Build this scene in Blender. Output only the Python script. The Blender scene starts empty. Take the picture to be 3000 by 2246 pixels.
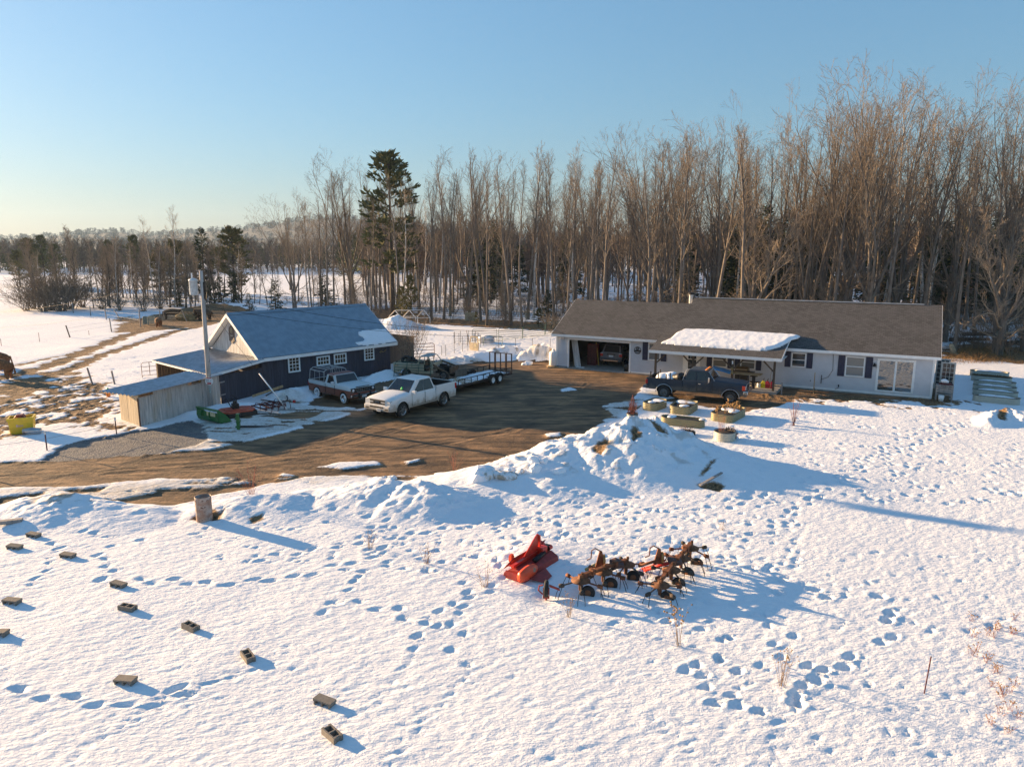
import bpy, math, random
import numpy as np
from mathutils import Vector, Matrix
SC = bpy.context.scene
COL = SC.collection
R = math.radians
random.seed(11)
RNG = np.random.default_rng(11)
PI = math.pi
# ---------------------------------------------------------------- camera
F, CX, CY, HY, CH = 2080.0, 1500.0, 1123.0, 733.0, 9.5
PITCH = math.atan((CY - HY) / F)
SP, CP = math.sin(PITCH), math.cos(PITCH)
def ray(px, py):
    u = (px - CX) / F; v = (py - CY) / F
    return (u, CP - v * SP, -SP - v * CP)
def G(px, py, z=0.0):
    d = ray(px, py); t = (z - CH) / d[2]
    return (d[0] * t, d[1] * t, z)
def G2(px, py, z=0.0):
    return G(px, py, z)[:2]
def at(px, py, y):
    d = ray(px, py); t = y / d[1]
    return (d[0] * t, y, CH + d[2] * t)
cam = bpy.data.cameras.new('camera')
cam.angle = 2 * math.atan(1500 / F); cam.clip_start = 0.1; cam.clip_end = 9000
camo = bpy.data.objects.new('camera', cam); COL.objects.link(camo)
camo.location = (0, 0, CH); camo.rotation_euler = (PI / 2 - PITCH, 0, 0)
SC.camera = camo
# ---------------------------------------------------------------- light
SUN_EL = R(11.0); SUN_DIR = R(-28.0)     # direction the light travels in plan
td = Vector((math.cos(SUN_DIR) * math.cos(SUN_EL), math.sin(SUN_DIR) * math.cos(SUN_EL), -math.sin(SUN_EL)))
sl = bpy.data.lights.new('sun', 'SUN'); sl.energy = 4.7; sl.angle = R(0.55); sl.color = (1.0, 0.67, 0.36)
so = bpy.data.objects.new('sun', sl); COL.objects.link(so)
so.rotation_euler = td.to_track_quat('-Z', 'Y').to_euler()
W = bpy.data.worlds.new('World'); SC.world = W; W.use_nodes = True
wn = W.node_tree; wn.nodes.clear()
sky = wn.nodes.new('ShaderNodeTexSky'); sky.sky_type = 'NISHITA'; sky.sun_disc = False
sky.sun_elevation = SUN_EL
sx, sy = -td.x, -td.y
sky.sun_rotation = math.atan2(sx, sy)
sky.air_density = 1.5; sky.dust_density = 1.0; sky.ozone_density = 8.0; sky.altitude = 200
bg = wn.nodes.new('ShaderNodeBackground'); bg.inputs[1].default_value = 0.10
wo = wn.nodes.new('ShaderNodeOutputWorld')
gm = wn.nodes.new('ShaderNodeGamma'); gm.inputs[1].default_value = 0.62
wn.links.new(sky.outputs[0], gm.inputs[0]); wn.links.new(gm.outputs[0], bg.inputs[0]); wn.links.new(bg.outputs[0], wo.inputs[0])
SC.view_settings.view_transform = 'Standard'; SC.view_settings.look = 'None'
SC.view_settings.exposure = 1.82; SC.view_settings.gamma = 1.0
SC.render.engine = 'CYCLES'
SC.cycles.use_denoising = True; SC.cycles.denoising_prefilter = 'NONE'
SC.cycles.max_bounces = 6; SC.cycles.diffuse_bounces = 3; SC.cycles.transparent_max_bounces = 6
# ---------------------------------------------------------------- tagging
def tag(o, label=None, cat=None, group=None, kind=None):
    if label: o['label'] = label
    if cat: o['category'] = cat
    if group: o['group'] = group
    if kind: o['kind'] = kind
    return o
def thing(name, label, cat, loc=(0, 0, 0), rz=0.0, group=None):
    o = bpy.data.objects.new(name, None); COL.objects.link(o)
    o.empty_display_size = 0.2
    o.location = loc; o.rotation_euler = (0, 0, rz)
    return tag(o, label, cat, group)
def dup(o, parent=None):
    c = o.copy(); COL.objects.link(c)
    if parent is not None: c.parent = parent
    for ch in list(o.children): dup(ch, c)
    return c
def dup_thing(o, loc, rz, label=None, scale=None, group=None):
    c = dup(o); c.location = loc; c.rotation_euler = (0, 0, rz)
    if label: c['label'] = label
    if group: c['group'] = group
    if scale is not None: c.scale = (scale,) * 3 if not hasattr(scale, '__len__') else scale
    return c
# ---------------------------------------------------------------- mesh builder
def rotz(a): return Matrix.Rotation(a, 3, 'Z')
class MB:
    def __init__(s): s.v = []; s.f = []; s.mi = []; s.sm = []; s.cur = 0; s.smooth = False
    def add(s, vs, fs):
        o = len(s.v); s.v += [tuple(v) for v in vs]
        s.f += [tuple(i + o for i in f) for f in fs]
        s.mi += [s.cur] * len(fs); s.sm += [s.smooth] * len(fs)
    def box(s, c, d, M=None):
        x, y, z = d[0] / 2, d[1] / 2, d[2] / 2
        vs = [Vector((a * x, b * y, e * z)) for e in (-1, 1) for b in (-1, 1) for a in (-1, 1)]
        if M is not None: vs = [M @ v for v in vs]
        vs = [v + Vector(c) for v in vs]
        s.add(vs, [(0, 2, 3, 1), (4, 5, 7, 6), (0, 1, 5, 4), (2, 6, 7, 3), (0, 4, 6, 2), (1, 3, 7, 5)])
    def bx(s, x0, x1, y0, y1, z0, z1):
        s.box(((x0 + x1) / 2, (y0 + y1) / 2, (z0 + z1) / 2), (abs(x1 - x0), abs(y1 - y0), abs(z1 - z0)))
    def beam(s, a, b, w=.05, h=.05, up=(0, 0, 1)):
        a = Vector(a); b = Vector(b); d = b - a; L = d.length
        if L < 1e-6: return
        d.normalize(); u = Vector(up)
        if abs(d.dot(u)) > .99: u = Vector((0, 1, 0))
        sx_ = d.cross(u).normalized(); uz = sx_.cross(d)
        M = Matrix((d, sx_, uz)).transposed()
        s.box((a + b) / 2, (L, w, h), M)
    def tube(s, pts, r, n=6, cap=True):
        pts = [Vector(p) for p in pts]; k = len(pts)
        rs = [r] * k if not hasattr(r, '__len__') else list(r)
        up = None; rings = []
        for i, p in enumerate(pts):
            t = (pts[min(i + 1, k - 1)] - pts[max(i - 1, 0)])
            if t.length < 1e-9: t = Vector((0, 0, 1))
            t.normalize()
            if up is None:
                up = Vector((0, 0, 1)) if abs(t.z) < .9 else Vector((1, 0, 0))
            a = t.cross(up)
            if a.length < 1e-5: a = t.cross(Vector((0, 1, 0)))
            a.normalize(); b = a.cross(t); up = b
            rings.append([p + (a * math.cos(2 * PI * j / n) + b * math.sin(2 * PI * j / n)) * rs[i] for j in range(n)])
        vs = [v for rg in rings for v in rg]; fs = []
        for i in range(k - 1):
            for j in range(n):
                j2 = (j + 1) % n
                fs.append((i * n + j, i * n + j2, (i + 1) * n + j2, (i + 1) * n + j))
        if cap: fs += [tuple(range(n))[::-1], tuple((k - 1) * n + j for j in range(n))]
        s.add(vs, fs)
    def lathe(s, prof, n=16, c=(0, 0, 0), M=None, cap=False):
        vs = []; fs = []; k = len(prof)
        for (r, z) in prof:
            for j in range(n):
                a = 2 * PI * j / n; v = Vector((r * math.cos(a), r * math.sin(a), z))
                if M is not None: v = M @ v
                vs.append(v + Vector(c))
        for i in range(k - 1):
            for j in range(n):
                j2 = (j + 1) % n
                fs.append((i * n + j, i * n + j2, (i + 1) * n + j2, (i + 1) * n + j))
        if cap: fs += [tuple(range(n))[::-1], tuple((k - 1) * n + j for j in range(n))]
        s.add(vs, fs)
    def prism(s, poly, o, ex, ey, ez, t):
        """poly in (ex,ey) plane, extruded by t along ez"""
        o = Vector(o); ex = Vector(ex); ey = Vector(ey); ez = Vector(ez) * t; n = len(poly)
        a = [o + ex * p[0] + ey * p[1] for p in poly]; b = [v + ez for v in a]
        fs = [tuple(range(n))[::-1], tuple(range(n, 2 * n))] + [(i, (i + 1) % n, n + (i + 1) % n, n + i) for i in range(n)]
        s.add(a + b, fs)
    def quad(s, *p): s.add(p, [tuple(range(len(p)))])
    def loft(s, secs, closed=False, caps=True):
        n = len(secs[0]); vs = [p for q in secs for p in q]; fs = []
        for i in range(len(secs) - 1):
            for j in range(n if closed else n - 1):
                j2 = (j + 1) % n
                fs.append((i * n + j, i * n + j2, (i + 1) * n + j2, (i + 1) * n + j))
        if caps: fs += [tuple(range(n))[::-1], tuple((len(secs) - 1) * n + j for j in range(n))]
        s.add(vs, fs)
    def blob(s, c, d, n=2, amp=.15, seed=0):
        """lumpy rounded rock / clump"""
        import bmesh
        bm = bmesh.new(); bmesh.ops.create_icosphere(bm, subdivisions=n, radius=1)
        rr = random.Random(seed)
        ph = [(rr.uniform(-3, 3), rr.uniform(-3, 3), rr.uniform(-3, 3), rr.uniform(0, 6)) for _ in range(7)]
        vs = []
        for v in bm.verts:
            k = 1 + amp * sum(math.sin(v.co.x * a + v.co.y * b + v.co.z * e + f) for a, b, e, f in ph) / 2.2
            vs.append((c[0] + v.co.x * d[0] * k, c[1] + v.co.y * d[1] * k, c[2] + v.co.z * d[2] * k))
        fs = [tuple(v.index for v in f.verts) for f in bm.faces]
        bm.free(); s.add(vs, fs)
    def build(s, name, m, parent=None, loc=None, rz=0, bevel=0, fix=True):
        me = bpy.data.meshes.new(name); me.from_pydata(s.v, [], s.f)
        ms = m if isinstance(m, (list, tuple)) else [m]
        for x in ms: me.materials.append(x)
        me.polygons.foreach_set('material_index', s.mi); me.polygons.foreach_set('use_smooth', s.sm)
        if fix:
            import bmesh
            bm = bmesh.new(); bm.from_mesh(me); bmesh.ops.recalc_face_normals(bm, faces=bm.faces)
            if bevel:
                es = [e for e in bm.edges if len(e.link_faces) == 2 and e.calc_face_angle(0) > .6]
                bmesh.ops.bevel(bm, geom=es, offset=bevel, segments=2, affect='EDGES', profile=.6)
            bm.to_mesh(me); bm.free()
        me.update()
        o = bpy.data.objects.new(name, me); COL.objects.link(o)
        if parent is not None: o.parent = parent
        if loc is not None: o.location = loc
        if rz: o.rotation_euler = (0, 0, rz)
        return o
def text_part(name, body, size, m, parent, origin, ex, ey, depth=.006):
    """lettering as real geometry; ex = reading direction, ey = up (local)"""
    cu = bpy.data.curves.new(name, 'FONT'); cu.body = body; cu.size = size; cu.extrude = depth
    cu.align_x = 'CENTER'; cu.align_y = 'CENTER'; cu.resolution_u = 3
    to = bpy.data.objects.new(name, cu); COL.objects.link(to)
    me = bpy.data.meshes.new_from_object(to); bpy.data.objects.remove(to)
    ex = Vector(ex).normalized(); ey = Vector(ey).normalized(); ez = ex.cross(ey)
    M = Matrix((ex, ey, ez)).transposed().to_4x4(); M.translation = Vector(origin)
    me.transform(M); me.materials.clear(); me.materials.append(m)
    o = bpy.data.objects.new(name, me); COL.objects.link(o); o.parent = parent
    return o
# ---------------------------------------------------------------- materials
class NT:
    def __init__(s, name):
        s.m = bpy.data.materials.new(name); s.m.use_nodes = True; s.t = s.m.node_tree
        s.b = s.t.nodes['Principled BSDF']
    def n(s, typ, **k):
        x = s.t.nodes.new(typ)
        for a, b in k.items(): setattr(x, a, b)
        return x
    def l(s, a, b): s.t.links.new(a, b)
    def noise(s, vec, scale, detail=4, rough=.55):
        x = s.n('ShaderNodeTexNoise'); x.inputs['Scale'].default_value = scale
        x.inputs['Detail'].default_value = detail; x.inputs['Roughness'].default_value = rough
        if vec is not None: s.l(vec, x.inputs['Vector'])
        return x.outputs['Fac']
    def ramp(s, fac, lo, hi):
        x = s.n('ShaderNodeMapRange'); x.interpolation_type = 'SMOOTHSTEP'
        x.inputs[1].default_value = lo; x.inputs[2].default_value = hi
        s.l(fac, x.inputs[0]); return x.outputs[0]
    def mix(s, fac, a, b):
        x = s.n('ShaderNodeMix', data_type='RGBA')
        for v, i in ((a, 6), (b, 7)):
            if isinstance(v, tuple): x.inputs[i].default_value = (*v, 1)
            else: s.l(v, x.inputs[i])
        if isinstance(fac, float): x.inputs[0].default_value = fac
        else: s.l(fac, x.inputs[0])
        return x.outputs[2]
    def math(s, op, a, b):
        x = s.n('ShaderNodeMath', operation=op)
        for v, i in ((a, 0), (b, 1)):
            if isinstance(v, (int, float)): x.inputs[i].default_value = v
            else: s.l(v, x.inputs[i])
        return x.outputs[0]
    def bump(s, h, strength=.5, dist=.02, prev=None):
        x = s.n('ShaderNodeBump'); x.inputs['Strength'].default_value = strength; x.inputs['Distance'].default_value = dist
        s.l(h, x.inputs['Height'])
        if prev is not None: s.l(prev, x.inputs['Normal'])
        return x.outputs[0]
    def coord(s, kind='Object', scale=None):
        x = s.n('ShaderNodeTexCoord').outputs[kind]
        if scale:
            m = s.n('ShaderNodeMapping'); m.inputs['Scale'].default_value = scale
            s.l(x, m.inputs['Vector']); x = m.outputs[0]
        return x
def mul(c, k): return tuple(min(1, a * k) for a in c)
def mat(name, col, rough=.6, metal=0.0, var=.18, scale=6.0, bump=0.0, dirt=None, stretch=None, bscale=None, coat=0):
    t = NT(name); co = t.coord('Object', stretch)
    f = t.noise(co, scale, 5)
    c = t.mix(t.ramp(f, .3, .7), mul(col, 1 - var), mul(col, 1 + var))
    if dirt:      # dirt = (colour, amount)
        g = t.noise(t.coord('Object'), 2.3, 6, .65)
        c = t.mix(t.ramp(g, 1 - dirt[1], 1.15 - dirt[1]), c, dirt[0])
    t.l(c, t.b.inputs['Base Color'])
    t.b.inputs['Roughness'].default_value = rough; t.b.inputs['Metallic'].default_value = metal
    t.b.inputs['Coat Weight'].default_value = coat
    if bump: t.l(t.bump(t.noise(co, bscale or scale * 3, 4), bump, .02), t.b.inputs['Normal'])
    return t.m
# ---------------------------------------------------------------- numpy noise
def _hash(ix, iy, seed):
    h = (ix.astype(np.int64) * 374761393 + iy.astype(np.int64) * 668265263 + seed * 982451653) & 0xffffffff
    h = ((h ^ (h >> 13)) * 1274126177) & 0xffffffff
    return (h ^ (h >> 16)) & 0xffff
def perlin(x, y, seed=0):
    ix = np.floor(x); iy = np.floor(y); fx = x - ix; fy = y - iy
    ux = fx * fx * fx * (fx * (fx * 6 - 15) + 10); uy = fy * fy * fy * (fy * (fy * 6 - 15) + 10)
    def g(a, b):
        t = _hash(ix + a, iy + b, seed) * (2 * PI / 65536.0)
        return np.cos(t) * (fx - a) + np.sin(t) * (fy - b)
    n0 = g(0, 0) * (1 - ux) + g(1, 0) * ux; n1 = g(0, 1) * (1 - ux) + g(1, 1) * ux
    return (n0 * (1 - uy) + n1 * uy) * 1.5
def fbm(x, y, seed=0, oct=4, gain=.5):
    r = 0; a = 1.0; f = 1.0; s = 0
    for i in range(oct):
        r = r + a * perlin(x * f + i * 17.3, y * f - i * 9.1, seed + i * 31); s += a; a *= gain; f *= 2.03
    return r / s * 1.3
# ---------------------------------------------------------------- ground grid
def axis_x():
    a = np.arange(-31, 36.01, .1); L = []; x = -31.0; s = .1
    while x > -3500: s *= 1.035; x -= s; L.append(x)
    Rr = []; x = a[-1]; s = .1
    while x < 3500: s *= 1.035; x += s; Rr.append(x)
    return np.array(L[::-1] + list(a) + Rr)
def axis_y():
    L = [-400, -150, -60, -20, 0, 4, 7, 9]; y = 9.6
    while y < 140: L.append(y); y += max(.055, .0048 * y)
    s = .6
    while y < 5000: L.append(y); s *= 1.06; y += s
    return np.array(L, float)
GX, GY = axis_x(), axis_y()
X, Y = np.meshgrid(GX, GY); XX, YY, SHP = X, Y, X.shape
def sdpoly(poly, inv=True):
    """signed distance, positive inside, to a polygon given by photo ground points"""
    P = [G2(*p) for p in poly]; n = len(P)
    i0, i1 = np.searchsorted(GX, (min(p[0] for p in P) - 8, max(p[0] for p in P) + 8)); j0, j1 = np.searchsorted(GY, (min(p[1] for p in P) - 8, max(p[1] for p in P) + 8))
    out = np.full(SHP, -8.0); X, Y = XX[j0:j1, i0:i1], YY[j0:j1, i0:i1]
    d = np.full(X.shape, 1e9); ins = np.zeros(X.shape, bool)
    for i in range(n):
        x0, y0 = P[i]; x1, y1 = P[(i + 1) % n]
        ex, ey = x1 - x0, y1 - y0; wx, wy = X - x0, Y - y0
        t = np.clip((wx * ex + wy * ey) / (ex * ex + ey * ey + 1e-12), 0, 1)
        d = np.minimum(d, (wx - ex * t) ** 2 + (wy - ey * t) ** 2)
        c = ((y0 <= Y) & (y1 > Y)) | ((y1 <= Y) & (y0 > Y))
        with np.errstate(divide='ignore', invalid='ignore'):
            xi = x0 + (Y - y0) * (x1 - x0) / (y1 - y0 + 1e-12)
        ins ^= c & (X < xi)
    d = np.sqrt(d)
    out[j0:j1, i0:i1] = np.where(ins, d, -d); return out
def sstep(v, lo, hi):
    t = np.clip((v - lo) / (hi - lo), 0, 1); return t * t * (3 - 2 * t)
def dpath(P):
    i0, i1 = np.searchsorted(GX, (min(p[0] for p in P) - 5, max(p[0] for p in P) + 5)); j0, j1 = np.searchsorted(GY, (min(p[1] for p in P) - 5, max(p[1] for p in P) + 5))
    out = np.full(SHP, 5.0); X, Y = XX[j0:j1, i0:i1], YY[j0:j1, i0:i1]
    d = np.full(X.shape, 25.0)
    for (x0, y0), (x1, y1) in zip(P[:-1], P[1:]):
        ex, ey = x1 - x0, y1 - y0; wx, wy = X - x0, Y - y0
        t = np.clip((wx * ex + wy * ey) / (ex * ex + ey * ey + 1e-12), 0, 1)
        d = np.minimum(d, (wx - ex * t) ** 2 + (wy - ey * t) ** 2)
    out[j0:j1, i0:i1] = np.sqrt(d); return out
n1 = fbm(X / 1.6, Y / 1.6, 3, 5, .6)
n2 = fbm(X / 5.5, Y / 5.5, 9, 4)
nf = fbm(X / .5, Y / .5, 21, 3, .6)
nst = fbm(X / 3.5 + Y / 8, Y / .7, 33, 4, .6)           # streaks along the road
road = [(-500, 1382), (0, 1354), (152, 1344), (281, 1330), (492, 1325), (640, 1312), (760, 1285), (870, 1255), (1000, 1222), (1080, 1195),
        (1000, 1195), (905, 1187), (920, 1168), (1000, 1150), (1080, 1128), (1150, 1100), (1200, 1085), (1260, 1078), (1330, 1070), (1400, 1060),
        (1500, 1058), (1600, 1056), (1640, 1050), (1900, 1060), (2300, 1080), (2735, 1120), (2790, 1150), (2780, 1178), (2690, 1176), (2560, 1168), (2420, 1166), (2330, 1170), (2260, 1192),
        (2170, 1207), (2100, 1196), (2000, 1180), (1940, 1174), (1870, 1172), (1800, 1180), (1765, 1195), (1800, 1215), (1755, 1245), (1700, 1282),
        (1650, 1308), (1560, 1330), (1480, 1352), (1430, 1385), (1396, 1390), (1282, 1400), (1160, 1392), (1099, 1394), (936, 1396), (810, 1415),
        (750, 1397), (475, 1405), (237, 1421), (0, 1429), (-500, 1450)]
dirt = sdpoly(road) + n1 * .35 + nst * .25
for pl in ([(0, 1454), (119, 1441), (132, 1454), (34, 1483), (-60, 1490)], [(190, 1436), (330, 1422), (290, 1441), (205, 1445)],
           [(353, 1466), (458, 1443), (644, 1424), (800, 1405), (780, 1418), (610, 1458), (509, 1480), (407, 1477)],
           [(800, 1217), (870, 1205), (945, 1207), (905, 1226), (820, 1230)],
           [(1120, 1392), (1240, 1396), (1200, 1408), (1130, 1404)],
           [(1860, 1150), (1900, 1165), (2160, 1190), (2240, 1200), (2330, 1175), (2300, 1150)]):
    dirt = np.maximum(dirt, sdpoly(pl) + n1 * .3)
# snow left lying on the road edge and yard
for pl in ([(928, 1368), (1000, 1356), (1110, 1350), (1118, 1362), (1000, 1374)], [(800, 1404), (830, 1385), (860, 1392), (840, 1404)],
           [(1190, 1352), (1228, 1343), (1226, 1350), (1195, 1358)], [(1520, 1350), (1570, 1345), (1590, 1356), (1540, 1360)],
           [(1855, 1168), (1880, 1132), (1940, 1140), (1970, 1165), (1930, 1172)], [(1640, 1140), (1670, 1135), (1690, 1142), (1650, 1146)],
           [(1600, 1272), (1640, 1266), (1640, 1276), (1605, 1280)]):
    dirt = np.minimum(dirt, -sdpoly(pl) + n1 * .25)
gravel = sdpoly([(110, 1349), (190, 1302), (300, 1280), (400, 1259), (470, 1247), (560, 1232), (600, 1246), (610, 1290), (540, 1326), (407, 1332), (281, 1334), (170, 1350)]) + n1 * .5 + nf * .15
gravel = np.minimum(gravel, -(sdpoly([(500, 1322), (560, 1305), (640, 1300), (640, 1316), (540, 1328)]) + n1 * .4))
mudz = sdpoly([(-400, 1200), (-60, 1115), (90, 1085), (230, 1088), (340, 1135), (400, 1180), (350, 1235), (420, 1252), (380, 1268), (250, 1247), (130, 1252), (0, 1292), (-400, 1350)])
mud = np.minimum(mudz, 1.2) * .35 + n1 * 1.0 + nf * .5 - .25
mud = np.where(mudz > -3, mud, -1)
mud = np.maximum(mud, sdpoly([(-300, 1180), (0, 1130), (60, 1112), (130, 1108), (170, 1128), (90, 1145), (0, 1158), (-300, 1230)]) * .5 + n1 * .3)
for tr, w in (([(-100, 1130), (60, 1095), (180, 1060), (250, 1030), (380, 980), (450, 962), (560, 948)], .9), ([(150, 1100), (200, 1082), (300, 1042), (420, 1002), (520, 970), (600, 950)], .7), ([(-100, 1098), (100, 1060), (200, 1040)], .3)):
    mud = np.maximum(mud, w - dpath([G2(*p) for p in tr]) + n1 * .9 + nf * .4)
for pl, k in (([(330, 975), (360, 940), (440, 925), (560, 905), (640, 902), (760, 912), (700, 935), (600, 955), (470, 968)], .6),
           ([(320, 940), (360, 925), (400, 930), (370, 945)], .5),
           ([(1090, 905), (1180, 900), (1265, 932), (1470, 938), (1620, 948), (1680, 950), (1680, 972), (1600, 968), (1461, 962), (1268, 950), (1180, 945), (1100, 940)], .5),
           ([(2760, 1025), (2840, 1000), (2940, 1010), (3100, 1030), (3100, 1062), (2960, 1062), (2850, 1052), (2760, 1050)], .5),
           ([(2690, 1178), (2760, 1162), (2790, 1172), (2775, 1186), (2720, 1190)], .2),
           ([(2250, 1160), (2420, 1158), (2560, 1165), (2700, 1178), (2700, 1184), (2500, 1176), (2350, 1172)], .25)):
    mud = np.maximum(mud, sdpoly(pl) * k + n1 * .8 + nf * .3)
# bare patches in the snow: pile flank, buried board, barrel foot
for pl in ([(1893, 1246, 1.5), (1920, 1248, 1.5), (1955, 1300, .8), (1948, 1312, .7), (1925, 1290, 1.0)], [(1845, 1285, 1.2), (1860, 1278, 1.2), (1882, 1305, 1.0), (1855, 1312, 1.0)], [(1745, 1305, 1.0), (1780, 1300, 1.0), (1790, 1318, .9), (1760, 1338, .8), (1738, 1328, .8)],
           [(2045, 1420), (2075, 1390), (2110, 1378), (2060, 1412)], [(2035, 1432), (2080, 1425), (2125, 1436), (2105, 1448), (2060, 1440)],
           [(560, 1527), (600, 1500), (640, 1515), (660, 1507), (650, 1532), (590, 1534)], [(730, 1528), (765, 1518), (768, 1530), (740, 1536)],
           [(2915, 1215), (2955, 1218), (2945, 1240), (2920, 1240)]):
    mud = np.maximum(mud, sdpoly(pl) * 1.0 + n1 * .18 + .02)
ice = sdpoly([(500, 1250), (700, 1218), (830, 1165), (900, 1165), (905, 1187), (1080, 1197), (1000, 1224), (870, 1257), (760, 1287), (640, 1314), (520, 1328), (440, 1305)])
for pl in ([(1150, 1105), (1240, 1060), (1420, 1055), (1440, 1075), (1300, 1100), (1200, 1110)], [(1740, 1200), (1800, 1165), (1900, 1165), (1880, 1190), (1820, 1225), (1750, 1250)],
           [(-400, 1440), (0, 1429), (237, 1421), (475, 1405), (750, 1395), (1100, 1394), (1000, 1410), (700, 1425), (450, 1470), (330, 1480), (150, 1450), (0, 1452)]):
    ice = np.maximum(ice, sdpoly(pl))
iceA = sstep(ice + n1 * .6, -.2, .5) * (.45 + .55 * sstep(nst + nf * .4, -.35, .25))
dirt = np.where((ice > 0), np.maximum(dirt, (nst + .5 * n1 - .22) * 1.2), dirt)
# ---------------------------------------------------------------- relief
Z = 0.10 * fbm(X / 14, Y / 14, 50, 3)
Z += np.where(Y > 130, (Y - 130) * .004, 0) * np.clip(1 - (Y - 130) / 2500, 0, 1)
Z *= sstep(np.hypot(X, Y - 30), 10, 40) * .7 + .3
sn = 1 - np.maximum.reduce([sstep(dirt, -.15, .25), sstep(gravel, -.15, .25), sstep(mud, -.1, .2) * .8])
Z += .10 * sn - .06
near = np.clip(1 - (Y - 45) / 60, .25, 1)
ang = .55
XR, YR = X * math.cos(ang) + Y * math.sin(ang), -X * math.sin(ang) + Y * math.cos(ang)
Z += sn * near * (.007 * fbm(XR / 1.1, YR / .5, 61, 3) + .013 * fbm(XR / .34, YR / .2, 67, 2, .5) + .022 * fbm(X / 3, Y / 3, 69, 2))
Z += (1 - sn) * np.where(mud > 0, .12 * nf + .08 * n1, .022 * nst + .012 * nf)
HP = np.zeros(X.shape); PID = np.zeros(X.shape, int); SOIL = np.zeros(X.shape)
def pile(idx, pts, wf, wb, lump=.16, soil=0.0):
    """plough ridge whose crest passes through the photo points (px, py, crest height)"""
    P = [G(*p) for p in pts]; h = np.zeros(X.shape)
    wx_ = X + n1 * .35; wy_ = Y + n2 * .3
    for (x0, y0, z0), (x1, y1, z1) in zip(P[:-1], P[1:]):
        ex, ey = x1 - x0, y1 - y0; wx, wy = wx_ - x0, wy_ - y0
        t = np.clip((wx * ex + wy * ey) / (ex * ex + ey * ey), 0, 1)
        qx, qy = x0 + ex * t, y0 + ey * t
        d = np.hypot(wx_ - qx, wy_ - qy); zz = z0 + (z1 - z0) * t
        w = np.where(wy_ < qy, wf, wb) * (.35 + .65 * zz / max(z0, z1, .3))
        k = np.clip(1 - d / w, 0, 1)
        h = np.maximum(h, zz * (k * k * (3 - 2 * k) * .55 + k * .45))
    l1 = fbm(X / .9, Y / .9, 80 + idx, 4, .55); l2 = np.abs(fbm(X / .55, Y / .55, 90 + idx, 3))
    hh = np.where(h > 0, h * (1 + lump * 1.6 * l1) + lump * 1.1 * (l2 - .2) * np.clip(h, 0, .6), 0)
    hh = np.maximum(hh, 0)
    m = hh > HP
    PID[m & (hh > .14)] = idx; HP[m] = hh[m]
    if soil >= 1: SOIL[m] = np.maximum(SOIL, .5 * sstep(h, .05, .3))[m]
    if soil: SOIL[m] = np.maximum(SOIL, soil * np.maximum(sstep(l1 + .6 * l2, .15, .6), sstep(fbm(X / 1.7, Y / 1.1, 120 + idx, 4, .6) + .25 * nf, .06, .45)) * sstep(h, .15, .5))[m]
pile(1, [(1395, 1392, .3), (1470, 1352, .55), (1560, 1335, .75), (1640, 1303, 1.0), (1700, 1270, 1.25), (1760, 1258, 1.5), (1830, 1237, 1.8), (1880, 1222, 1.8), (1925, 1252, 1.2), (1970, 1290, .9), (2060, 1335, .5)], 4.8, 1.6, .13, .55)
pile(2, [(890, 1440, .2), (997, 1429, .35), (1079, 1409, .6), (1119, 1398, .7), (1160, 1413, .5), (1221, 1411, .7), (1262, 1409, .75), (1323, 1425, .4), (1404, 1433, .2)], 2.8, 1.1, .16, .25)
pile(3, [(660, 1475, .25), (720, 1453, .38), (835, 1445, .35), (890, 1440, .2)], 2.6, 1.0, .12, .15)
pile(4, [(60, 1485, .2), (102, 1471, .3), (142, 1446, .45), (190, 1449, .52), (248, 1449, .48), (288, 1471, .3), (339, 1481, .25), (430, 1488, .2)], 2.6, 1.0, .2, .8)
pile(5, [(1300, 1052, .25), (1380, 1037, .5), (1440, 1022, .8), (1480, 1013, 1.0), (1520, 1018, .7)], 2.0, 1.6, .15, .8)
pile(6, [(1535, 1030, .7), (1560, 1014, 1.15), (1600, 1010, 1.3), (1622, 1022, .9)], 1.5, 1.4, .16, 1.0)
pile(7, [(790, 1160, .25), (815, 1150, .5), (850, 1138, .65), (880, 1138, .5), (905, 1138, .2)], 1.1, 1.5, .12, .1)
pile(8, [(1055, 1123, .25), (1100, 1098, .5), (1142, 1083, .6)], 1.2, 1.2, .1, .1)
pile(9, [(2885, 1232, .25), (2915, 1207, .45), (2955, 1196, .55), (2990, 1215, .4)], 1.3, 1.0, .3, .4)
pile(10, [(560, 1205, .25), (640, 1185, .3), (720, 1180, .25)], 1.1, .9, .12, 0)
pile(11, [(530, 905, .4), (620, 888, .8), (700, 888, .9), (800, 895, .6)], 4, 3, .1, 0)
pile(12, [(1110, 938, .9), (1160, 922, 1.6), (1195, 938, .6)], 3, 3, .1, 0)
Z += .25 * np.exp(-(((X - G2(2200, 1400)[0]) / 5) ** 2 + ((Y - G2(2200, 1400)[1]) / 2.5) ** 2))
Z = Z + HP
dirt = np.where(HP > .12, -1, dirt); gravel = np.where(HP > .12, -1, gravel)
SOIL = np.maximum(SOIL, np.where(mudz > -4, .6 * sstep(mudz, -3, 1) * sstep(n1 + .6 * nf, -.5, .3), 0))
SOIL = np.maximum(SOIL, np.where((ice > 0) & (HP < .1), .5 * sstep(ice, 0, .6), 0))
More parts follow.
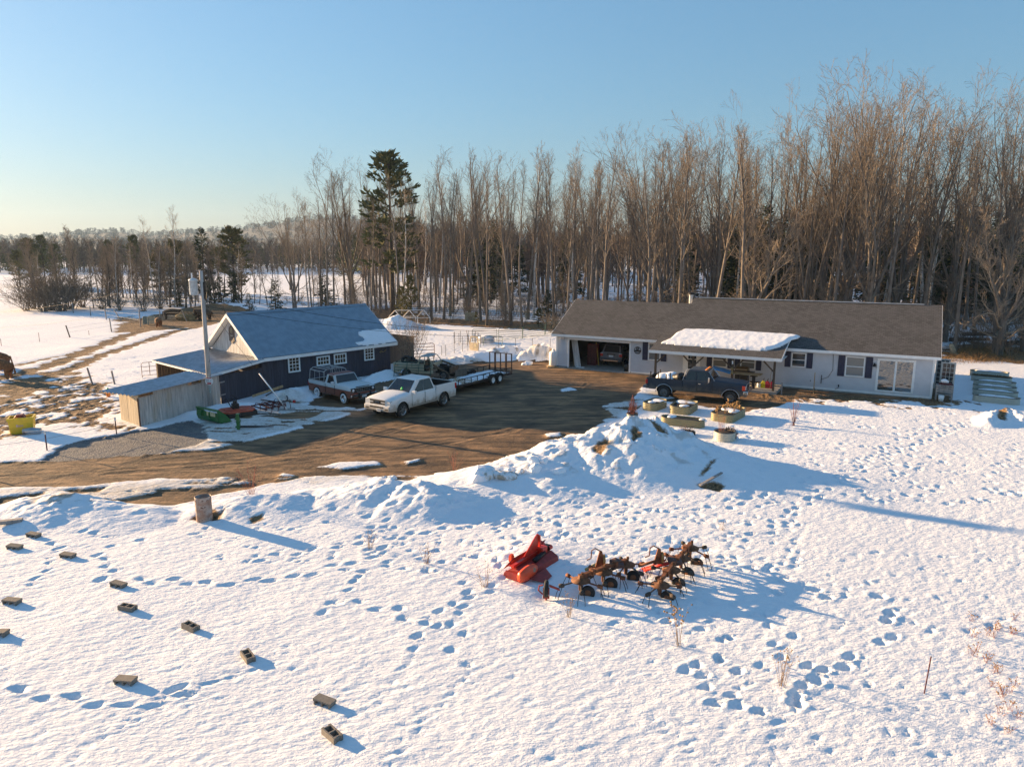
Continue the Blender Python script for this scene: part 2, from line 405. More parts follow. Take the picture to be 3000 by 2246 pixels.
# wheel ruts in the drive
for tr in ([(-300, 1405), (300, 1375), (700, 1345), (1000, 1300), (1250, 1230), (1400, 1160), (1500, 1120)], [(-300, 1385), (300, 1355), (700, 1325), (950, 1285), (1150, 1215), (1320, 1150)], [(300, 1385), (800, 1352), (1200, 1310), (1500, 1260), (1650, 1180), (1720, 1120)]):
    d = dpath([G2(*p) for p in tr]) + n2 * .5
    Z += (1 - sn) * np.where(dirt > 0, .018 * np.exp(-((np.abs(d) - .25) / .12) ** 2) - .018 * np.exp(-(d / .16) ** 2), 0)
def dent(x, y, a, la, lb, dp, rim=.3):
    la *= .82; lb *= .82; r = la * 2.2
    i0, i1 = np.searchsorted(GX, (x - r, x + r)); j0, j1 = np.searchsorted(GY, (y - r, y + r))
    if i1 <= i0 or j1 <= j0: return
    sx_, sy_ = X[j0:j1, i0:i1] - x, Y[j0:j1, i0:i1] - y
    u = sx_ * math.cos(a) + sy_ * math.sin(a); v = -sx_ * math.sin(a) + sy_ * math.cos(a)
    q = (u / la) ** 2 + (v / lb) ** 2
    Z[j0:j1, i0:i1] += .5 * dp * (-np.exp(-q ** 1.6) + rim * np.exp(-((np.sqrt(q) - 1.35) / .35) ** 2)) * sn[j0:j1, i0:i1]
def prints(pts, L=.19, Wd=.1, dp=.13, org=None, k=1.0, jit=.06):
    for i, p in enumerate(pts):
        px, py = (org[0] + p[0] / k, org[1] + p[1] / k) if org else p
        x, y = G2(px, py); q = pts[min(i + 1, len(pts) - 1)]; o = pts[max(i - 1, 0)]
        x1, y1 = G2(*((org[0] + q[0] / k, org[1] + q[1] / k) if org else q)); x0, y0 = G2(*((org[0] + o[0] / k, org[1] + o[1] / k) if org else o))
        a = math.atan2(y1 - y0, x1 - x0) + random.uniform(-.3, .3)
        dent(x + random.uniform(-jit, jit), y + random.uniform(-jit, jit), a, L * random.uniform(.8, 1.2), Wd * random.uniform(.8, 1.2), dp * random.uniform(.7, 1.15))
def trail(pts, step=.62, side=.13, **k):
    P = [G2(*p) for p in pts]; i = 0
    for (x0, y0), (x1, y1) in zip(P[:-1], P[1:]):
        L = math.hypot(x1 - x0, y1 - y0); a = math.atan2(y1 - y0, x1 - x0); t = 0
        while t < L:
            s = side * (1 if i % 2 else -1); i += 1
            dent(x0 + math.cos(a) * t - math.sin(a) * s + random.uniform(-.06, .06), y0 + math.sin(a) * t + math.cos(a) * s + random.uniform(-.06, .06),
                 a + random.uniform(-.25, .25), k.get('L', .17), k.get('W', .09), k.get('dp', .12) * random.uniform(.6, 1.1))
            t += step * random.uniform(.85, 1.15)
O1 = dict(org=(0, 1500), k=2.011); O2 = dict(org=(1900, 1700), k=2.011)
prints([(830, 405), (900, 430), (1015, 405), (1110, 425), (1230, 415), (1340, 435), (1480, 405), (1600, 412), (1730, 375), (1850, 370), (1960, 325), (2090, 310), (2200, 270)], .26, .11, .17, **O1)
prints([(305, 195), (350, 220), (490, 125), (560, 130), (640, 150), (830, 165), (645, 205), (565, 255), (630, 275), (615, 325), (680, 350), (610, 400)], .2, .12, .17, **O1)
prints([(290, 270), (290, 300), (270, 345), (200, 400), (180, 435)], .17, .08, .12, **O1)
prints([(2040, 350), (2130, 360), (2105, 385), (2095, 415), (2060, 465), (1945, 535), (1900, 600)], .18, .1, .15, **O1)
prints([(125, 1045), (245, 1100), (430, 1095), (570, 1135), (740, 1135), (920, 1150), (1040, 1045), (1110, 1075)], .27, .11, .16, **O1)
prints([(770, 75), (970, 60), (1040, 105), (1360, 105), (1440, 205), (1405, 245), (1435, 345), (1360, 370), (1195, 455), (1150, 525), (1030, 535), (940, 520), (970, 590), (920, 630), (865, 690), (885, 735)], .2, .145, .24, **O2)
prints([(650, 775), (530, 740), (500, 680), (380, 730), (350, 640), (330, 565), (520, 550), (425, 465), (440, 350), (480, 345), (400, 210), (300, 290), (190, 185), (230, 540), (270, 505), (110, 250), (60, 190)], .17, .12, .2, **O2)
for tr in ([(220, 2215), (300, 2150), (390, 2110), (460, 2070), (560, 2030), (640, 1990), (760, 1955), (860, 1890)], [(330, 2090), (470, 2050), (600, 2000), (720, 1960)], [(1130, 2246), (1200, 2150), (1260, 2070)], [(2240, 2240), (2290, 2120), (2360, 2040), (2440, 1990)],
           [(1000, 2120), (1120, 2040), (1230, 1900)], [(1290, 2070), (1350, 1990), (1420, 1930)]):
    trail(tr, .24, .07, L=.17, W=.06, dp=.06)
for tr in ([(760, 1640), (1000, 1600), (1250, 1560), (1500, 1530), (1900, 1500), (2300, 1480)], [(1200, 1900), (1300, 1800), (1450, 1720), (1500, 1600), (1600, 1500)], [(1350, 1950), (1330, 1800), (1380, 1700)], [(2030, 1600), (2150, 1640), (2300, 1700), (2420, 1720)],
           [(2450, 1420), (2520, 1370), (2600, 1310), (2700, 1260)], [(2080, 1760), (2230, 1800), (2300, 1860), (2250, 1960)], [(1000, 1760), (1150, 1790), (1250, 1840)], [(2480, 1390), (2380, 1470), (2250, 1560), (2100, 1600)], [(2850, 1230), (2700, 1300), (2560, 1340)]):
    trail(tr, .6, .14, L=.2, W=.12, dp=.15)
def scatter(n, x0, x1, y0, y1, L, Wd, dp):
    for _ in range(n):
        x, y = G2(random.uniform(x0, x1), random.uniform(y0, y1))
        dent(x, y, random.uniform(0, PI), L * random.uniform(.6, 1.3), Wd * random.uniform(.7, 1.3), dp * random.uniform(.4, 1.1))
scatter(380, 1050, 2350, 1450, 1680, .18, .11, .11)
scatter(260, 2150, 3000, 1190, 1480, .22, .13, .12)
scatter(160, 550, 1300, 1440, 1650, .17, .1, .09)
scatter(110, 1700, 3000, 1620, 1900, .15, .09, .08)
scatter(90, 1900, 2960, 1900, 2240, .13, .08, .07)
scatter(60, 1000, 1900, 1800, 2230, .12, .07, .06)
scatter(70, 0, 1000, 1560, 2240, .12, .06, .05)
scatter(250, 1200, 1640, 975, 1040, .25, .16, .1)
scatter(200, 0, 620, 960, 1120, .3, .18, .1)
# ---- machinery sits in wind-scoured hollows with a drift to the lee
for (px, py, r, d) in ((1600, 1745, .5, .12), (1545, 1640, 1.2, -.18), (2030, 1620, .9, .05)):
    x, y = G2(px, py); Z += d * -np.exp(-((X - x) ** 2 + (Y - y) ** 2) / r ** 2)
def ground_z(x, y):
    i = int(np.clip(np.searchsorted(GX, x), 1, len(GX) - 1)); j = int(np.clip(np.searchsorted(GY, y), 1, len(GY) - 1))
    fx = (x - GX[i - 1]) / (GX[i] - GX[i - 1]); fy = (y - GY[j - 1]) / (GY[j] - GY[j - 1])
    return float(Z[j - 1, i - 1] * (1 - fx) * (1 - fy) + Z[j - 1, i] * fx * (1 - fy) + Z[j, i - 1] * (1 - fx) * fy + Z[j, i] * fx * fy)
def on(px, py, dz=0.0):
    """ground point seen at a photo pixel"""
    x, y, z = G(px, py)
    for _ in range(3): z = ground_z(x, y); x, y, _q = G(px, py, z)
    return (x, y, z + dz)
# ---------------------------------------------------------------- ground material
def ground_material():
    t = NT('snow_and_soil'); co = t.coord('Object')
    def attr(n): a = t.n('ShaderNodeAttribute'); a.attribute_name = n; return a.outputs['Fac']
    fine = t.noise(co, 9.0, 6, .65); mid = t.noise(co, 2.2, 5, .6); grit = t.noise(co, 38.0, 3, .6)
    jit = t.math('MULTIPLY', t.math('SUBTRACT', fine, .5), .5)
    def mask(n, lo=.38, hi=.62):
        return t.ramp(t.math('ADD', attr(n), jit), lo, hi)
    snow = t.mix(t.ramp(mid, .3, .7), (.84, .85, .87), (.80, .82, .85))
    soily = t.mix(t.ramp(fine, .35, .65), (.24, .20, .155), (.50, .44, .37))
    c = t.mix(mask('soil', .3, .8), snow, soily)
    icy = t.mix(t.ramp(fine, .35, .7), (.66, .62, .56), (.36, .31, .25))
    c = t.mix(t.math('MULTIPLY', attr('ice'), .85), c, icy)
    strm = t.coord('Object', (.35, 1.6, 1))
    st = t.noise(strm, 1.3, 6, .62)
    earth = t.mix(t.ramp(st, .36, .64), (.075, .048, .028), (.29, .175, .090))
    earth = t.mix(t.math('MULTIPLY', t.ramp(grit, .5, .75), .6), earth, (.36, .235, .13))
    earth = t.mix(t.math('MULTIPLY', t.ramp(t.noise(co, .45, 4), .45, .62), .55), earth, (.055, .040, .027))
    c = t.mix(mask('dirt'), c, earth)
    vor = t.n('ShaderNodeTexVoronoi'); vor.inputs['Scale'].default_value = 14; t.l(co, vor.inputs['Vector'])
    gr = t.mix(t.ramp(vor.outputs['Distance'], .05, .5), (.27, .27, .28), (.12, .118, .12))
    gr = t.mix(t.ramp(mid, .45, .65), gr, (.19, .18, .165))
    c = t.mix(mask('gravel'), c, gr)
    md = t.mix(t.ramp(fine, .35, .65), (.065, .038, .018), (.32, .195, .095))
    c = t.mix(mask('mud'), c, md)
    t.l(c, t.b.inputs['Base Color']); t.b.inputs['Roughness'].default_value = .78
    t.b.inputs['Specular IOR Level'].default_value = .25
    rm = t.n('ShaderNodeMapping'); rm.inputs['Rotation'].default_value = (0, 0, -.55); rm.inputs['Scale'].default_value = (.55, 1, 1)
    t.l(co, rm.inputs['Vector'])
    b1 = t.bump(t.noise(rm.outputs[0], 11.0, 3, .55), .85, .04)
    b2 = t.bump(grit, .5, .015, b1)
    gb = t.math('MULTIPLY', vor.outputs['Distance'], attr('gravel'))
    b3 = t.bump(gb, .7, .035, b2)
    t.l(b3, t.b.inputs['Normal'])
    return t.m
GMAT = ground_material()
def build_ground():
    ny, nx = X.shape
    V = np.stack([X, Y, Z], -1).reshape(-1, 3)
    dzx = np.gradient(Z, GX, axis=1); dzy = np.gradient(Z, GY, axis=0)
    N = np.stack([-dzx, -dzy, np.ones_like(Z)], -1); N /= np.linalg.norm(N, axis=-1, keepdims=True); N = N.reshape(-1, 3)
    A = dict(dirt=np.clip(dirt * 1.6 + .5, 0, 1), gravel=np.clip(gravel * 1.6 + .5, 0, 1), mud=np.clip(mud * 1.6 + .5, 0, 1),
             ice=np.clip(iceA, 0, 1), soil=np.clip(SOIL, 0, 1))
    idx = np.arange(ny * nx).reshape(ny, nx)
    q = np.stack([idx[:-1, :-1], idx[:-1, 1:], idx[1:, 1:], idx[1:, :-1]], -1).reshape(-1, 4)
    pid = PID.reshape(-1)[q].max(1)
    dv = (np.maximum(A['dirt'], A['gravel']).reshape(-1)[q].mean(1) > .5)
    mv = (A['mud'].reshape(-1)[q].mean(1) > .5)
    # small crumbs of the masks belong to what surrounds them
    yard = ((sdpoly(road) > -.6) | (gravel > -.3)).reshape(-1)[q].all(1)
    pad = ((mudz > -6) | (mud > .1)).reshape(-1)[q].all(1)
    cls = np.where(pid > 0, pid, np.where(dv & yard, 101, np.where(mv & pad, 102, 100)))
    names = {100: ('snow_field', None), 101: ('driveway', None), 102: ('paddock_mud', None),
             1: ('snow_bank', 'largest ploughed snow pile with dirt stained flank in front of the garden beds'),
             2: ('snow_bank', 'double humped snow ridge between the driveway and the red machine'),
             3: ('snow_bank', 'low smooth snow bank right of the rusty barrel'),
             4: ('snow_bank', 'lumpy snow bank left of the barrel along the muddy road'),
             5: ('snow_bank', 'white snow heap behind the trailer ramp beside the wire fence'),
             6: ('snow_bank', 'rounded brown stained snow heap beside the garage corner'),
             7: ('snow_bank', 'snow bank against the navy barn wall behind the hoses'),
             8: ('snow_bank', 'snow bank at the barn corner beside the tan pickup'),
             9: ('snow_bank', 'broken snow chunks round a bare hole at the right edge'),
             10: ('snow_bank', 'thin snow strip along the weathered shed behind the green bucket'),
             11: ('snow_bank', 'long snow drift behind the cattle at the end of the barn'),
             12: ('snow_bank', 'cone of snow under the white canopy frame')}
    for k, (nm, lab) in names.items():
        f = q[cls == k]
        if len(f) == 0: continue
        u, inv = np.unique(f, return_inverse=True); inv = inv.reshape(-1, 4)
        me = bpy.data.meshes.new(nm); me.vertices.add(len(u)); me.vertices.foreach_set('co', V[u].ravel().astype(np.float32))
        me.loops.add(len(f) * 4); me.loops.foreach_set('vertex_index', inv.ravel().astype(np.int32))
        me.polygons.add(len(f)); me.polygons.foreach_set('loop_start', np.arange(0, len(f) * 4, 4, dtype=np.int32))
        me.update(calc_edges=True)
        me.polygons.foreach_set('use_smooth', np.ones(len(f), bool))
        for an, av in A.items():
            a = me.attributes.new(an, 'FLOAT', 'POINT'); a.data.foreach_set('value', av.reshape(-1)[u].astype(np.float32))
        me.normals_split_custom_set_from_vertices(N[u].tolist())
        me.materials.append(GMAT)
        o = bpy.data.objects.new(nm, me); COL.objects.link(o)
        if lab: tag(o, lab, 'snow bank', 'ploughed snow banks')
        else: o['kind'] = 'structure'
build_ground()
# ---------------------------------------------------------------- shared materials
M = {}
def board_mat(name, c, var=.3, dirt=None, rough=.8):
    t = NT(name); co = t.coord('Object', (5, 5, .45)); f = t.noise(co, 2.0, 6, .6)
    g = t.n('ShaderNodeNewGeometry'); r = g.outputs['Random Per Island']
    a = t.mix(r, mul(c, 1 - var), mul(c, 1 + var)); b = t.mix(t.ramp(f, .35, .7), a, mul(c, .62))
    kn = t.ramp(t.noise(t.coord('Object'), 3.1, 3), .66, .72)
    b = t.mix(t.math('MULTIPLY', kn, .6), b, mul(c, .35))
    if dirt: b = t.mix(t.math('MULTIPLY', t.ramp(t.noise(t.coord('Object', (1, 1, .3)), 1.6, 4), .5, .7), .6), b, dirt)
    t.l(b, t.b.inputs['Base Color']); t.b.inputs['Roughness'].default_value = rough
    t.l(t.bump(f, .4, .01), t.b.inputs['Normal']); return t.m
M['navy'] = board_mat('navy_boards', (.042, .041, .060), .22)
M['weather'] = board_mat('weathered_boards', (.60, .52, .46), .15, (.48, .36, .25))
M['brownboard'] = board_mat('brown_boards', (.13, .10, .075), .25)
M['whiteboard'] = board_mat('white_boards', (.62, .61, .60), .08)
M['lumber'] = board_mat('lumber', (.42, .29, .15), .15)
M['postwood'] = board_mat('post_wood', (.11, .075, .05), .15)
M['greywood'] = board_mat('grey_wood', (.33, .30, .28), .12)
M['white'] = mat('white_trim', (.80, .80, .79), .5, var=.05, scale=3)
M['siding'] = mat('grey_vinyl_siding', (.55, .555, .585), .55, var=.05, scale=1.5)
M['shutter'] = mat('navy_shutter', (.020, .022, .055), .6, var=.15)
M['steelroof'] = mat('blue_grey_steel_roof', (.19, .27, .34), .38, .15, var=.12, scale=2.2, bump=.08, bscale=30)
M['galv'] = mat('galvanised_sheet', (.42, .43, .45), .33, .75, var=.18, scale=3, stretch=(1, 1, 1))
M['black'] = mat('black_plastic', (.014, .014, .015), .5)
M['dark'] = mat('dark_recess', (.010, .009, .008), .9)
M['concrete'] = mat('concrete', (.30, .285, .26), .85, var=.15, scale=4, bump=.2)
M['chrome'] = mat('chrome', (.62, .63, .65), .16, 1.0, var=.06)
M['iron'] = mat('black_iron', (.018, .017, .017), .55, .4)
M['snow'] = None
def snow_mat():
    t = NT('settled_snow'); co = t.coord('Object')
    c = t.mix(t.ramp(t.noise(co, 3, 4), .3, .7), (.86, .87, .89), (.80, .82, .85)); t.l(c, t.b.inputs['Base Color'])
    t.b.inputs['Roughness'].default_value = .75; t.b.inputs['Specular IOR Level'].default_value = .2
    t.l(t.bump(t.noise(co, 11, 5, .6), .5, .02), t.b.inputs['Normal']); return t.m
M['snow'] = snow_mat()
def dirty_snow():
    t = NT('dirty_snow'); f = t.noise(t.coord('Object'), 3.2, 6, .65); t.l(t.mix(t.ramp(f, .42, .62), (.80, .80, .80), (.40, .33, .25)), t.b.inputs['Base Color']); t.b.inputs['Roughness'].default_value = .8; t.l(t.bump(t.noise(t.coord('Object'), 14, 5, .6), .6, .03), t.b.inputs['Normal']); return t.m
M['dirtysnow'] = dirty_snow()
def glass_mat(name, c=(.02, .025, .03), rough=.04):
    t = NT(name); t.b.inputs['Base Color'].default_value = (*c, 1); t.b.inputs['Roughness'].default_value = rough
    t.b.inputs['Specular IOR Level'].default_value = .6; return t.m
M['glass'] = glass_mat('dark_window_glass'); M['blindglass'] = glass_mat('window_over_blind', (.20, .20, .19), .1)
M['warmglass'] = glass_mat('window_over_warm_room', (.09, .055, .03), .08)
def shingle_mat():
    t = NT('asphalt_shingles'); co = t.coord('Object')
    nz = t.n('ShaderNodeTexNoise'); nz.inputs['Scale'].default_value = 5.0; t.l(co, nz.inputs['Vector'])
    wv = t.n('ShaderNodeVectorMath', operation='MULTIPLY_ADD'); wv.inputs[1].default_value = (.05, .03, 0); t.l(nz.outputs['Color'], wv.inputs[0]); t.l(co, wv.inputs[2])
    br = t.n('ShaderNodeTexBrick'); br.offset = .5; br.inputs['Scale'].default_value = 1.0
    br.inputs['Brick Width'].default_value = .28; br.inputs['Row Height'].default_value = .15; br.inputs['Mortar Size'].default_value = .014
    br.inputs['Mortar Smooth'].default_value = .25; br.inputs['Bias'].default_value = 0
    br.inputs['Color1'].default_value = (.098, .094, .093, 1); br.inputs['Color2'].default_value = (.050, .049, .050, 1); br.inputs['Mortar'].default_value = (.025, .022, .021, 1)
    t.l(wv.outputs[0], br.inputs['Vector'])
    c = t.mix(t.math('MULTIPLY', t.ramp(t.noise(co, .7, 4), .4, .65), .35), br.outputs['Color'], (.10, .098, .097))
    c = t.mix(t.math('MULTIPLY', t.ramp(t.noise(co, 26, 3), .45, .7), .35), c, (.15, .142, .136))
    t.l(c, t.b.inputs['Base Color']); t.b.inputs['Roughness'].default_value = .9
    iv = t.math('SUBTRACT', 1.0, br.outputs['Fac'])
    t.l(t.bump(iv, .9, .03, t.bump(t.noise(co, 40, 3), .4, .01)), t.b.inputs['Normal']); return t.m
M['shingle'] = shingle_mat()
# ---------------------------------------------------------------- wall helpers
def board_wall(mb, a, b, z0, zt, bw=.2, th=.03, gap=.008, jt=0.0, seed=1, jb=0.0):
    """vertical boards from a to b (local xy); zt = (height at a, height at b) of the top edge"""
    rr = random.Random(seed); ax, ay = a; bx_, by = b
    L = math.hypot(bx_ - ax, by - ay); ux, uy = (bx_ - ax) / L, (by - ay) / L; t = 0
    ang_ = math.atan2(uy, ux); Mz = rotz(ang_)
    while t < L - .02:
        w = min(bw * rr.uniform(.8, 1.2), L - t); m = t + w / 2; k = m / L
        top = zt[0] + (zt[1] - zt[0]) * k + rr.uniform(-jt, jt); o = rr.uniform(-.004, .004); zb = z0 + rr.uniform(-jb, jb)
        mb.box((ax + ux * m - uy * o, ay + uy * m + ux * o, (zb + top) / 2), (w - gap, th, top - zb), Mz); t += w
def lap_wall(mb, a, b, z0, z1, h=.115, out=(0, -1)):
    ax, ay = a; bx_, by = b; z = z0
    while z < z1 - .01:
        zt = min(z + h, z1); o0 = .020; o1 = .004
        p = [(ax + out[0] * o0, ay + out[1] * o0, z), (bx_ + out[0] * o0, by + out[1] * o0, z), (bx_ + out[0] * o1, by + out[1] * o1, zt), (ax + out[0] * o1, ay + out[1] * o1, zt)]
        mb.quad(*p); mb.quad((ax, ay, z), (bx_, by, z), p[1], p[0]); z = zt
def corr(mb, hi0, hi1, lo0, lo1, pitch=.2, amp=.018, th=.03, sharp=False):
    """ribbed sheet; ribs run from the high edge (hi0-hi1) to the low edge (lo0-lo1)"""
    hi0, hi1, lo0, lo1 = map(Vector, (hi0, hi1, lo0, lo1))
    n = (hi1 - hi0).cross(lo0 - hi0).normalized()
    if n.z < 0: n = -n
    L = max((hi1 - hi0).length, (lo1 - lo0).length); k = max(4, int(L / pitch) * 4); top = []; bot = []
    prof = (0, 1, 0, -1) if not sharp else (0, 1, .05, 0)
    for i in range(k + 1):
        t = i / k; o = n * (amp * prof[i % 4]); a = hi0.lerp(hi1, t); b = lo0.lerp(lo1, t); top += [a + o, b + o]; bot += [a + o - n * th, b + o - n * th]
    N = len(top)
    fs = [(2 * i, 2 * i + 1, 2 * i + 3, 2 * i + 2) for i in range(k)] + [(N + 2 * i, N + 2 * i + 2, N + 2 * i + 3, N + 2 * i + 1) for i in range(k)]
    fs += [(2 * i + 1, N + 2 * i + 1, N + 2 * i + 3, 2 * i + 3) for i in range(k)] + [(2 * i, 2 * i + 2, N + 2 * i + 2, N + 2 * i) for i in range(k)]
    fs += [(0, 1, N + 1, N), (2 * k, N + 2 * k, N + 2 * k + 1, 2 * k + 1)]
    mb.add(top + bot, fs)
def slab(mb, a, b, c, d, th):
    a, b, c, d = map(Vector, (a, b, c, d)); n = (b - a).cross(d - a).normalized()
    if n.z < 0: n = -n
    top = [a, b, c, d]; bot = [p - n * th for p in top]
    mb.add(top + bot, [(0, 1, 2, 3), (7, 6, 5, 4), (0, 4, 5, 1), (1, 5, 6, 2), (2, 6, 7, 3), (3, 7, 4, 0)])
def window(parent, x0, x1, z0, z1, y=0.0, glass='glass', cols=1, rows=2, fw=.07, bar=.035, name='window', mats='white'):
    w = MB(); d0, d1 = y - .055, y + .02
    w.bx(x0 - fw, x1 + fw, d0, d1, z1, z1 + fw); w.bx(x0 - fw, x1 + fw, d0 - .02, d1, z0 - fw, z0)
    w.bx(x0 - fw, x0, d0, d1, z0, z1); w.bx(x1, x1 + fw, d0, d1, z0, z1)
    o = w.build(name, M[mats], parent)
    g = MB(); g.bx(x0, x1, y - .018, y - .008, z0, z1); g.build('pane', M[glass], o)
    b = MB()
    for i in range(1, cols): xx = x0 + (x1 - x0) * i / cols; b.bx(xx - bar / 2, xx + bar / 2, y - .04, y - .02, z0, z1)
    for i in range(1, rows): zz = z0 + (z1 - z0) * i / rows; b.bx(x0, x1, y - (.043 if i * 2 == rows else .037), y - .021, zz - bar / 2 * (1.5 if i * 2 == rows else 1), zz + bar / 2 * (1.5 if i * 2 == rows else 1))
    b.build('glazing_bar', M[mats], o)
    return o
def snow_sheet(name, poly, zf, th, label, seed=1, step=.12, edge=.25, wob=.12, cat='snow patch', ang=0.0):
    ca, sa = math.cos(ang), math.sin(ang); zf0 = zf; zf = lambda x, y: zf0(x * ca - y * sa, x * sa + y * ca); poly = [(x * ca + y * sa, -x * sa + y * ca) for x, y in poly]
    """patch of settled snow lying on a sloping surface z = zf(x, y); outline poly in world xy"""
    xs = [p[0] for p in poly]; ys = [p[1] for p in poly]; n = len(poly)
    gx = np.arange(min(xs) - .2, max(xs) + .2, step); gy = np.arange(min(ys) - .2, max(ys) + .2, step)
    PX, PY = np.meshgrid(gx, gy); d = np.full(PX.shape, 1e9); ins = np.zeros(PX.shape, bool)
    for i in range(n):
        (x0, y0), (x1, y1) = poly[i], poly[(i + 1) % n]; ex, ey = x1 - x0, y1 - y0
        t = np.clip(((PX - x0) * ex + (PY - y0) * ey) / (ex * ex + ey * ey), 0, 1); d = np.minimum(d, np.hypot(PX - x0 - ex * t, PY - y0 - ey * t))
        c = ((y0 <= PY) & (y1 > PY)) | ((y1 <= PY) & (y0 > PY)); ins ^= c & (PX < x0 + (PY - y0) * ex / (ey if abs(ey) > 1e-9 else 1e-9))
    sd = np.where(ins, d, -d) + wob * fbm(PX / .7, PY / .7, 200 + seed, 4, .6)
    h = th * np.sqrt(np.clip(sd / edge, 0, 1)) * (1 + .10 * fbm(PX / .5, PY / .5, 210 + seed, 3)); m = MB(); m.smooth = True
    Zs = np.vectorize(zf)(PX, PY); vid = {}; ny, nx = PX.shape; okv = sd > -step * .7
    for j in range(ny - 1):
        for i in range(nx - 1):
            q = [(j, i), (j, i + 1), (j + 1, i + 1), (j + 1, i)]
            if all(okv[a] for a in q):
                for a in q:
                    if a not in vid: vid[a] = len(m.v); m.v.append((PX[a], PY[a], Zs[a] + .006 + h[a]))
                m.f.append(tuple(vid[a] for a in q)); m.mi.append(0); m.sm.append(True)
    # closed underside so that the sheet has thickness
    N = len(m.v); top = list(m.v); m.v += [(x, y, zf(x, y) - .01) for x, y, _ in top]
    from collections import Counter
    ec = Counter(); F0 = list(m.f)
    for f in F0:
        for a, b in zip(f, f[1:] + f[:1]): ec[(a, b)] += 1
    for f in F0: m.f.append(tuple(i + N for i in f[::-1])); m.mi.append(0); m.sm.append(True)
    for (a, b) in list(ec):
        if (b, a) not in ec: m.f.append((b, a, a + N, b + N)); m.mi.append(0); m.sm.append(True)
    m.v = [(x * ca - y * sa, x * sa + y * ca, z) for x, y, z in m.v]
    o = m.build(name, M['snow']); return tag(o, label, cat)
class Frame:
    def __init__(s, x0, y0, a): s.x0, s.y0, s.a = x0, y0, a; s.c, s.s = math.cos(a), math.sin(a)
    def w(s, x, y, z=0): return (s.x0 + x * s.c - y * s.s, s.y0 + x * s.s + y * s.c, z)
    def l(s, p): dx, dy = p[0] - s.x0, p[1] - s.y0; return (dx * s.c + dy * s.s, -dx * s.s + dy * s.c)
HF = Frame(3.70, 58.25, R(-28.59)); BF = Frame(-16.756, 46.968, R(48.39)); SF = Frame(-20.34, 37.78, R(68.9))
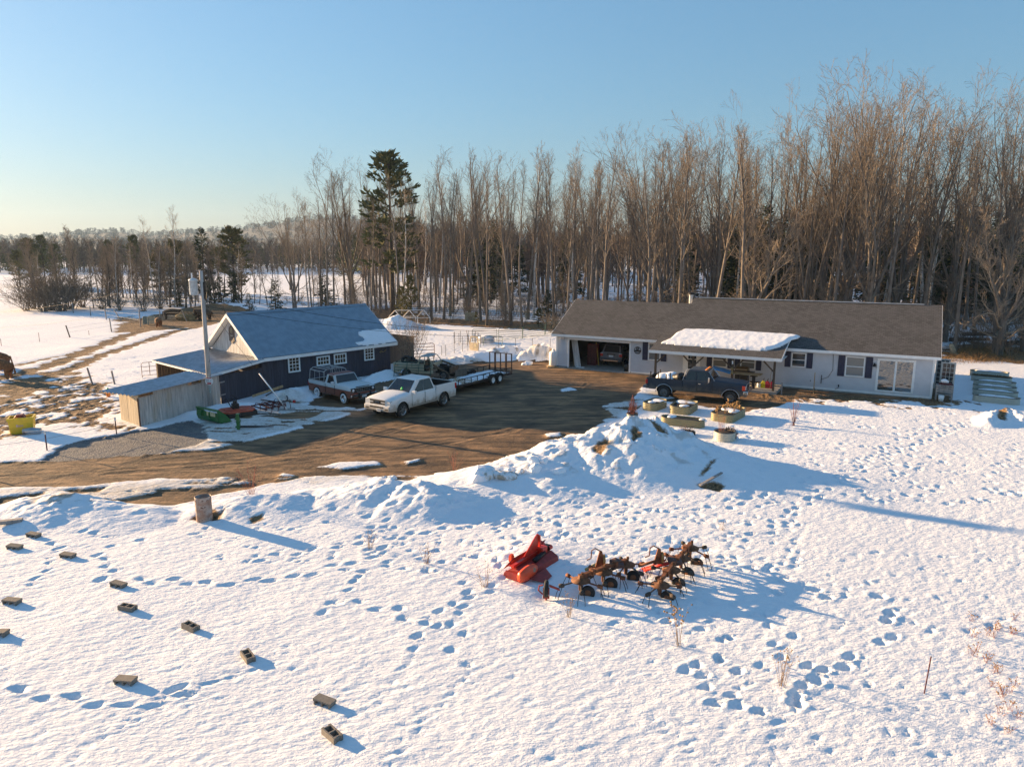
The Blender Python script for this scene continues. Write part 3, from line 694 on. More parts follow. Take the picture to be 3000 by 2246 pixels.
# ================================================================ HOUSE
def house():
    L, he, s, dg, dm, Lg = 26.93, 2.78, .515, 4.45, 5.3, 9.83
    H_ = thing('house', 'long single storey house with grey siding, brown shingle roof and attached garage', 'house', HF.w(0, 0), HF.a)
    zw = 2.62; zb = .10
    gx0, gx1, gz1 = 1.12, 6.28, 2.33
    w = MB()
    lap_wall(w, (0, 0), (gx0 - .1, 0), zb, zw); lap_wall(w, (gx1 + .1, 0), (L, 0), zb, zw); lap_wall(w, (gx0 - .1, 0), (gx1 + .1, 0), gz1 + .1, zw)
    lap_wall(w, (0, 2 * dg), (0, 0), zb, zw, out=(-1, 0)); lap_wall(w, (L, 0), (L, 2 * dm), zb, zw, out=(1, 0)); lap_wall(w, (L, 2 * dm), (Lg, 2 * dm), zb, zw, out=(0, 1)); lap_wall(w, (Lg, 2 * dg), (0, 2 * dg), zb, zw, out=(0, 1))
    zg = he + s * (dg + .4) - .12; zm = he + s * (dm + .4) - .12
    for x, d, z, sg in ((0, dg, zg, -1), (L, dm, zm, 1)):
        k = 18
        for i in range(k):
            a0, a1 = i / k, (i + 1) / k
            y0, y1 = d * a0, 2 * d - d * a0; za, zc = zw + (z - zw) * a0, zw + (z - zw) * a1
            w.quad((x + sg * .02, y0, za), (x + sg * .02, y1, za), (x + sg * .004, y1 - d / k, zc), (x + sg * .004, y0 + d / k, zc))
    w.quad((Lg, 2 * dg, zb), (Lg, 2 * dm, zb), (Lg, 2 * dm, zw), (Lg, 2 * dg, zw))
    w.build('wall', M['siding'], H_)
    f = MB(); f.bx(gx1 + .05, L - .01, .012, 2 * dm - .02, -.3, zb); f.bx(.01, Lg, 6.0, 2 * dg - .02, -.3, zb); f.build('foundation', M['concrete'], H_)
    # ---- roofs
    def roof(x0, x1, d, name):
        r = MB(); zr = he + s * (d + .4)
        slab(r, (x0, -.4, he), (x1, -.4, he), (x1, d, zr), (x0, d, zr), .05); slab(r, (x0, d, zr), (x1, d, zr), (x1, 2 * d + .4, he), (x0, 2 * d + .4, he), .05)
        return r.build(name, M['shingle'], H_), zr
    r1, zr1 = roof(-.3, Lg - .002, dg, 'garage_roof'); r2, zr2 = roof(Lg, L + .3, dm, 'main_roof')
    gb = MB(); gb.add([(Lg + .01, -.38, he - .1), (Lg + .01, 2 * dm + .38, he - .1), (Lg + .01, dm, zr2 - .06)], [(0, 1, 2)]); gb.build('roof_gable', M['siding'], H_)
    v = MB(); v.box((Lg + (L - Lg) / 2 - .2, dm, zr2 + .02), (L - Lg - 1.2, .28, .06)); v.build('ridge_vent', M['galv'], H_)
    fa = MB(); fa.bx(-.3, L + .3, -.43, -.403, he - .2, he - .012); fa.bx(-.28, L + .28, -.40, 0, he - .185, he - .165)
    for x, d, z in ((-.315, dg, zr1), (L + .302, dm, zr2)):
        for sg in (0, 1):
            y0, y1 = (-.4, d) if sg == 0 else (2 * d + .4, d)
            fa.add([(x, y0, he - .19), (x + .015, y0, he - .19), (x + .015, y1, z - .19), (x, y1, z - .19), (x, y0, he), (x + .015, y0, he), (x + .015, y1, z), (x, y1, z)],
                   [(0, 1, 2, 3), (4, 5, 6, 7), (0, 4, 7, 3), (1, 5, 6, 2), (0, 1, 5, 4), (3, 2, 6, 7)])
    fa.build('fascia', M['white'], H_)
    ct = MB(); ct.bx(-.03, .1, -.035, -.022, zb, zw); ct.bx(L - .1, L + .035, -.036, -.022, zb, zw); ct.bx(L + .022, L + .036, -.02, .1, zb, zw)
    ct.bx(gx1 + .2, L + .03, -.03, -.021, zb - .12, zb + .03); ct.build('corner_trim', M['white'], H_)
    # ---- garage opening, floor and lining
    gt = MB(); gt.bx(gx0 - .13, gx0, -.04, .05, 0, gz1 + .13); gt.bx(gx1, gx1 + .13, -.04, .05, 0, gz1 + .13); gt.bx(gx0, gx1, -.04, .05, gz1, gz1 + .13); gt.build('garage_door_frame', M['white'], H_)
    fl = MB(); fl.bx(.05, Lg - .2, -.15, 2 * dg - .05, -.05, .05); fl.build('garage_floor', M['concrete'], H_)
    li = MB(); li.bx(.06, .1, .1, 2 * dg - .1, .05, 2.55); li.bx(Lg - .25, Lg - .2, .1, 2 * dg - .1, .05, 2.55); li.bx(.06, Lg - .2, 2 * dg - .14, 2 * dg - .1, .05, 2.55); li.bx(.06, Lg - .2, .06, 2 * dg - .1, 2.56, 2.6)
    li.bx(.1, gx0 - .02, .06, .1, .05, 2.55); li.bx(gx1 + .02, Lg - .25, .06, .1, .05, 2.55); li.build('garage_lining', mat('bare_studs', (.07, .05, .035), .9), H_)
    od = MB(); od.bx(gx0 + .05, gx1 - .05, .3, 2.7, 2.42, 2.46); od.build('overhead_door', M['white'], H_)
    # ---- windows and shutters
    def win(x0, x1, z0, z1, sh=.3, glass='blindglass'):
        o = window(H_, x0, x1, z0, z1, -.02, glass)
        for sx_ in ((x0 - .12 - sh, x0 - .12), (x1 + .12, x1 + .12 + sh)):
            if sx_ is None: continue
            b = MB(); b.bx(sx_[0], sx_[1], -.055, -.02, z0 - .1, z1 + .1)
            for k in range(2):
                zc = z0 + (z1 - z0) * (.27 + .46 * k); b.bx(sx_[0] + .05, sx_[1] - .05, -.062, -.05, zc - (z1 - z0) * .19, zc + (z1 - z0) * .19)
            b.build('shutter', M['shutter'], H_)
    win(7.90, 8.72, 1.22, 2.42, .42); win(12.83, 13.75, 1.08, 2.02, .38); win(14.85, 15.75, 1.08, 1.98, .36); win(18.30, 19.12, 1.50, 2.38, .38, 'glass'); win(21.78, 22.82, 1.13, 2.36, .42)
    # ---- entrance door
    dn = MB(); dn.bx(10.55, 11.85, -.05, -.02, .25, 2.3); d = dn.build('door', M['white'], H_)
    dg_ = MB(); dg_.bx(10.95, 11.55, -.062, -.052, .72, 2.15); dg_.build('pane', M['glass'], d)
    db = MB(); db.bx(10.95, 11.55, -.075, -.064, 1.42, 1.47); [db.bx(10.95 + .2 * k - .01, 10.95 + .2 * k + .01, -.072, -.065, 1.47, 2.15) for k in (1, 2)]; db.bx(10.95, 11.55, -.070, -.066, 1.78, 1.80); db.build('glazing_bar', M['white'], d)
    hd = MB(); hd.bx(11.66, 11.74, -.09, -.055, 1.15, 1.3); hd.build('handle', M['chrome'], d)
    # ---- patio slider
    t_ = glass_mat('reflective_patio_glass', (.06, .07, .07), .02); t_.node_tree.nodes['Principled BSDF'].inputs['IOR'].default_value = 2.2
    sd_ = MB(); sd_.bx(23.62, 23.76, -.06, .02, .2, 2.42); sd_.bx(25.74, 25.88, -.06, .02, .2, 2.42); sd_.bx(23.76, 25.74, -.06, .02, 2.28, 2.42); sd_.bx(23.76, 25.74, -.06, .02, .2, .30); sd_.bx(24.68, 24.80, -.05, .0, .30, 2.28)
    so_ = sd_.build('sliding_door', M['white'], H_)
    for a, b in ((23.76, 24.68), (24.80, 25.74)): p = MB(); p.bx(a, b, -.034, -.026, .30, 2.28); p.build('pane', t_, so_)
    # ---- lamp, vents, hose bibs, wall sign
    lm = MB(); lm.lathe([(.05, 1.8), (.09, 1.86), (.09, 2.0), (.03, 2.04)], 10, (23.48, -.16, 0)); lm.bx(23.43, 23.53, -.16, -.02, 2.02, 2.08); lo = lm.build('wall_lamp', M['iron'], H_); gl = MB(); gl.lathe([(.0, 1.78), (.07, 1.8), (.085, 1.9)], 10, (23.48, -.16, 0)); gl.build('lamp_glass', M['white'], lo)
    for (x, z, s_) in ((7.1 - .0, 0, 0),):
        pass
    sg = MB(); cx_, cz_ = 6.96, 1.84
    Mx = Matrix(((1, 0, 0), (0, 0, 1), (0, 1, 0)))
    sg.tube([(cx_ + .27 * math.cos(a), -.06, cz_ + .27 * math.sin(a)) for a in [2 * PI * i / 28 for i in range(29)]], .022, 6, False)
    sg.bx(cx_ - .25, cx_ + .25, -.072, -.05, cz_ - .10, cz_ + .01); sg.tube([(cx_ - .2, -.06, cz_ - .17), (cx_, -.06, cz_ - .2), (cx_ + .2, -.06, cz_ - .15)], .018, 5)
    so2 = sg.build('monogram_sign', M['iron'], H_)
    text_part('lettering', 'R', .5, M['iron'], so2, (cx_ + .02, -.055, cz_ + .05), (1, 0, 0), (0, 0, 1), .02)
    ch = MB(); ch.lathe([(.17, 5.0), (.17, 5.85), (.2, 5.86), (.2, 5.92)], 12, (9.55, 5.4, 0), cap=True); c0 = ch.build('flue', M['galv'], H_); cc = MB(); cc.lathe([(.24, 5.95), (.24, 6.05), (.02, 6.12)], 12, (9.55, 5.4, 0), cap=True); cc.build('flue_cap', M['iron'], c0)
    u = MB(); u.bx(19.55, 19.6, -.07, -.02, .5, .58); u.bx(20.25, 20.29, -.06, -.02, .4, 1.0); u.bx(21.35, 21.43, -.08, -.02, .3, .42); u.tube([(20.9, -.04, 2.5), (20.95, -.04, 1.4), (20.7, -.05, .9), (20.3, -.05, .7)], .012, 5); u.tube([(21.4, -.06, .42), (21.38, -.07, .2), (21.2, -.06, .1)], .015, 5); u.build('utility_fitting', M['iron'], H_)
    fl_ = MB(); fl_.box((.55, -.12, 2.5), (.12, .12, .1)); fl_.box((.62, -.16, 2.44), (.1, .1, .12), Matrix.Rotation(.6, 3, 'X')); fl_.box((.46, -.16, 2.44), (.1, .1, .12), Matrix.Rotation(.6, 3, 'X')); fl_.build('floodlight', M['white'], H_)
    cm = MB(); cm.box((-.34, dg, zr1 - .3), (.12, .3, .3)); cm.build('gable_vent', M['white'], H_)
    # ---- porch
    px0, px1, ye, ze, yt, zt = 8.9, 18.0, -3.2, 2.40, 1.02, 3.53
    pr = MB(); slab(pr, (px0, ye, ze), (px1, ye, ze), (px1, yt, zt), (px0, yt, zt), .05); po = pr.build('porch_roof', M['shingle'], H_)
    pf = MB(); pf.bx(px0 - .02, px1 + .02, ye - .03, ye - .003, ze - .22, ze - .012)
    for x in (px1 + .004,):
        k = (zt - ze) / (yt - ye); y1 = .4
        pf.add([(x, ye, ze - .2), (x + .016, ye, ze - .2), (x + .016, y1, ze - .2 + k * (y1 - ye)), (x, y1, ze - .2 + k * (y1 - ye)), (x, ye, ze + .004), (x + .016, ye, ze + .004), (x + .016, y1, ze + k * (y1 - ye) + .004), (x, y1, ze + k * (y1 - ye) + .004)],
               [(0, 1, 2, 3), (4, 5, 6, 7), (0, 4, 7, 3), (1, 5, 6, 2), (0, 1, 5, 4), (3, 2, 6, 7)])
    pf.bx(px0 + .05, px1 - .05, -2.98, -2.84, ze - .26, ze - .02); pf.bx(px0, px1, ye, -.45, ze - .2, ze - .17); pf.build('porch_fascia', M['white'], H_)
    for i, x in enumerate((9.32, 12.05, 14.80, 17.55)):
        p = MB(); p.bx(x - .07, x + .07, -2.98, -2.84, .1, ze - .27)
        q = p.build('porch_post', M['postwood'], H_)
        b = MB()
        for sg_ in ((-1, 1) if 0 < i < 3 else ((1,) if i == 0 else (-1,))): b.beam((x + sg_ * .06, -2.91, ze - .95), (x + sg_ * .72, -2.91, ze - .29), .09, .09)
        b.build('brace', M['postwood'], q)
    pt = MB(); pt.bx(px0 + .3, px1 - .2, -3.15, -.02, -.2, .10); pt.build('porch_slab', M['concrete'], H_)
    k = (zt - ze) / (yt - ye)
    def zp(x, y):
        lx, ly = HF.l((x, y)); a = ze + k * (ly - ye); b = he + s * (ly + .4); return max(a, b if ly > .9 else a)
    poly = [HF.w(*q)[:2] for q in ((9.35, -1.9), (9.75, -1.2), (9.95, .2), (10.3, .95), (12, 1.12), (15, 1.1), (18.0, 1.0), (18.62, .85), (18.5, .45), (18.15, .1), (17.9, -.6), (17.55, -1.35), (16.8, -2.05), (15.5, -2.15), (13, -2.12), (11, -2.05))]
    snow_sheet('roof_snow', poly, zp, .17, 'thick white snow slab lying on the porch roof', 3, .07, .2, .06, ang=HF.a)
    return H_
HOUSE = house()
# ================================================================ BARN
def barn():
    L, w, he, hr = 10.87, 3.54, 2.47, 5.21
    B = thing('barn', 'dark navy barn with blue grey steel roof and white gable', 'barn', BF.w(0, 0), BF.a)
    f = MB(); board_wall(f, (0, 0), (L, 0), -.2, (2.40, 2.40), .22, .03, .01, 0, 3); f.build('front_wall', M['navy'], B)
    f = MB(); board_wall(f, (L, .02), (L, 2 * w), -.2, (2.4, 2.4), .22, seed=4); board_wall(f, (0, 2 * w), (L, 2 * w), -.2, (2.4, 2.4), .22, seed=5); board_wall(f, (0, .03), (0, 2 * w), -.2, (2.38, 2.38), .22, seed=6)
    f.bx(.05, L - .05, .05, 2 * w - .05, -.1, 2.3)
    f.build('rear_wall', M['navy'], B)
    for x in (0, L):
        g = MB()
        n = 32
        for i in range(n):
            y0, y1 = 2 * w * i / n, 2 * w * (i + 1) / n; ym = (y0 + y1) / 2
            z = he + (hr - he) * (1 - abs(ym - w) / w) - .16; g.bx(x - .03, x + .01, y0 + .006, y1 - .006, 2.42, max(2.45, z))
        g.build('gable', M['whiteboard'], B)
    r = MB(); zr = hr; e = .35; ze = he; o = .45
    corr(r, (-o, w, zr), (L + o, w, zr), (-o, -e, ze), (L + o, -e, ze), .23, .009, .03, True); corr(r, (-o, w, zr), (L + o, w, zr), (-o, 2 * w + e, ze), (L + o, 2 * w + e, ze), .23, .009, .03, True)
    ro = r.build('roof', M['steelroof'], B)
    rc = MB(); rc.beam((-o, w - .09, zr - .02), (L + o, w - .09, zr - .02), .26, .02, (0, -.6, .8)); rc.beam((-o, w + .09, zr - .02), (L + o, w + .09, zr - .02), .26, .02, (0, .6, .8)); rc.build('ridge_cap', M['steelroof'], ro)
    t = MB(); t.bx(-o, L + o, -e - .03, -e - .004, ze - .26, ze - .04); t.bx(-o, L + o, -e, -.02, ze - .26, ze - .24)
    for x in (-o - .02, L + o + .004):
        for sg in (-1, 1):
            a = Vector((x, w + sg * (w + e), ze - .12)); b = Vector((x, w, zr - .12)); t.beam(a, b, .022, .2, (0, sg * .6, .8))
    for sg in (-1, 1):
        a = Vector((-o / 2 - .01, w + sg * (w + e), ze - .22)); b = Vector((-o / 2 - .01, w, zr - .2)); t.beam(a, b, o - .03, .02, (0, sg * .6, .8))
    t.build('trim', M['white'], B)
    window(B, 2.02, 2.76, 1.26, 2.20, -.02, 'warmglass', 3, 4, .09, .03); window(B, 4.28, 5.20, 1.45, 1.95, -.02, 'warmglass', 4, 2, .09, .03); window(B, 5.74, 6.64, 1.38, 1.98, -.02, 'warmglass', 4, 2, .09, .03); window(B, 8.44, 9.18, 1.36, 2.24, -.02, 'warmglass', 3, 4, .09, .03)
    em = MB()
    for a, b_, c in (((9.78, 1.76), (9.95, 1.86), .07), ((9.95, 1.86), (10.2, 1.74), .1), ((10.2, 1.76), (10.42, 1.92), .06), ((9.85, 1.72), (10.35, 1.80), .05)): em.beam((a[0], -.04, a[1]), (b_[0], -.04, b_[1]), .03, c, (0, 1, 0))
    em.build('wall_emblem', mat('tarnished_brass', (.30, .22, .11), .5, .6), B)
    s = MB(); pts = [(-.36, -.35), (-.36, .2)] + [(.36 * math.cos(a), .2 + .42 * math.sin(a)) for a in [PI - PI * i / 10 for i in range(1, 10)]] + [(.36, .2), (.36, -.35), (.44, -.46), (.24, -.46), (.12, -.62), (-.12, -.62), (-.24, -.46), (-.44, -.46)]
    s.prism([(-p[0], p[1]) for p in pts], (-.035, 3.75, 3.72), (0, 1, 0), (0, 0, 1), (-1, 0, 0), .04); so_ = s.build('gable_sign', mat('brown_sign_board', (.055, .040, .042), .6), B)
    text_part('lettering', 'FARM', .16, mat('cream_letters', (.6, .55, .45), .6), so_, (-.079, 3.75, 3.62), (0, -1, 0), (0, 0, 1), .003)
    oo = MB(); oo.lathe([(.0, 0), (.2, 0), (.2, .01), (0, .012)], 16, (-.078, 3.75, 4.0), Matrix(((0, 0, -1), (0, 1, 0), (1, 0, 0)))); oo.build('sign_picture', mat('olive_paint', (.16, .14, .09), .6), so_)
    # ---- lean-to roof on the gable side
    lr = MB(); corr(lr, (-.04, -.42, 2.40), (-.04, 7.55, 2.40), (-4.35, -1.72, 2.06), (-4.25, 7.0, 2.06), .30, .04, .02); lr.build('lean_to_roof', M['galv'], B)
    lt = MB(); lt.beam((-.04, -.44, 2.30), (-4.35, -1.75, 1.96), .03, .15); lt.beam((-4.37, -1.72, 1.98), (-4.27, 7.0, 1.98), .03, .1); lt.build('lean_to_fascia', M['white'], B)
    lp = MB()
    for x, y in ((-4.0, -1.1), (-4.05, 2.5), (-4.05, 6.7), (-2.0, -.35), (-.2, .25)): lp.bx(x - .07, x + .07, y - .07, y + .07, -.1, 2.02 + (x + 4.2) * .08)
    for y in (0, 2.5, 5, 7): lp.beam((-4.2, y - .4, 1.98), (-.05, y, 2.28), .05, .14)
    board_wall(lp, (-4.05, 7.0), (-.05, 7.3), 0, (1.9, 2.1), .2, seed=9); lp.build('lean_to_frame', M['postwood'], B)
    def zb(x, y): return he + (hr - he) / (w + e) * (BF.l((x, y))[1] + e) + .012
    poly = [BF.w(*q)[:2] for q in ((8.55, .95), (9.5, .98), (10.6, .95), (11.15, .9), (11.2, .3), (11.28, -.32), (9.6, -.34), (8.2, -.33), (7.55, -.2), (7.6, .02), (8.5, .02), (8.7, .3), (8.45, .6))]
    snow_sheet('roof_snow', poly, zb, .07, 'ragged white snow patch on the eave corner of the barn roof', 5, .07, .12, .10, ang=BF.a)
    return B
BARN = barn()
# gate of navy boards closing the lean-to front
gx, gy = BF.w(0, 0)[:2]; bx0, by0 = SF.w(5.98, 0)[:2]
ga = math.atan2(gy - by0, gx - bx0); gl = math.hypot(gx - bx0, gy - by0)
gate = thing('board_gate', 'dark navy board gate on pale strap hinges under the barn lean-to', 'gate', (bx0, by0, 0), ga)
g = MB(); board_wall(g, (.06, 0), (gl - .06, 0), .02, (1.86, 1.78), .2, .03, .008, 0, 21); g.build('panel', M['navy'], gate)
for z in (.62, 1.42):
    h = MB(); h.bx(.0, .42, -.035, -.018, z - .04, z + .04); h.build('hinge', M['greywood'], gate)
# ================================================================ SHED
def shed():
    S = thing('shed', 'weathered grey board shed with corrugated metal roof beside the utility pole', 'shed', SF.w(0, 0), SF.a)
    f = MB(); board_wall(f, (0, 0), (1.0, 0), -.1, (1.62, 1.63), .26, .03, .008, 0, 31, .03); board_wall(f, (1.0, 0), (3.5, 0), -.1, (1.78, 1.82), .26, .03, .008, 0, 32, .03); board_wall(f, (3.5, 0), (4.55, 0), -.1, (1.66, 1.68), .26, seed=33); board_wall(f, (4.55, 0), (5.98, 0), -.1, (1.86, 1.88), .26, seed=34)
    f.build('front_wall', M['weather'], S)
    f = MB(); board_wall(f, (.03, 0), (.75, 2.29), -.15, (1.72, 1.80), .17, .03, .008, 0, 35, .02); f.build('side_wall', board_mat('pale_boards', (.58, .47, .33), .16), S)
    f = MB(); board_wall(f, (.80, 2.27), (6, 2.27), -.1, (1.7, 1.85), .25, seed=36); f.build('rear_wall', M['weather'], S)
    fr = MB()
    for x in (.1, 1.05, 3.5, 4.5, 5.9): fr.bx(x - .05, x + .05, .03, .12, 0, 1.86)
    fr.beam((-.3, .08, 1.83), (6.0, .08, 1.95), .05, .1); fr.build('frame', M['lumber'], S)
    r = MB(); corr(r, (5.9, -.42, 2.0), (5.9, 2.5, 2.0), (-.62, -.42, 1.88), (-.3, 2.5, 1.88), .30, .04, .02); r.build('roof', M['galv'], S)
    c = MB(); c.bx(-.035, .0, -.05, .03, -.1, 1.6); c.build('corner_strip', mat('rusty_strip', (.10, .045, .03), .8), S)
    return S
shed()
b = thing('shed', 'brown board shed with sloping top behind the far end of the barn', 'shed', BF.w(11.5, 3.4), BF.a)
f = MB(); board_wall(f, (0, 0), (4.7, 0), -.1, (2.9, 2.1), .25, seed=41); f.build('front_wall', M['brownboard'], b)
f = MB(); board_wall(f, (4.7, 0), (4.7, 2.6), -.1, (2.1, 2.1), .25, seed=42); board_wall(f, (0, 2.6), (4.7, 2.6), -.1, (2.9, 2.1), .25, seed=43); f.build('rear_wall', M['brownboard'], b)
r = MB(); slab(r, (-.1, -.15, 2.98), (4.9, -.15, 2.13), (4.9, 2.8, 2.13), (-.1, 2.8, 2.98), .06); r.build('roof', M['brownboard'], b)
# ================================================================ VEHICLES
M['rubber'] = mat('tyre_rubber', (.022, .021, .020), .85, var=.2, dirt=((.10, .075, .05), .45))
M['wwall'] = mat('whitewall', (.70, .70, .70), .6, var=.05)
M['alloy'] = mat('alloy_rim', (.42, .43, .44), .3, .8, dirt=((.14, .11, .08), .35))
M['steelrim'] = mat('grey_steel_rim', (.20, .20, .20), .5, .4, dirt=((.12, .095, .065), .5))
M['whiterim'] = mat('white_steel_rim', (.70, .70, .70), .45, dirt=((.25, .19, .13), .3))
M['red_lens'] = mat('red_lens', (.45, .02, .015), .25, var=.05); M['amber'] = mat('amber_lens', (.75, .22, .02), .3, var=.05); M['lamp'] = mat('clear_lamp', (.62, .64, .66), .12, .3, var=.05)
M['plate'] = mat('licence_plate', (.66, .68, .70), .5, var=.04)
def paint(name, c, lower=None, zsplit=0.0, mud=(.17, .135, .10), mudz=.9, mudamt=.75, rough=.28, coat=.4, rust=None):
    t = NT(name); co = t.coord('Object'); sep = t.n('ShaderNodeSeparateXYZ'); t.l(co, sep.inputs[0]); z = sep.outputs['Z']
    base = c
    if lower is not None:
        base = t.mix(t.ramp(z, zsplit - .004, zsplit + .004), lower, c)
    if rust is not None: base = t.mix(t.ramp(t.noise(co, 3.0, 6, .7), .56, .64), base, rust)
    n = t.noise(t.coord('Object', (1.2, 1.2, .8)), 2.6, 6, .65)
    f = t.math('ADD', t.math('MULTIPLY', t.math('SUBTRACT', n, .5), 1.5), t.math('MULTIPLY', t.math('SUBTRACT', mudz, z), 1.6))
    md = t.math('MULTIPLY', t.ramp(f, -.15, .45), mudamt)
    t.l(t.mix(md, base, mud), t.b.inputs['Base Color'])
    r = t.n('ShaderNodeMapRange'); r.inputs[3].default_value = rough; r.inputs[4].default_value = .85; t.l(md, r.inputs[0]); t.l(r.outputs[0], t.b.inputs['Roughness'])
    t.b.inputs['Specular IOR Level'].default_value = .3
    return t.m
RY = Matrix(((1, 0, 0), (0, 0, 1), (0, -1, 0)))      # lathe axis z -> y
def wheel(parent, x, y, r, wd, side, rim, spokes=0, tyre='rubber', rr=.62):
    """tyre and rim; side = +1 when the outside faces +y"""
    t = MB(); t.smooth = True
    p = [(r * rr, -wd / 2), (r * .9, -wd / 2), (r * .985, -wd * .38), (r, -wd * .2), (r, wd * .2), (r * .985, wd * .38), (r * .9, wd / 2), (r * rr, wd / 2)]
    t.lathe(p, 28, (0, 0, 0), RY)
    if tyre == 'ww': t.cur = 1; t.lathe([(r * rr, side * (wd / 2 + .004)), (r * .9, side * (wd / 2 + .006)), (r * .9, side * (wd / 2 - .01))], 28, (0, 0, 0), RY)
    o = thing('wheel', None, None, (x, y, r)); o.parent = parent
    t.build('tyre', [M['rubber'], M['wwall']], o)
    q = MB(); q.smooth = True; k = side
    q.lathe([(r * rr, k * wd * .5), (r * rr * .93, k * wd * .5), (r * rr * .86, k * wd * .25), (r * rr * .8, -k * wd * .1)], 24, (0, 0, 0), RY)
    q.smooth = False
    if spokes:
        for i in range(spokes):
            a = 2 * PI * i / spokes
            for da in (-.12, .12): q.beam((math.cos(a) * r * .1, k * wd * .38, math.sin(a) * r * .1), (math.cos(a + da) * r * rr * .9, k * wd * .40, math.sin(a + da) * r * rr * .9), .045, .035)
        q.lathe([(0, k * wd * .44), (r * .14, k * wd * .42), (r * .16, k * wd * .2)], 12, (0, 0, 0), RY)
        d = MB(); d.lathe([(0, k * wd * .1), (r * rr * .85, k * wd * .1)], 20, (0, 0, 0), RY); d.build('brake_disc', M['iron'], o)
    else:
        q.lathe([(r * rr * .9, k * wd * .2), (r * rr * .6, k * wd * .32), (r * rr * .45, k * wd * .22), (r * rr * .28, k * wd * .3), (r * rr * .22, k * wd * .42), (0, k * wd * .44)], 20, (0, 0, 0), RY)
    q.build('rim', M[rim], o)
    return o
def body_z(x, rock, arches):
    z = rock
    for xa, za, ra in arches:
        if abs(x - xa) < ra: z = max(z, za + math.sqrt(ra * ra - (x - xa) ** 2))
    return z
def stations(x0, x1, arches, extra=()):
    s = {round(x0, 3), round(x1, 3), *[round(e, 3) for e in extra if x0 < e < x1]}
    for xa, za, ra in arches:
        for i in range(13):
            v = xa + ra * .999 * math.cos(PI * i / 12)
            if x0 < v < x1: s.add(round(v, 3))
        for v in (xa - ra - .002, xa + ra + .002):
            if x0 < v < x1: s.add(round(v, 3))
    return sorted(s)
def mirror(h): return h + [(x, -y, z) for x, y, z in h[::-1] if abs(y) > 1e-6]
def lerp3(a, b, t): return Vector(a).lerp(Vector(b), t)
def face_pane(parent, q, u0, u1, v0, v1, m='glass', name='window', off=.006, skew=(0, 0)):
    """pane lying on a quad q = (bl, br, tr, tl) seen from outside"""
    bl, br, tr, tl = map(Vector, q); n = (br - bl).cross(tl - bl).normalized()
    def P(u, v): return bl.lerp(br, u).lerp(tl.lerp(tr, u), v)
    a = [P(u0, v0), P(u1, v0), P(u1 - skew[1], v1), P(u0 + skew[0], v1)]
    mb = MB(); mb.add([p + n * off for p in a] + [p - n * .02 for p in a], [(0, 1, 2, 3), (7, 6, 5, 4), (0, 4, 5, 1), (1, 5, 6, 2), (2, 6, 7, 3), (3, 7, 4, 0)])
    return mb.build(name, M[m], parent)
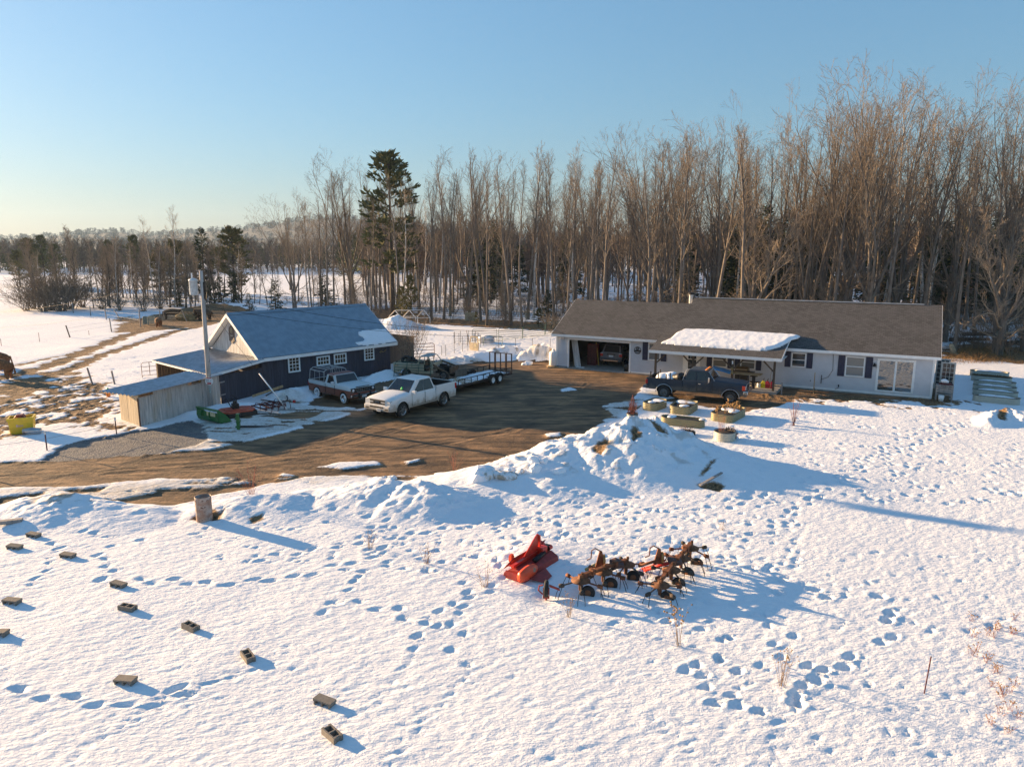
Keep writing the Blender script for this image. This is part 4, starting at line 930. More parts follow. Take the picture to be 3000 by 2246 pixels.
def pickup(label, P, loc, rz, name='pickup_truck'):
    T = thing(name, label, 'pickup truck', loc, rz)
    w, rock, belt, r = P['w'], P['rock'], P['belt'], P['r']
    xf, xr = P['wb'] / 2, -P['wb'] / 2; ar = [(xf, r, P['arch']), (xr, r, P['arch'])]
    X1, X0 = P['front'], P['rear']; cow, cb = P['cowl'], P['cab_rear']; pm = P['paint']
    # body : front clip and cab shell below the belt line
    b = MB(); secs = []
    for x in stations(cb + .012, X1, ar, [cow, cow + .3, X1 - .05, X1 - .15, X1 - .35]):
        k = max(0, (x - (X1 - .35)) / .35) if x > X1 - .35 else 0
        ww = w * (1 - P.get('taper', .06) * k * k); zl = body_z(x, rock, ar)
        if x >= cow: zt = P['hood0'] + (P['hood1'] - P['hood0']) * (x - cow) / (X1 - cow) - .05 * k * k; sh = min(belt, zt - .06)
        else: zt = belt; sh = belt - .05
        zl = min(zl, sh - .04); cr = P.get('crown', .035)
        secs.append(mirror([(x, ww * .965, zl), (x, ww, zl + (sh - zl) * .42), (x, ww * .99, sh - .04), (x, ww * .955, sh + .012), (x, ww * P.get('hw', .86), zt), (x, ww * .45, zt + cr), (x, 0, zt + cr)]))
    b.smooth = False; b.loft(secs, caps=False); [b.add(q, [tuple(range(len(q)))]) for q in (secs[0], secs[-1])]; body = b.build('body', pm, T, bevel=0)
    for p in body.data.polygons: p.use_smooth = len(p.vertices) == 4
    # bed
    rail, fl = P['rail'], P['floor']; d = MB(); secs = []
    for x in stations(X0, cb - .012, ar, [X0 + .04]):
        zl = min(body_z(x, rock, ar), rail - .2); ww = w * (.985 if x < X0 + .03 else 1)
        secs.append(mirror([(x, ww * .965, zl), (x, ww, zl + (rail - zl) * .45), (x, ww * .985, rail - .03), (x, ww * .96, rail), (x, ww * .87, rail), (x, ww * .865, fl), (x, 0, fl)]))
    d.loft(secs, caps=False)
    d.bx(X0, X0 + .06, -w * .955, w * .955, rock + .02, rail - .004); d.bx(cb - .08, cb - .02, -w * .93, w * .93, fl - .1, rail)
    bed = d.build('bed', pm, T)
    li = MB(); li.bx(X0 + .062, cb - .09, -w * .862, w * .862, fl + .004, fl + .03); li.bx(X0 + .062, cb - .09, -w * .862, -w * .852, fl, rail - .02); li.bx(X0 + .062, cb - .09, w * .852, w * .862, fl, rail - .02)
    li.bx(X0 + .061, X0 + .075, -w * .85, w * .85, fl, rail - .02); li.bx(cb - .095, cb - .082, -w * .85, w * .85, fl, rail - .02)
    li.bx(X0 + .02, cb - .02, w * .88, w * .965, rail + .001, rail + .014); li.bx(X0 + .02, cb - .02, -w * .965, -w * .88, rail + .001, rail + .014); li.build('bed_liner', M['black'], bed)
    u = MB(); u.bx(X0 + .15, X1 - .2, -w * .74, w * .74, rock - .06, rock + .32); u.bx(xr - .06, xr + .06, -w * .85, w * .85, r - .07, r + .07); u.bx(xf - .06, xf + .06, -w * .85, w * .85, r - .07, r + .07)
    for xa in (xf, xr): u.bx(xa - P['arch'], xa + P['arch'], -w * .8, w * .8, r, r + P['arch'] - .04)
    u.build('underbody', M['dark'], T)
    # cab
    xb1, xb0, xt1, xt0 = P['gh']; zr = P['roof']; wb_, wt = w * .94, w * P.get('wt', .74); zb = belt - .03
    B1, B0 = [(xb1, wb_, zb), (xb1, -wb_, zb)], [(xb0, wb_ * .98, zb), (xb0, -wb_ * .98, zb)]
    T1, T0 = [(xt1, wt, zr - .05), (xt1, -wt, zr - .05)], [(xt0, wt, zr - .05), (xt0, -wt, zr - .05)]
    g = MB(); g.loft([[B1[0], B1[1], B0[1], B0[0]], [T1[0], T1[1], T0[1], T0[0]], [(xt1 - .16, wt * .84, zr), (xt1 - .16, -wt * .84, zr), (xt0 + .12, -wt * .84, zr), (xt0 + .12, wt * .84, zr)]], closed=True)
    cab = g.build('cab', P.get('cabpaint', pm), T, bevel=.045)
    face_pane(cab, (B1[0], B1[1], T1[1], T1[0]), .055, .945, .06, .93, name='windshield')
    face_pane(cab, (B0[1], B0[0], T0[0], T0[1]), .12, .88, .15, .85, name='rear_window')
    for q in ((B0[0], B1[0], T1[0], T0[0]), (B1[1], B0[1], T0[1], T1[1])):
        fl_ = q[0] == B0[0]
        for (u0, u1, s0, s1) in P['side_windows']:
            if fl_: face_pane(cab, q, u0, u1, .06, .92, name='side_window', skew=(s0, s1))
            else: face_pane(cab, q, 1 - u1, 1 - u0, .06, .92, name='side_window', skew=(s1, s0))
    if P.get('roofpaint'):
        rp = MB(); rp.loft([[(xt1 + .03, wt * 1.03, zr - .075), (xt1 + .03, -wt * 1.03, zr - .075), (xt0 - .03, -wt * 1.03, zr - .075), (xt0 - .03, wt * 1.03, zr - .075)], [(xt1 - .14, wt * .86, zr + .012), (xt1 - .14, -wt * .86, zr + .012), (xt0 + .1, -wt * .86, zr + .012), (xt0 + .1, wt * .86, zr + .012)]], closed=True)
        rp.build('roof', P['roofpaint'], T, bevel=.03)
    # door seams and handles
    for sg in (1, -1):
        for x0, x1 in P['doors']:
            dm = MB(); y = sg * w * 1.0
            for x in (x0, x1): dm.bx(x - .007, x + .007, y - .02, y + .002, rock + .1, belt - .05)
            dm.bx(x0, x1, y - .02, y + .001, rock + .085, rock + .1); dd = dm.build('door', M['dark'], T)
            hm = MB(); hm.bx(x0 + .08, x0 + .24, y - .02 * sg, y + .025 * sg, belt - .2, belt - .16); hm.build('handle', P.get('handle', M['chrome']), dd)
    # wheels
    for x in (xf, xr):
        for sg in (1, -1): wheel(T, x, sg * (w - .125), r, P['tw'], sg, P['rim'], P.get('spokes', 0), P.get('tyre', 'rubber'), P.get('rr', .62))
    return T
def box_part(parent, name, m, *boxes, bevel=0):
    b = MB()
    for q in boxes: b.bx(*q)
    return b.build(name, m, parent, bevel=bevel)
def mirrors(T, x, w, z, m, sz=(.12, .2, .2)):
    for sg in (1, -1):
        b = MB(); b.bx(x - sz[0] / 2, x + sz[0] / 2, sg * (w + .06), sg * (w + .06 + sz[1]), z, z + sz[2]); b.bx(x - .02, x + .02, sg * (w - .06), sg * (w + .07), z + .04, z + .08); b.build('mirror', m, T, bevel=.02)
def veh_pose(pf, pr):
    """heading and mid-point from the ground contacts of the visible front and rear wheels"""
    a = G(*pf); b = G(*pr); h = math.atan2(a[1] - b[1], a[0] - b[0]); return ((a[0] + b[0]) / 2, (a[1] + b[1]) / 2), h
def side_shift(mid, h, side, off): return (mid[0] - math.sin(h) * -side * off * -1 * -1, mid[1])
def place(mid, h, vis, w):
    """vehicle centre: the seen wheels stand on side vis (+1 left, -1 right)"""
    o = w - .02
    x = mid[0] + math.sin(h) * vis * o; y = mid[1] - math.cos(h) * vis * o
    return (x, y, ground_z(x, y) + .015)
# ---- white crew cab pickup
def white_truck():
    h = R(-124); w = 1.04; a = G(1180, 1219); mid = (a[0] - 1.88 * math.cos(h), a[1] - 1.88 * math.sin(h))
    pm = paint('white_paint_dusty', (.74, .74, .73), mud=(.36, .29, .21), mudz=.82, mudamt=.75)
    P = dict(w=w, rock=.46, belt=1.27, r=.42, arch=.53, wb=3.76, front=2.87, rear=-3.10, cowl=1.15, cab_rear=-1.18, hood0=1.32, hood1=1.16, rail=1.40, floor=.86, roof=2.02, gh=(1.22, -1.14, .38, -.92), paint=pm,
             side_windows=[(.17, .50, .17, .0), (.52, .90, .0, .02)] and [(.06, .45, .03, .0), (.47, .86, .0, .14)], doors=[(-.1, 1.05), (-1.1, -.12)], tw=.29, rim='alloy', spokes=6, rr=.66, handle=pm, crown=.05)
    T = pickup('white crew cab pickup with dusty sides hitched to the utility trailer', P, place(mid, h, 1, w), h)
    gr = MB(); gr.bx(2.82, 2.89, -.60, .60, .84, 1.12); go = gr.build('grille', M['black'], T, bevel=.03)
    c = MB(); c.bx(2.855, 2.91, -.62, -.30, .95, 1.0); c.bx(2.855, 2.91, .30, .62, .95, 1.0); c.bx(2.86, 2.90, -.64, .64, 1.11, 1.16); c.bx(2.86, 2.90, -.62, .62, .80, .85); c.build('grille_bar', pm, go)
    text_part('lettering', 'RAM', .17, M['chrome'], go, (2.902, 0, .975), (0, 1, 0), (0, 0, 1), .008)
    for s in (1, -1):
        ho = box_part(T, 'headlight', M['lamp'], (2.69, 2.855, s * .64, s * .99, .94, 1.10), bevel=.03); box_part(ho, 'turn_signal', M['amber'], (2.63, 2.75, s * .955, s * 1.0, .96, 1.09))
        box_part(T, 'fog_light', M['black'], (2.87, 2.965, s * .62, s * .90, .56, .65), bevel=.02)
    bo = box_part(T, 'front_bumper', pm, (2.61, 2.96, -1.0, 1.0, .48, .80), bevel=.06); box_part(bo, 'bumper_intake', M['iron'], (2.95, 2.968, -.52, .52, .66, .745))
    po = box_part(T, 'licence_plate', M['plate'], (2.965, 2.985, .02, .33, .46, .62)); text_part('lettering', '74 R2', .085, M['shutter'], po, (2.987, .175, .54), (0, 1, 0), (0, 0, 1), .003)
    box_part(T, 'rear_bumper', M['chrome'], (-3.24, -3.08, -.95, .95, .52, .72), bevel=.03)
    for s in (1, -1): box_part(T, 'tail_light', M['red_lens'], (-3.13, -2.98, s * .93, s * 1.05, .95, 1.3), bevel=.01)
    for s in (1, -1):
        hv = MB()
        for x0, y0 in ((1.9, .38),): hv.add([(x0, s * .30, 1.288), (x0 + .42, s * .42, 1.245), (x0 + .42, s * .62, 1.235), (x0 + .05, s * .62, 1.282), (x0, s * .30, 1.22), (x0 + .42, s * .42, 1.2), (x0 + .42, s * .62, 1.2), (x0 + .05, s * .62, 1.2)], [(0, 1, 2, 3), (0, 4, 5, 1), (1, 5, 6, 2), (2, 6, 7, 3), (3, 7, 4, 0)])
        hv.build('hood_vent', M['black'], T)
    wp = MB(); wp.beam((1.13, .75, 1.33), (1.1, .1, 1.42), .02, .02); wp.beam((1.13, -.1, 1.36), (1.08, -.75, 1.38), .02, .02); wp.build('wiper', M['black'], T)
    mirrors(T, .98, w - .05, 1.24, pm, (.14, .24, .2))
    g = MB(); g.smooth = True; g.lathe([(.0, .0), (.09, .02), (.08, .09), (.035, .19), (0, .2)], 12, (.98, .18, 1.38)); g.build('dashboard_tree', mat('green_air_freshener', (.05, .6, .12), .5), T)
    for s in (1, -1):
        for xa in (P['wb'] / 2, -P['wb'] / 2):
            b = MB(); b.tube([(xa + .55 * math.cos(a), s * (w + .004), .42 + .55 * math.sin(a)) for a in [PI * i / 14 for i in range(15)]], .03, 6); b.build('wheel_flare', pm, T)
        box_part(T, 'mud_flap', M['black'], (1.29, 1.32, s * .80, s * 1.03, .2, .55)); box_part(T, 'mud_flap', M['black'], (-2.47, -2.44, s * .80, s * 1.03, .2, .6))
    return T
white_truck()
# ---- brown and white old pickup
def brown_truck():
    mid, h = veh_pose((1011, 1180), (924, 1164)); h = R(-42); w = .97
    brown = (.20, .072, .048)
    pm = paint('two_tone_white_over_brown', (.50, .56, .58), brown, .905, mud=(.14, .075, .05), mudz=.45, mudamt=.5, rough=.5, rust=None)
    rf = mat('rusty_brown_roof', (.20, .075, .055), .6, var=.25, scale=5)
    P = dict(w=w, rock=.42, belt=1.14, r=.35, arch=.42, wb=2.97, front=2.28, rear=-2.42, cowl=.62, cab_rear=-.62, hood0=1.20, hood1=1.13, rail=1.14, floor=.62, roof=1.74, gh=(.70, -.60, .38, -.42), paint=pm, roofpaint=rf,
             cabpaint=paint('brown_cab_pillars', (.50, .56, .58), brown, 0, mudamt=.1, rough=.5), side_windows=[(.22, .90, .06, .12)], doors=[(-.42, .62)], tw=.2, rim='chrome', tyre='ww', rr=.60, wt=.80, hw=.93, crown=.02, taper=.02)
    T = pickup('old brown and white pickup with white wall tyres and pale rack frame', P, place(mid, h, -1, w), h)
    ft = MB(); ft.bx(2.25, 2.30, -.93, .93, .78, 1.10); fo = ft.build('grille_surround', M['chrome'], T, bevel=.02)
    g = MB(); g.bx(2.28, 2.315, -.55, -.03, .83, 1.03); g.bx(2.28, 2.315, .03, .55, .83, 1.03); g.build('grille', M['black'], fo)
    gb = MB()
    for s in (1, -1):
        for z in (.89, .96): gb.bx(2.3, 2.325, s * .04, s * .54, z - .008, z + .008)
        for k in range(4): gb.bx(2.3, 2.324, s * (.1 + .12 * k) - .006, s * (.1 + .12 * k) + .006, .83, 1.03)
    gb.build('grille_bar', M['alloy'], fo)
    for s in (1, -1):
        bz = MB(); bz.bx(2.28, 2.318, s * .60, s * .90, .80, 1.06); bo = bz.build('headlight_bezel', M['black'], T)
        l = MB(); l.smooth = True; l.lathe([(0, .05), (.075, .035), (.098, .0), (.098, -.03)], 18, (2.315, s * .75, .93), Matrix(((0, 0, 1), (0, 1, 0), (-1, 0, 0)))); l.build('headlight', M['lamp'], bo)
    lt = MB(); lt.bx(2.20, 2.30, -.5, .5, 1.10, 1.135); lt.build('hood_lettering_strip', M['black'], T)
    bm = MB(); bm.bx(2.30, 2.46, -1.0, 1.0, .50, .66); bo = bm.build('front_bumper', M['chrome'], T, bevel=.04)
    for s in (1, -1): box_part(bo, 'bumper_guard', M['black'], (2.44, 2.52, s * .42 - .05, s * .42 + .05, .40, .80), bevel=.02)
    box_part(bo, 'bumper_strip', M['black'], (2.455, 2.475, -.96, .96, .60, .64))
    box_part(T, 'licence_plate', M['plate'], (2.47, 2.485, -.22, .12, .46, .60))
    box_part(T, 'rear_bumper', M['chrome'], (-2.55, -2.44, -.9, .9, .5, .64), bevel=.03)
    for s in (1, -1): box_part(T, 'tail_light', M['red_lens'], (-2.44, -2.38, s * .86, s * .975, .8, 1.0))
    tr = MB()
    for s in (1, -1): tr.bx(-2.4, -.635, s * (w * .985), s * (w + .006), .895, .92); tr.bx(-.605, 2.2, s * (w * .985), s * (w + .006), .895, .92)
    tr.build('side_moulding', M['alloy'], T)
    mirrors(T, .52, w - .08, 1.16, M['lamp'], (.08, .22, .17))
    # rack frame
    rk = MB(); wt_ = .86; zt = 1.92; z0 = 1.15; xs = (-2.34, -1.76, -1.2, -.66); n = .022
    for s in (1, -1):
        for i, x in enumerate(xs): rk.tube([(x, s * .9, z0), (x + (.04 if i == 0 else -.03 if i == 3 else 0), s * (wt_ - .02), zt - .12)], n if i in (0, 3) else .014, 6)
        rk.tube([(-2.34, s * .9, z0 + .02), (-.66, s * .9, z0 + .02)], .016, 6); rk.tube([(-2.3, s * (wt_ - .02), zt - .12), (-.69, s * (wt_ - .02), zt - .12)], n, 6); rk.tube([(-2.27, s * .62, zt), (-.72, s * .62, zt)], .018, 6)
        for x in (-2.28, -.71): rk.tube([(x, s * (wt_ - .02), zt - .12), (x, s * .62, zt)], n, 6)
    for x in (-2.28, -1.76, -1.2, -.71): rk.tube([(x, -.62, zt), (x, .62, zt)], .018, 6)
    rk.tube([(-2.28, 0, zt), (-.71, 0, zt)], .015, 6); rk.tube([(-2.3, -.86, zt - .13), (-1.2, -.88, zt - .2)], .012, 5)
    for y in (-.35, 0, .35): rk.tube([(-.68, y, z0), (-.7, y * .9, zt - .01)], .013, 5)
    rk.build('rack_frame', mat('faded_white_tube', (.40, .42, .43), .5, .2), T)
    return T
brown_truck()
# ---- dark blue extended cab pickup
def blue_truck():
    mid, h = veh_pose((2139, 1183), (1943.8, 1163)); h = R(-26); w = 1.03
    pm = paint('dark_navy_paint_muddy', (.026, .036, .052), mud=(.135, .12, .10), mudz=.92, mudamt=.85, rough=.45)
    P = dict(w=w, rock=.60, belt=1.34, r=.42, arch=.53, wb=4.22, front=2.98, rear=-3.32, cowl=.98, cab_rear=-.92, hood0=1.40, hood1=1.28, rail=1.30, floor=.82, roof=2.02, gh=(1.08, -.88, .62, -.62), paint=pm,
             side_windows=[(.04, .40, .09, .0), (.46, .80, .0, .0), (.815, .95, .0, .10)], doors=[(.0, .98)], tw=.29, rim='steelrim', rr=.56, wt=.80, hw=.94, crown=.03, taper=.03)
    T = pickup('dark navy extended cab pickup with muddy sides and orange roof lights by the porch', P, place(mid, h, -1, w), h)
    ft = MB(); ft.bx(2.95, 3.01, -.62, .62, .92, 1.24); fo = ft.build('grille', M['alloy'], T, bevel=.02)
    g = MB(); [g.bx(3.0, 3.02, -.58 + .4 * k, -.22 + .4 * k, .96, 1.20) for k in range(3)]; g.build('grille_opening', M['black'], fo)
    for s in (1, -1):
        box_part(T, 'headlight', M['lamp'], (2.90, 3.0, s * .64, s * .92, .95, 1.2), bevel=.01); box_part(T, 'turn_signal', mat('orange_red_lens', (.75, .06, .02), .3, var=.05), (2.80, 2.985, s * .925, s * 1.025, .95, 1.22), bevel=.01)
        box_part(T, 'tail_light', M['red_lens'], (-3.34, -3.2, s * .93, s * 1.04, .92, 1.2), bevel=.01)
        for xa in (P['wb'] / 2, -P['wb'] / 2): tr = MB(); tr.tube([(xa + .545 * math.cos(a), s * (w + .003), .42 + .545 * math.sin(a)) for a in [PI * i / 14 for i in range(15)]], .022, 6); tr.build('arch_trim', M['alloy'], T)
        m = MB(); m.bx(.74, .84, s * 1.12, s * 1.34, 1.34, 1.66); mo = m.build('mirror', M['chrome'], T, bevel=.02); a = MB(); a.tube([(.8, s * .98, 1.12), (.79, s * 1.24, 1.34)], .014, 5); a.tube([(.5, s * 1.0, 1.12), (.78, s * 1.24, 1.33)], .014, 5); a.tube([(.79, s * .98, 1.4), (.79, s * 1.2, 1.42)], .014, 5); a.build('mirror_arm', M['chrome'], mo)
    bm = MB(); bm.bx(2.86, 3.16, -1.02, 1.02, .68, .90); bo = bm.build('front_bumper', M['chrome'], T, bevel=.04); box_part(bo, 'bumper_strip', M['black'], (3.13, 3.165, -1.0, 1.0, .78, .82)); box_part(bo, 'air_dam', M['steelrim'], (2.9, 3.08, -.98, .98, .54, .68), bevel=.02)
    box_part(T, 'rear_bumper', mat('tarnished_bumper', (.10, .15, .19), .35, .6), (-3.52, -3.34, -1.0, 1.0, .62, .78), bevel=.03)
    ws = MB(); bb = [(1.12, .95, 1.33), (1.12, -.95, 1.33), (.655, -.80, 1.955), (.655, .80, 1.955)]
    for a, b in zip(bb, bb[1:] + bb[:1]): ws.tube([(a[0] + .012, a[1], a[2]), (b[0] + .012, b[1], b[2])], .016, 5)
    ws.build('windshield_trim', M['chrome'], T)
    for y in (-.62, -.32, 0, .32, .62):
        l = MB(); l.smooth = True; l.lathe([(.085, 0), (.08, .05), (.04, .075), (0, .08)], 12, (.50, y, 2.0)); l.build('roof_light', M['amber'], T)
    bar = MB(); bar.tube([(-.95, -.92, 1.3), (-.74, -.80, 1.95), (-.70, -.6, 2.0)], .02, 6); bar.build('cab_edge_trim', M['whiteboard'], T)
    s = T
    # load
    st = MB()
    for x, y in ((-3.05, -.88), (-2.55, -.88), (-1.75, -.88), (-2.05, -.75), (-2.85, .85)): st.bx(x - .03, x + .03, y - .03, y + .03, .9, 1.72 if y < -.8 else 1.6)
    st.build('bed_stake', M['postwood'], T)
    bz = place(mid, h, -1, w); Fv = Frame(bz[0], bz[1], h)
    sn_ = MB(); sn_.smooth = True
    sn_.blob((-2.45, 0, 1.28), (.62, .72, .24), 4, .16, 3); sn_.blob((-1.9, -.1, 1.3), (.4, .7, .26), 4, .2, 5); sn_.blob((-1.15, .1, 1.2), (.25, .7, .18), 3, .15, 6)
    o = sn_.build('snow_load', M['snow']); o.location = bz; o.rotation_euler = (0, 0, h); tag(o, 'heap of snow lying in the bed of the dark navy pickup', 'snow')
    dr = MB(); dr.smooth = True; dr.lathe([(0, -.42), (.30, -.42), (.31, -.2), (.31, .2), (.30, .42), (0, .42)], 20, (0, 0, 0), Matrix.Rotation(1.2, 3, 'Y') @ Matrix.Rotation(.5, 3, 'X')); dr.lathe([(.312, -.02), (.325, 0), (.312, .02)], 20, (0, 0, 0), Matrix.Rotation(1.2, 3, 'Y') @ Matrix.Rotation(.5, 3, 'X'))
    o = dr.build('barrel', M['black'], loc=Fv.w(-1.38, -.35, bz[2] + 1.32)); o.rotation_euler = (0, 0, h); tag(o, 'black plastic barrel leaning in the snowy bed of the navy pickup', 'barrel')
    return T
blue_truck()
# ---- tan stripped pickup
def tan_truck():
    tan = paint('tan_paint', (.52, .43, .30), mud=(.22, .15, .09), mudz=.5, mudamt=.6, rough=.6, coat=0, rust=(.25, .13, .07))
    w = .97; h = R(-17); a = G(1228, 1112); T = thing('pickup_truck', 'stripped tan pickup without glass, doors or hood behind the white truck', 'pickup truck', (a[0] + .6, a[1] + .9, 0.03), h)
    rock, rail, fl, r = .45, 1.16, .66, .36; ar = [(1.62, r, .43), (-1.42, r, .43)]
    d = MB(); secs = []
    for x in stations(-2.45, -.52, ar): zl = body_z(x, rock, ar); secs.append(mirror([(x, w * .965, zl), (x, w, zl + (rail - zl) * .45), (x, w * .985, rail - .03), (x, w * .96, rail), (x, w * .87, rail), (x, w * .865, fl), (x, 0, fl)]))
    d.loft(secs, caps=False); d.bx(-2.45, -2.40, -w * .95, w * .95, rock, rail); d.bx(-.58, -.53, -w * .95, w * .95, fl, rail); d.build('bed', tan, T)
    c = MB()
    for s in (1, -1): c.bx(-.5, .05, s * (w - .06), s * w, rock, 1.14); c.bx(.05, .62, s * (w - .03), s * (w - .01), rock, .62); c.bx(.58, .78, s * (w - .06), s * w, rock, 1.16)
    c.bx(-.5, -.46, -w, w, rock, 1.14); c.bx(.60, .72, -w * .96, w * .96, .9, 1.2); c.build('cab', tan, T, bevel=.012)
    for s in (1, -1):
        p = MB(); p.tube([(-.44, s * .9, 1.12), (-.30, s * .76, 1.66)], .055, 6); p.tube([(.08, s * .92, 1.12), (.06, s * .78, 1.68)], .03, 6); p.tube([(.74, s * .92, 1.16), (.36, s * .77, 1.68)], .035, 6); p.build('pillar', tan, T)
    rf = MB(); rf.loft([[(.42, .80, 1.66), (.42, -.80, 1.66), (-.36, -.80, 1.66), (-.36, .80, 1.66)], [(.30, .68, 1.75), (.30, -.68, 1.75), (-.26, -.68, 1.75), (-.26, .68, 1.75)]], closed=True); rf.build('roof', mat('faded_tan_roof', (.33, .35, .34), .5, dirt=((.4, .32, .22), .4)), T, bevel=.03)
    se = MB(); se.bx(-.42, -.25, -.85, .85, .6, 1.25); se.bx(-.3, .2, -.85, .85, .6, .82); se.build('seat', M['black'], T, bevel=.03)
    sw = MB(); sw.tube([(.42 + .05 * math.sin(a), .42 + .19 * math.cos(a), 1.16 + .16 * math.sin(a)) for a in [2 * PI * i / 16 for i in range(17)]], .014, 5); sw.build('steering_wheel', M['black'], T)
    en = MB(); en.bx(.9, 1.75, -.35, .35, .5, .95); en.bx(1.0, 1.5, -.18, .18, .95, 1.08); en.bx(.8, 2.1, -.5, -.42, .45, .6); en.bx(.8, 2.1, .42, .5, .45, .6); en.blob((1.3, -.5, .75), (.3, .2, .2), 2, .2, 4); en.build('engine', M['dark'], T)
    fn = MB(); fn.beam((.74, -.93, 1.16), (1.95, -.93, .55), .05, .14); fn.beam((.74, .93, 1.16), (2.1, .93, .75), .05, .14); fn.bx(2.05, 2.12, -.8, .8, .5, .95); fn.build('fender_brace', mat('rusty_brown_metal', (.16, .10, .06), .8, .2, var=.3), T)
    tl = MB(); tl.bx(-2.3, -2.2, -w - .004, -w * .95, .93, .98); tl.build('marker_light', M['amber'], T)
    for x, wh in ((1.62, 1), (-1.42, 1)):
        for s in (1, -1): wheel(T, x, s * (w - .12), r, .22, s, 'steelrim', 0, 'rubber', .58)
    junk = MB(); junk.smooth = True
    for i in range(3): junk.lathe([(.2, -.1), (.36, -.1), (.38, 0), (.36, .1), (.2, .1)], 18, (-1.2 - .3 * i, -.1 + .25 * (i % 2), 1.12 + .08 * i), Matrix.Rotation(.4 + .2 * i, 3, 'X'))
    o = junk.build('tyre_pile', M['rubber'], loc=T.location); o.rotation_euler = T.rotation_euler; tag(o, 'loose black tyres piled in the bed of the tan pickup', 'tyres')
    g = MB(); g.bx(-2.5, -2.38, -.8, .8, .75, .95); g.build('tailgate', tan, T)
    F_ = Frame(T.location[0], T.location[1], h)
    panel('green tube corral panel leaning on the side of the tan pickup', F_.w(-2.15, -1.62), F_.w(.75, -1.55), 1.38, 7, M['greenpipe'], lean=.33, posts=3)
M['greenpipe'] = mat('green_pipe', (.028, .085, .062), .5, .3, var=.25, dirt=((.12, .10, .07), .3)); M['rustpipe'] = mat('rusty_red_pipe', (.16, .06, .04), .7, .2)
def panel(label, a, b, ht, rails, m, lean=0.0, posts=3, z0=.16, name='corral_panel', cat='livestock panel', group=None, r=.022, gz=True):
    ax, ay = a[:2]; bx_, by = b[:2]; L = math.hypot(bx_ - ax, by - ay); h = math.atan2(by - ay, bx_ - ax)
    g = min(ground_z(ax, ay), ground_z(bx_, by)) - .02 if gz else 0
    o = thing(name, label, cat, (ax, ay, g), h, group); lv = lambda z: lean * z
    f = MB(); c = .12
    f.tube([(0, lv(0), 0), (0, lv(ht - c), ht - c), (c, lv(ht), ht), (L - c, lv(ht), ht), (L, lv(ht - c), ht - c), (L, lv(0), 0)], r, 6); f.build('frame', m, o)
    q = MB()
    for i in range(rails - 1):
        z = z0 + (ht - z0) * i / (rails - 1); q.tube([(0, lv(z), z), (L, lv(z), z)], r * .85, 6)
    q.build('rail', m, o)
    if posts > 2:
        q = MB()
        for i in range(1, posts): x = L * i / posts; q.tube([(x, lv(z0), z0), (x, lv(ht), ht)], r * 1.1, 5)
        q.build('stay', m, o)
    return o
tan_truck()
# ---- SUV in the garage
def suv():
    c = HF.w(4.15, 3.95); h = HF.a + PI / 2; T = thing('suv', 'grey suv parked nose first inside the open garage', 'suv', (c[0], c[1], .05), h)
    pm = paint('grey_metallic', (.16, .155, .17), mudamt=.2, mudz=.4); w = .96; rock, belt, r = .48, 1.18, .39; ar = [(1.4, r, .48), (-1.4, r, .48)]
    b = MB(); secs = []
    for x in stations(-2.3, 2.35, ar, [1.0, -2.2]):
        zl = body_z(x, rock, ar); zt = belt if x < 1.0 else belt - .12 * (x - 1); k = .97 if (x < -2.25 or x > 2.3) else 1
        secs.append(mirror([(x, w * .96 * k, zl), (x, w * k, .8), (x, w * .98 * k, zt - .05), (x, w * .9 * k, zt), (x, 0, zt + .02)]))
    b.loft(secs); b.build('body', pm, T)
    B1, B0, T1, T0 = [(1.05, .88, belt - .02), (1.05, -.88, belt - .02)], [(-2.22, .86, belt - .02), (-2.22, -.86, belt - .02)], [(.35, .70, 1.78), (.35, -.70, 1.78)], [(-1.92, .70, 1.78), (-1.92, -.70, 1.78)]
    g = MB(); g.loft([[B1[0], B1[1], B0[1], B0[0]], [T1[0], T1[1], T0[1], T0[0]]], closed=True); cab = g.build('cab', pm, T, bevel=.05)
    face_pane(cab, (B0[1], B0[0], T0[0], T0[1]), .1, .9, .1, .9, name='rear_window'); face_pane(cab, (B1[0], B1[1], T1[1], T1[0]), .06, .94, .08, .92, name='windshield')
    for q in ((B0[0], B1[0], T1[0], T0[0]), (B1[1], B0[1], T0[1], T1[1])):
        for u0, u1 in ((.08, .3), (.33, .6), (.63, .9)): face_pane(cab, q, u0, u1, .12, .88, name='side_window')
    for s in (1, -1): tl = box_part(T, 'tail_light', M['red_lens'], (-2.34, -2.2, s * .70, s * .945, .88, 1.1), bevel=.02); box_part(tl, 'reverse_lamp', M['lamp'], (-2.345, -2.25, s * .70, s * .93, 1.1, 1.17))
    bo = box_part(T, 'rear_bumper', mat('dark_grey_bumper', (.07, .065, .07), .5), (-2.46, -2.25, -.94, .94, .5, .74), bevel=.04); box_part(bo, 'bumper_plate', M['chrome'], (-2.475, -2.44, -.66, .66, .52, .60))
    go = box_part(T, 'tailgate_garnish', M['black'], (-2.325, -2.29, -.36, .36, 1.0, 1.1), bevel=.01); box_part(go, 'chrome_strip', M['chrome'], (-2.335, -2.32, -.24, .24, 1.03, 1.07))
    box_part(T, 'licence_plate', M['plate'], (-2.325, -2.3, -.19, .19, .84, .98))
    u = MB(); u.bx(-2.1, 2.1, -.7, .7, .4, .7); u.build('underbody', M['dark'], T)
    for x in (1.4, -1.4):
        for s in (1, -1): wheel(T, x, s * .84, r, .25, s, 'alloy', 5, rr=.62)
    return T
suv()
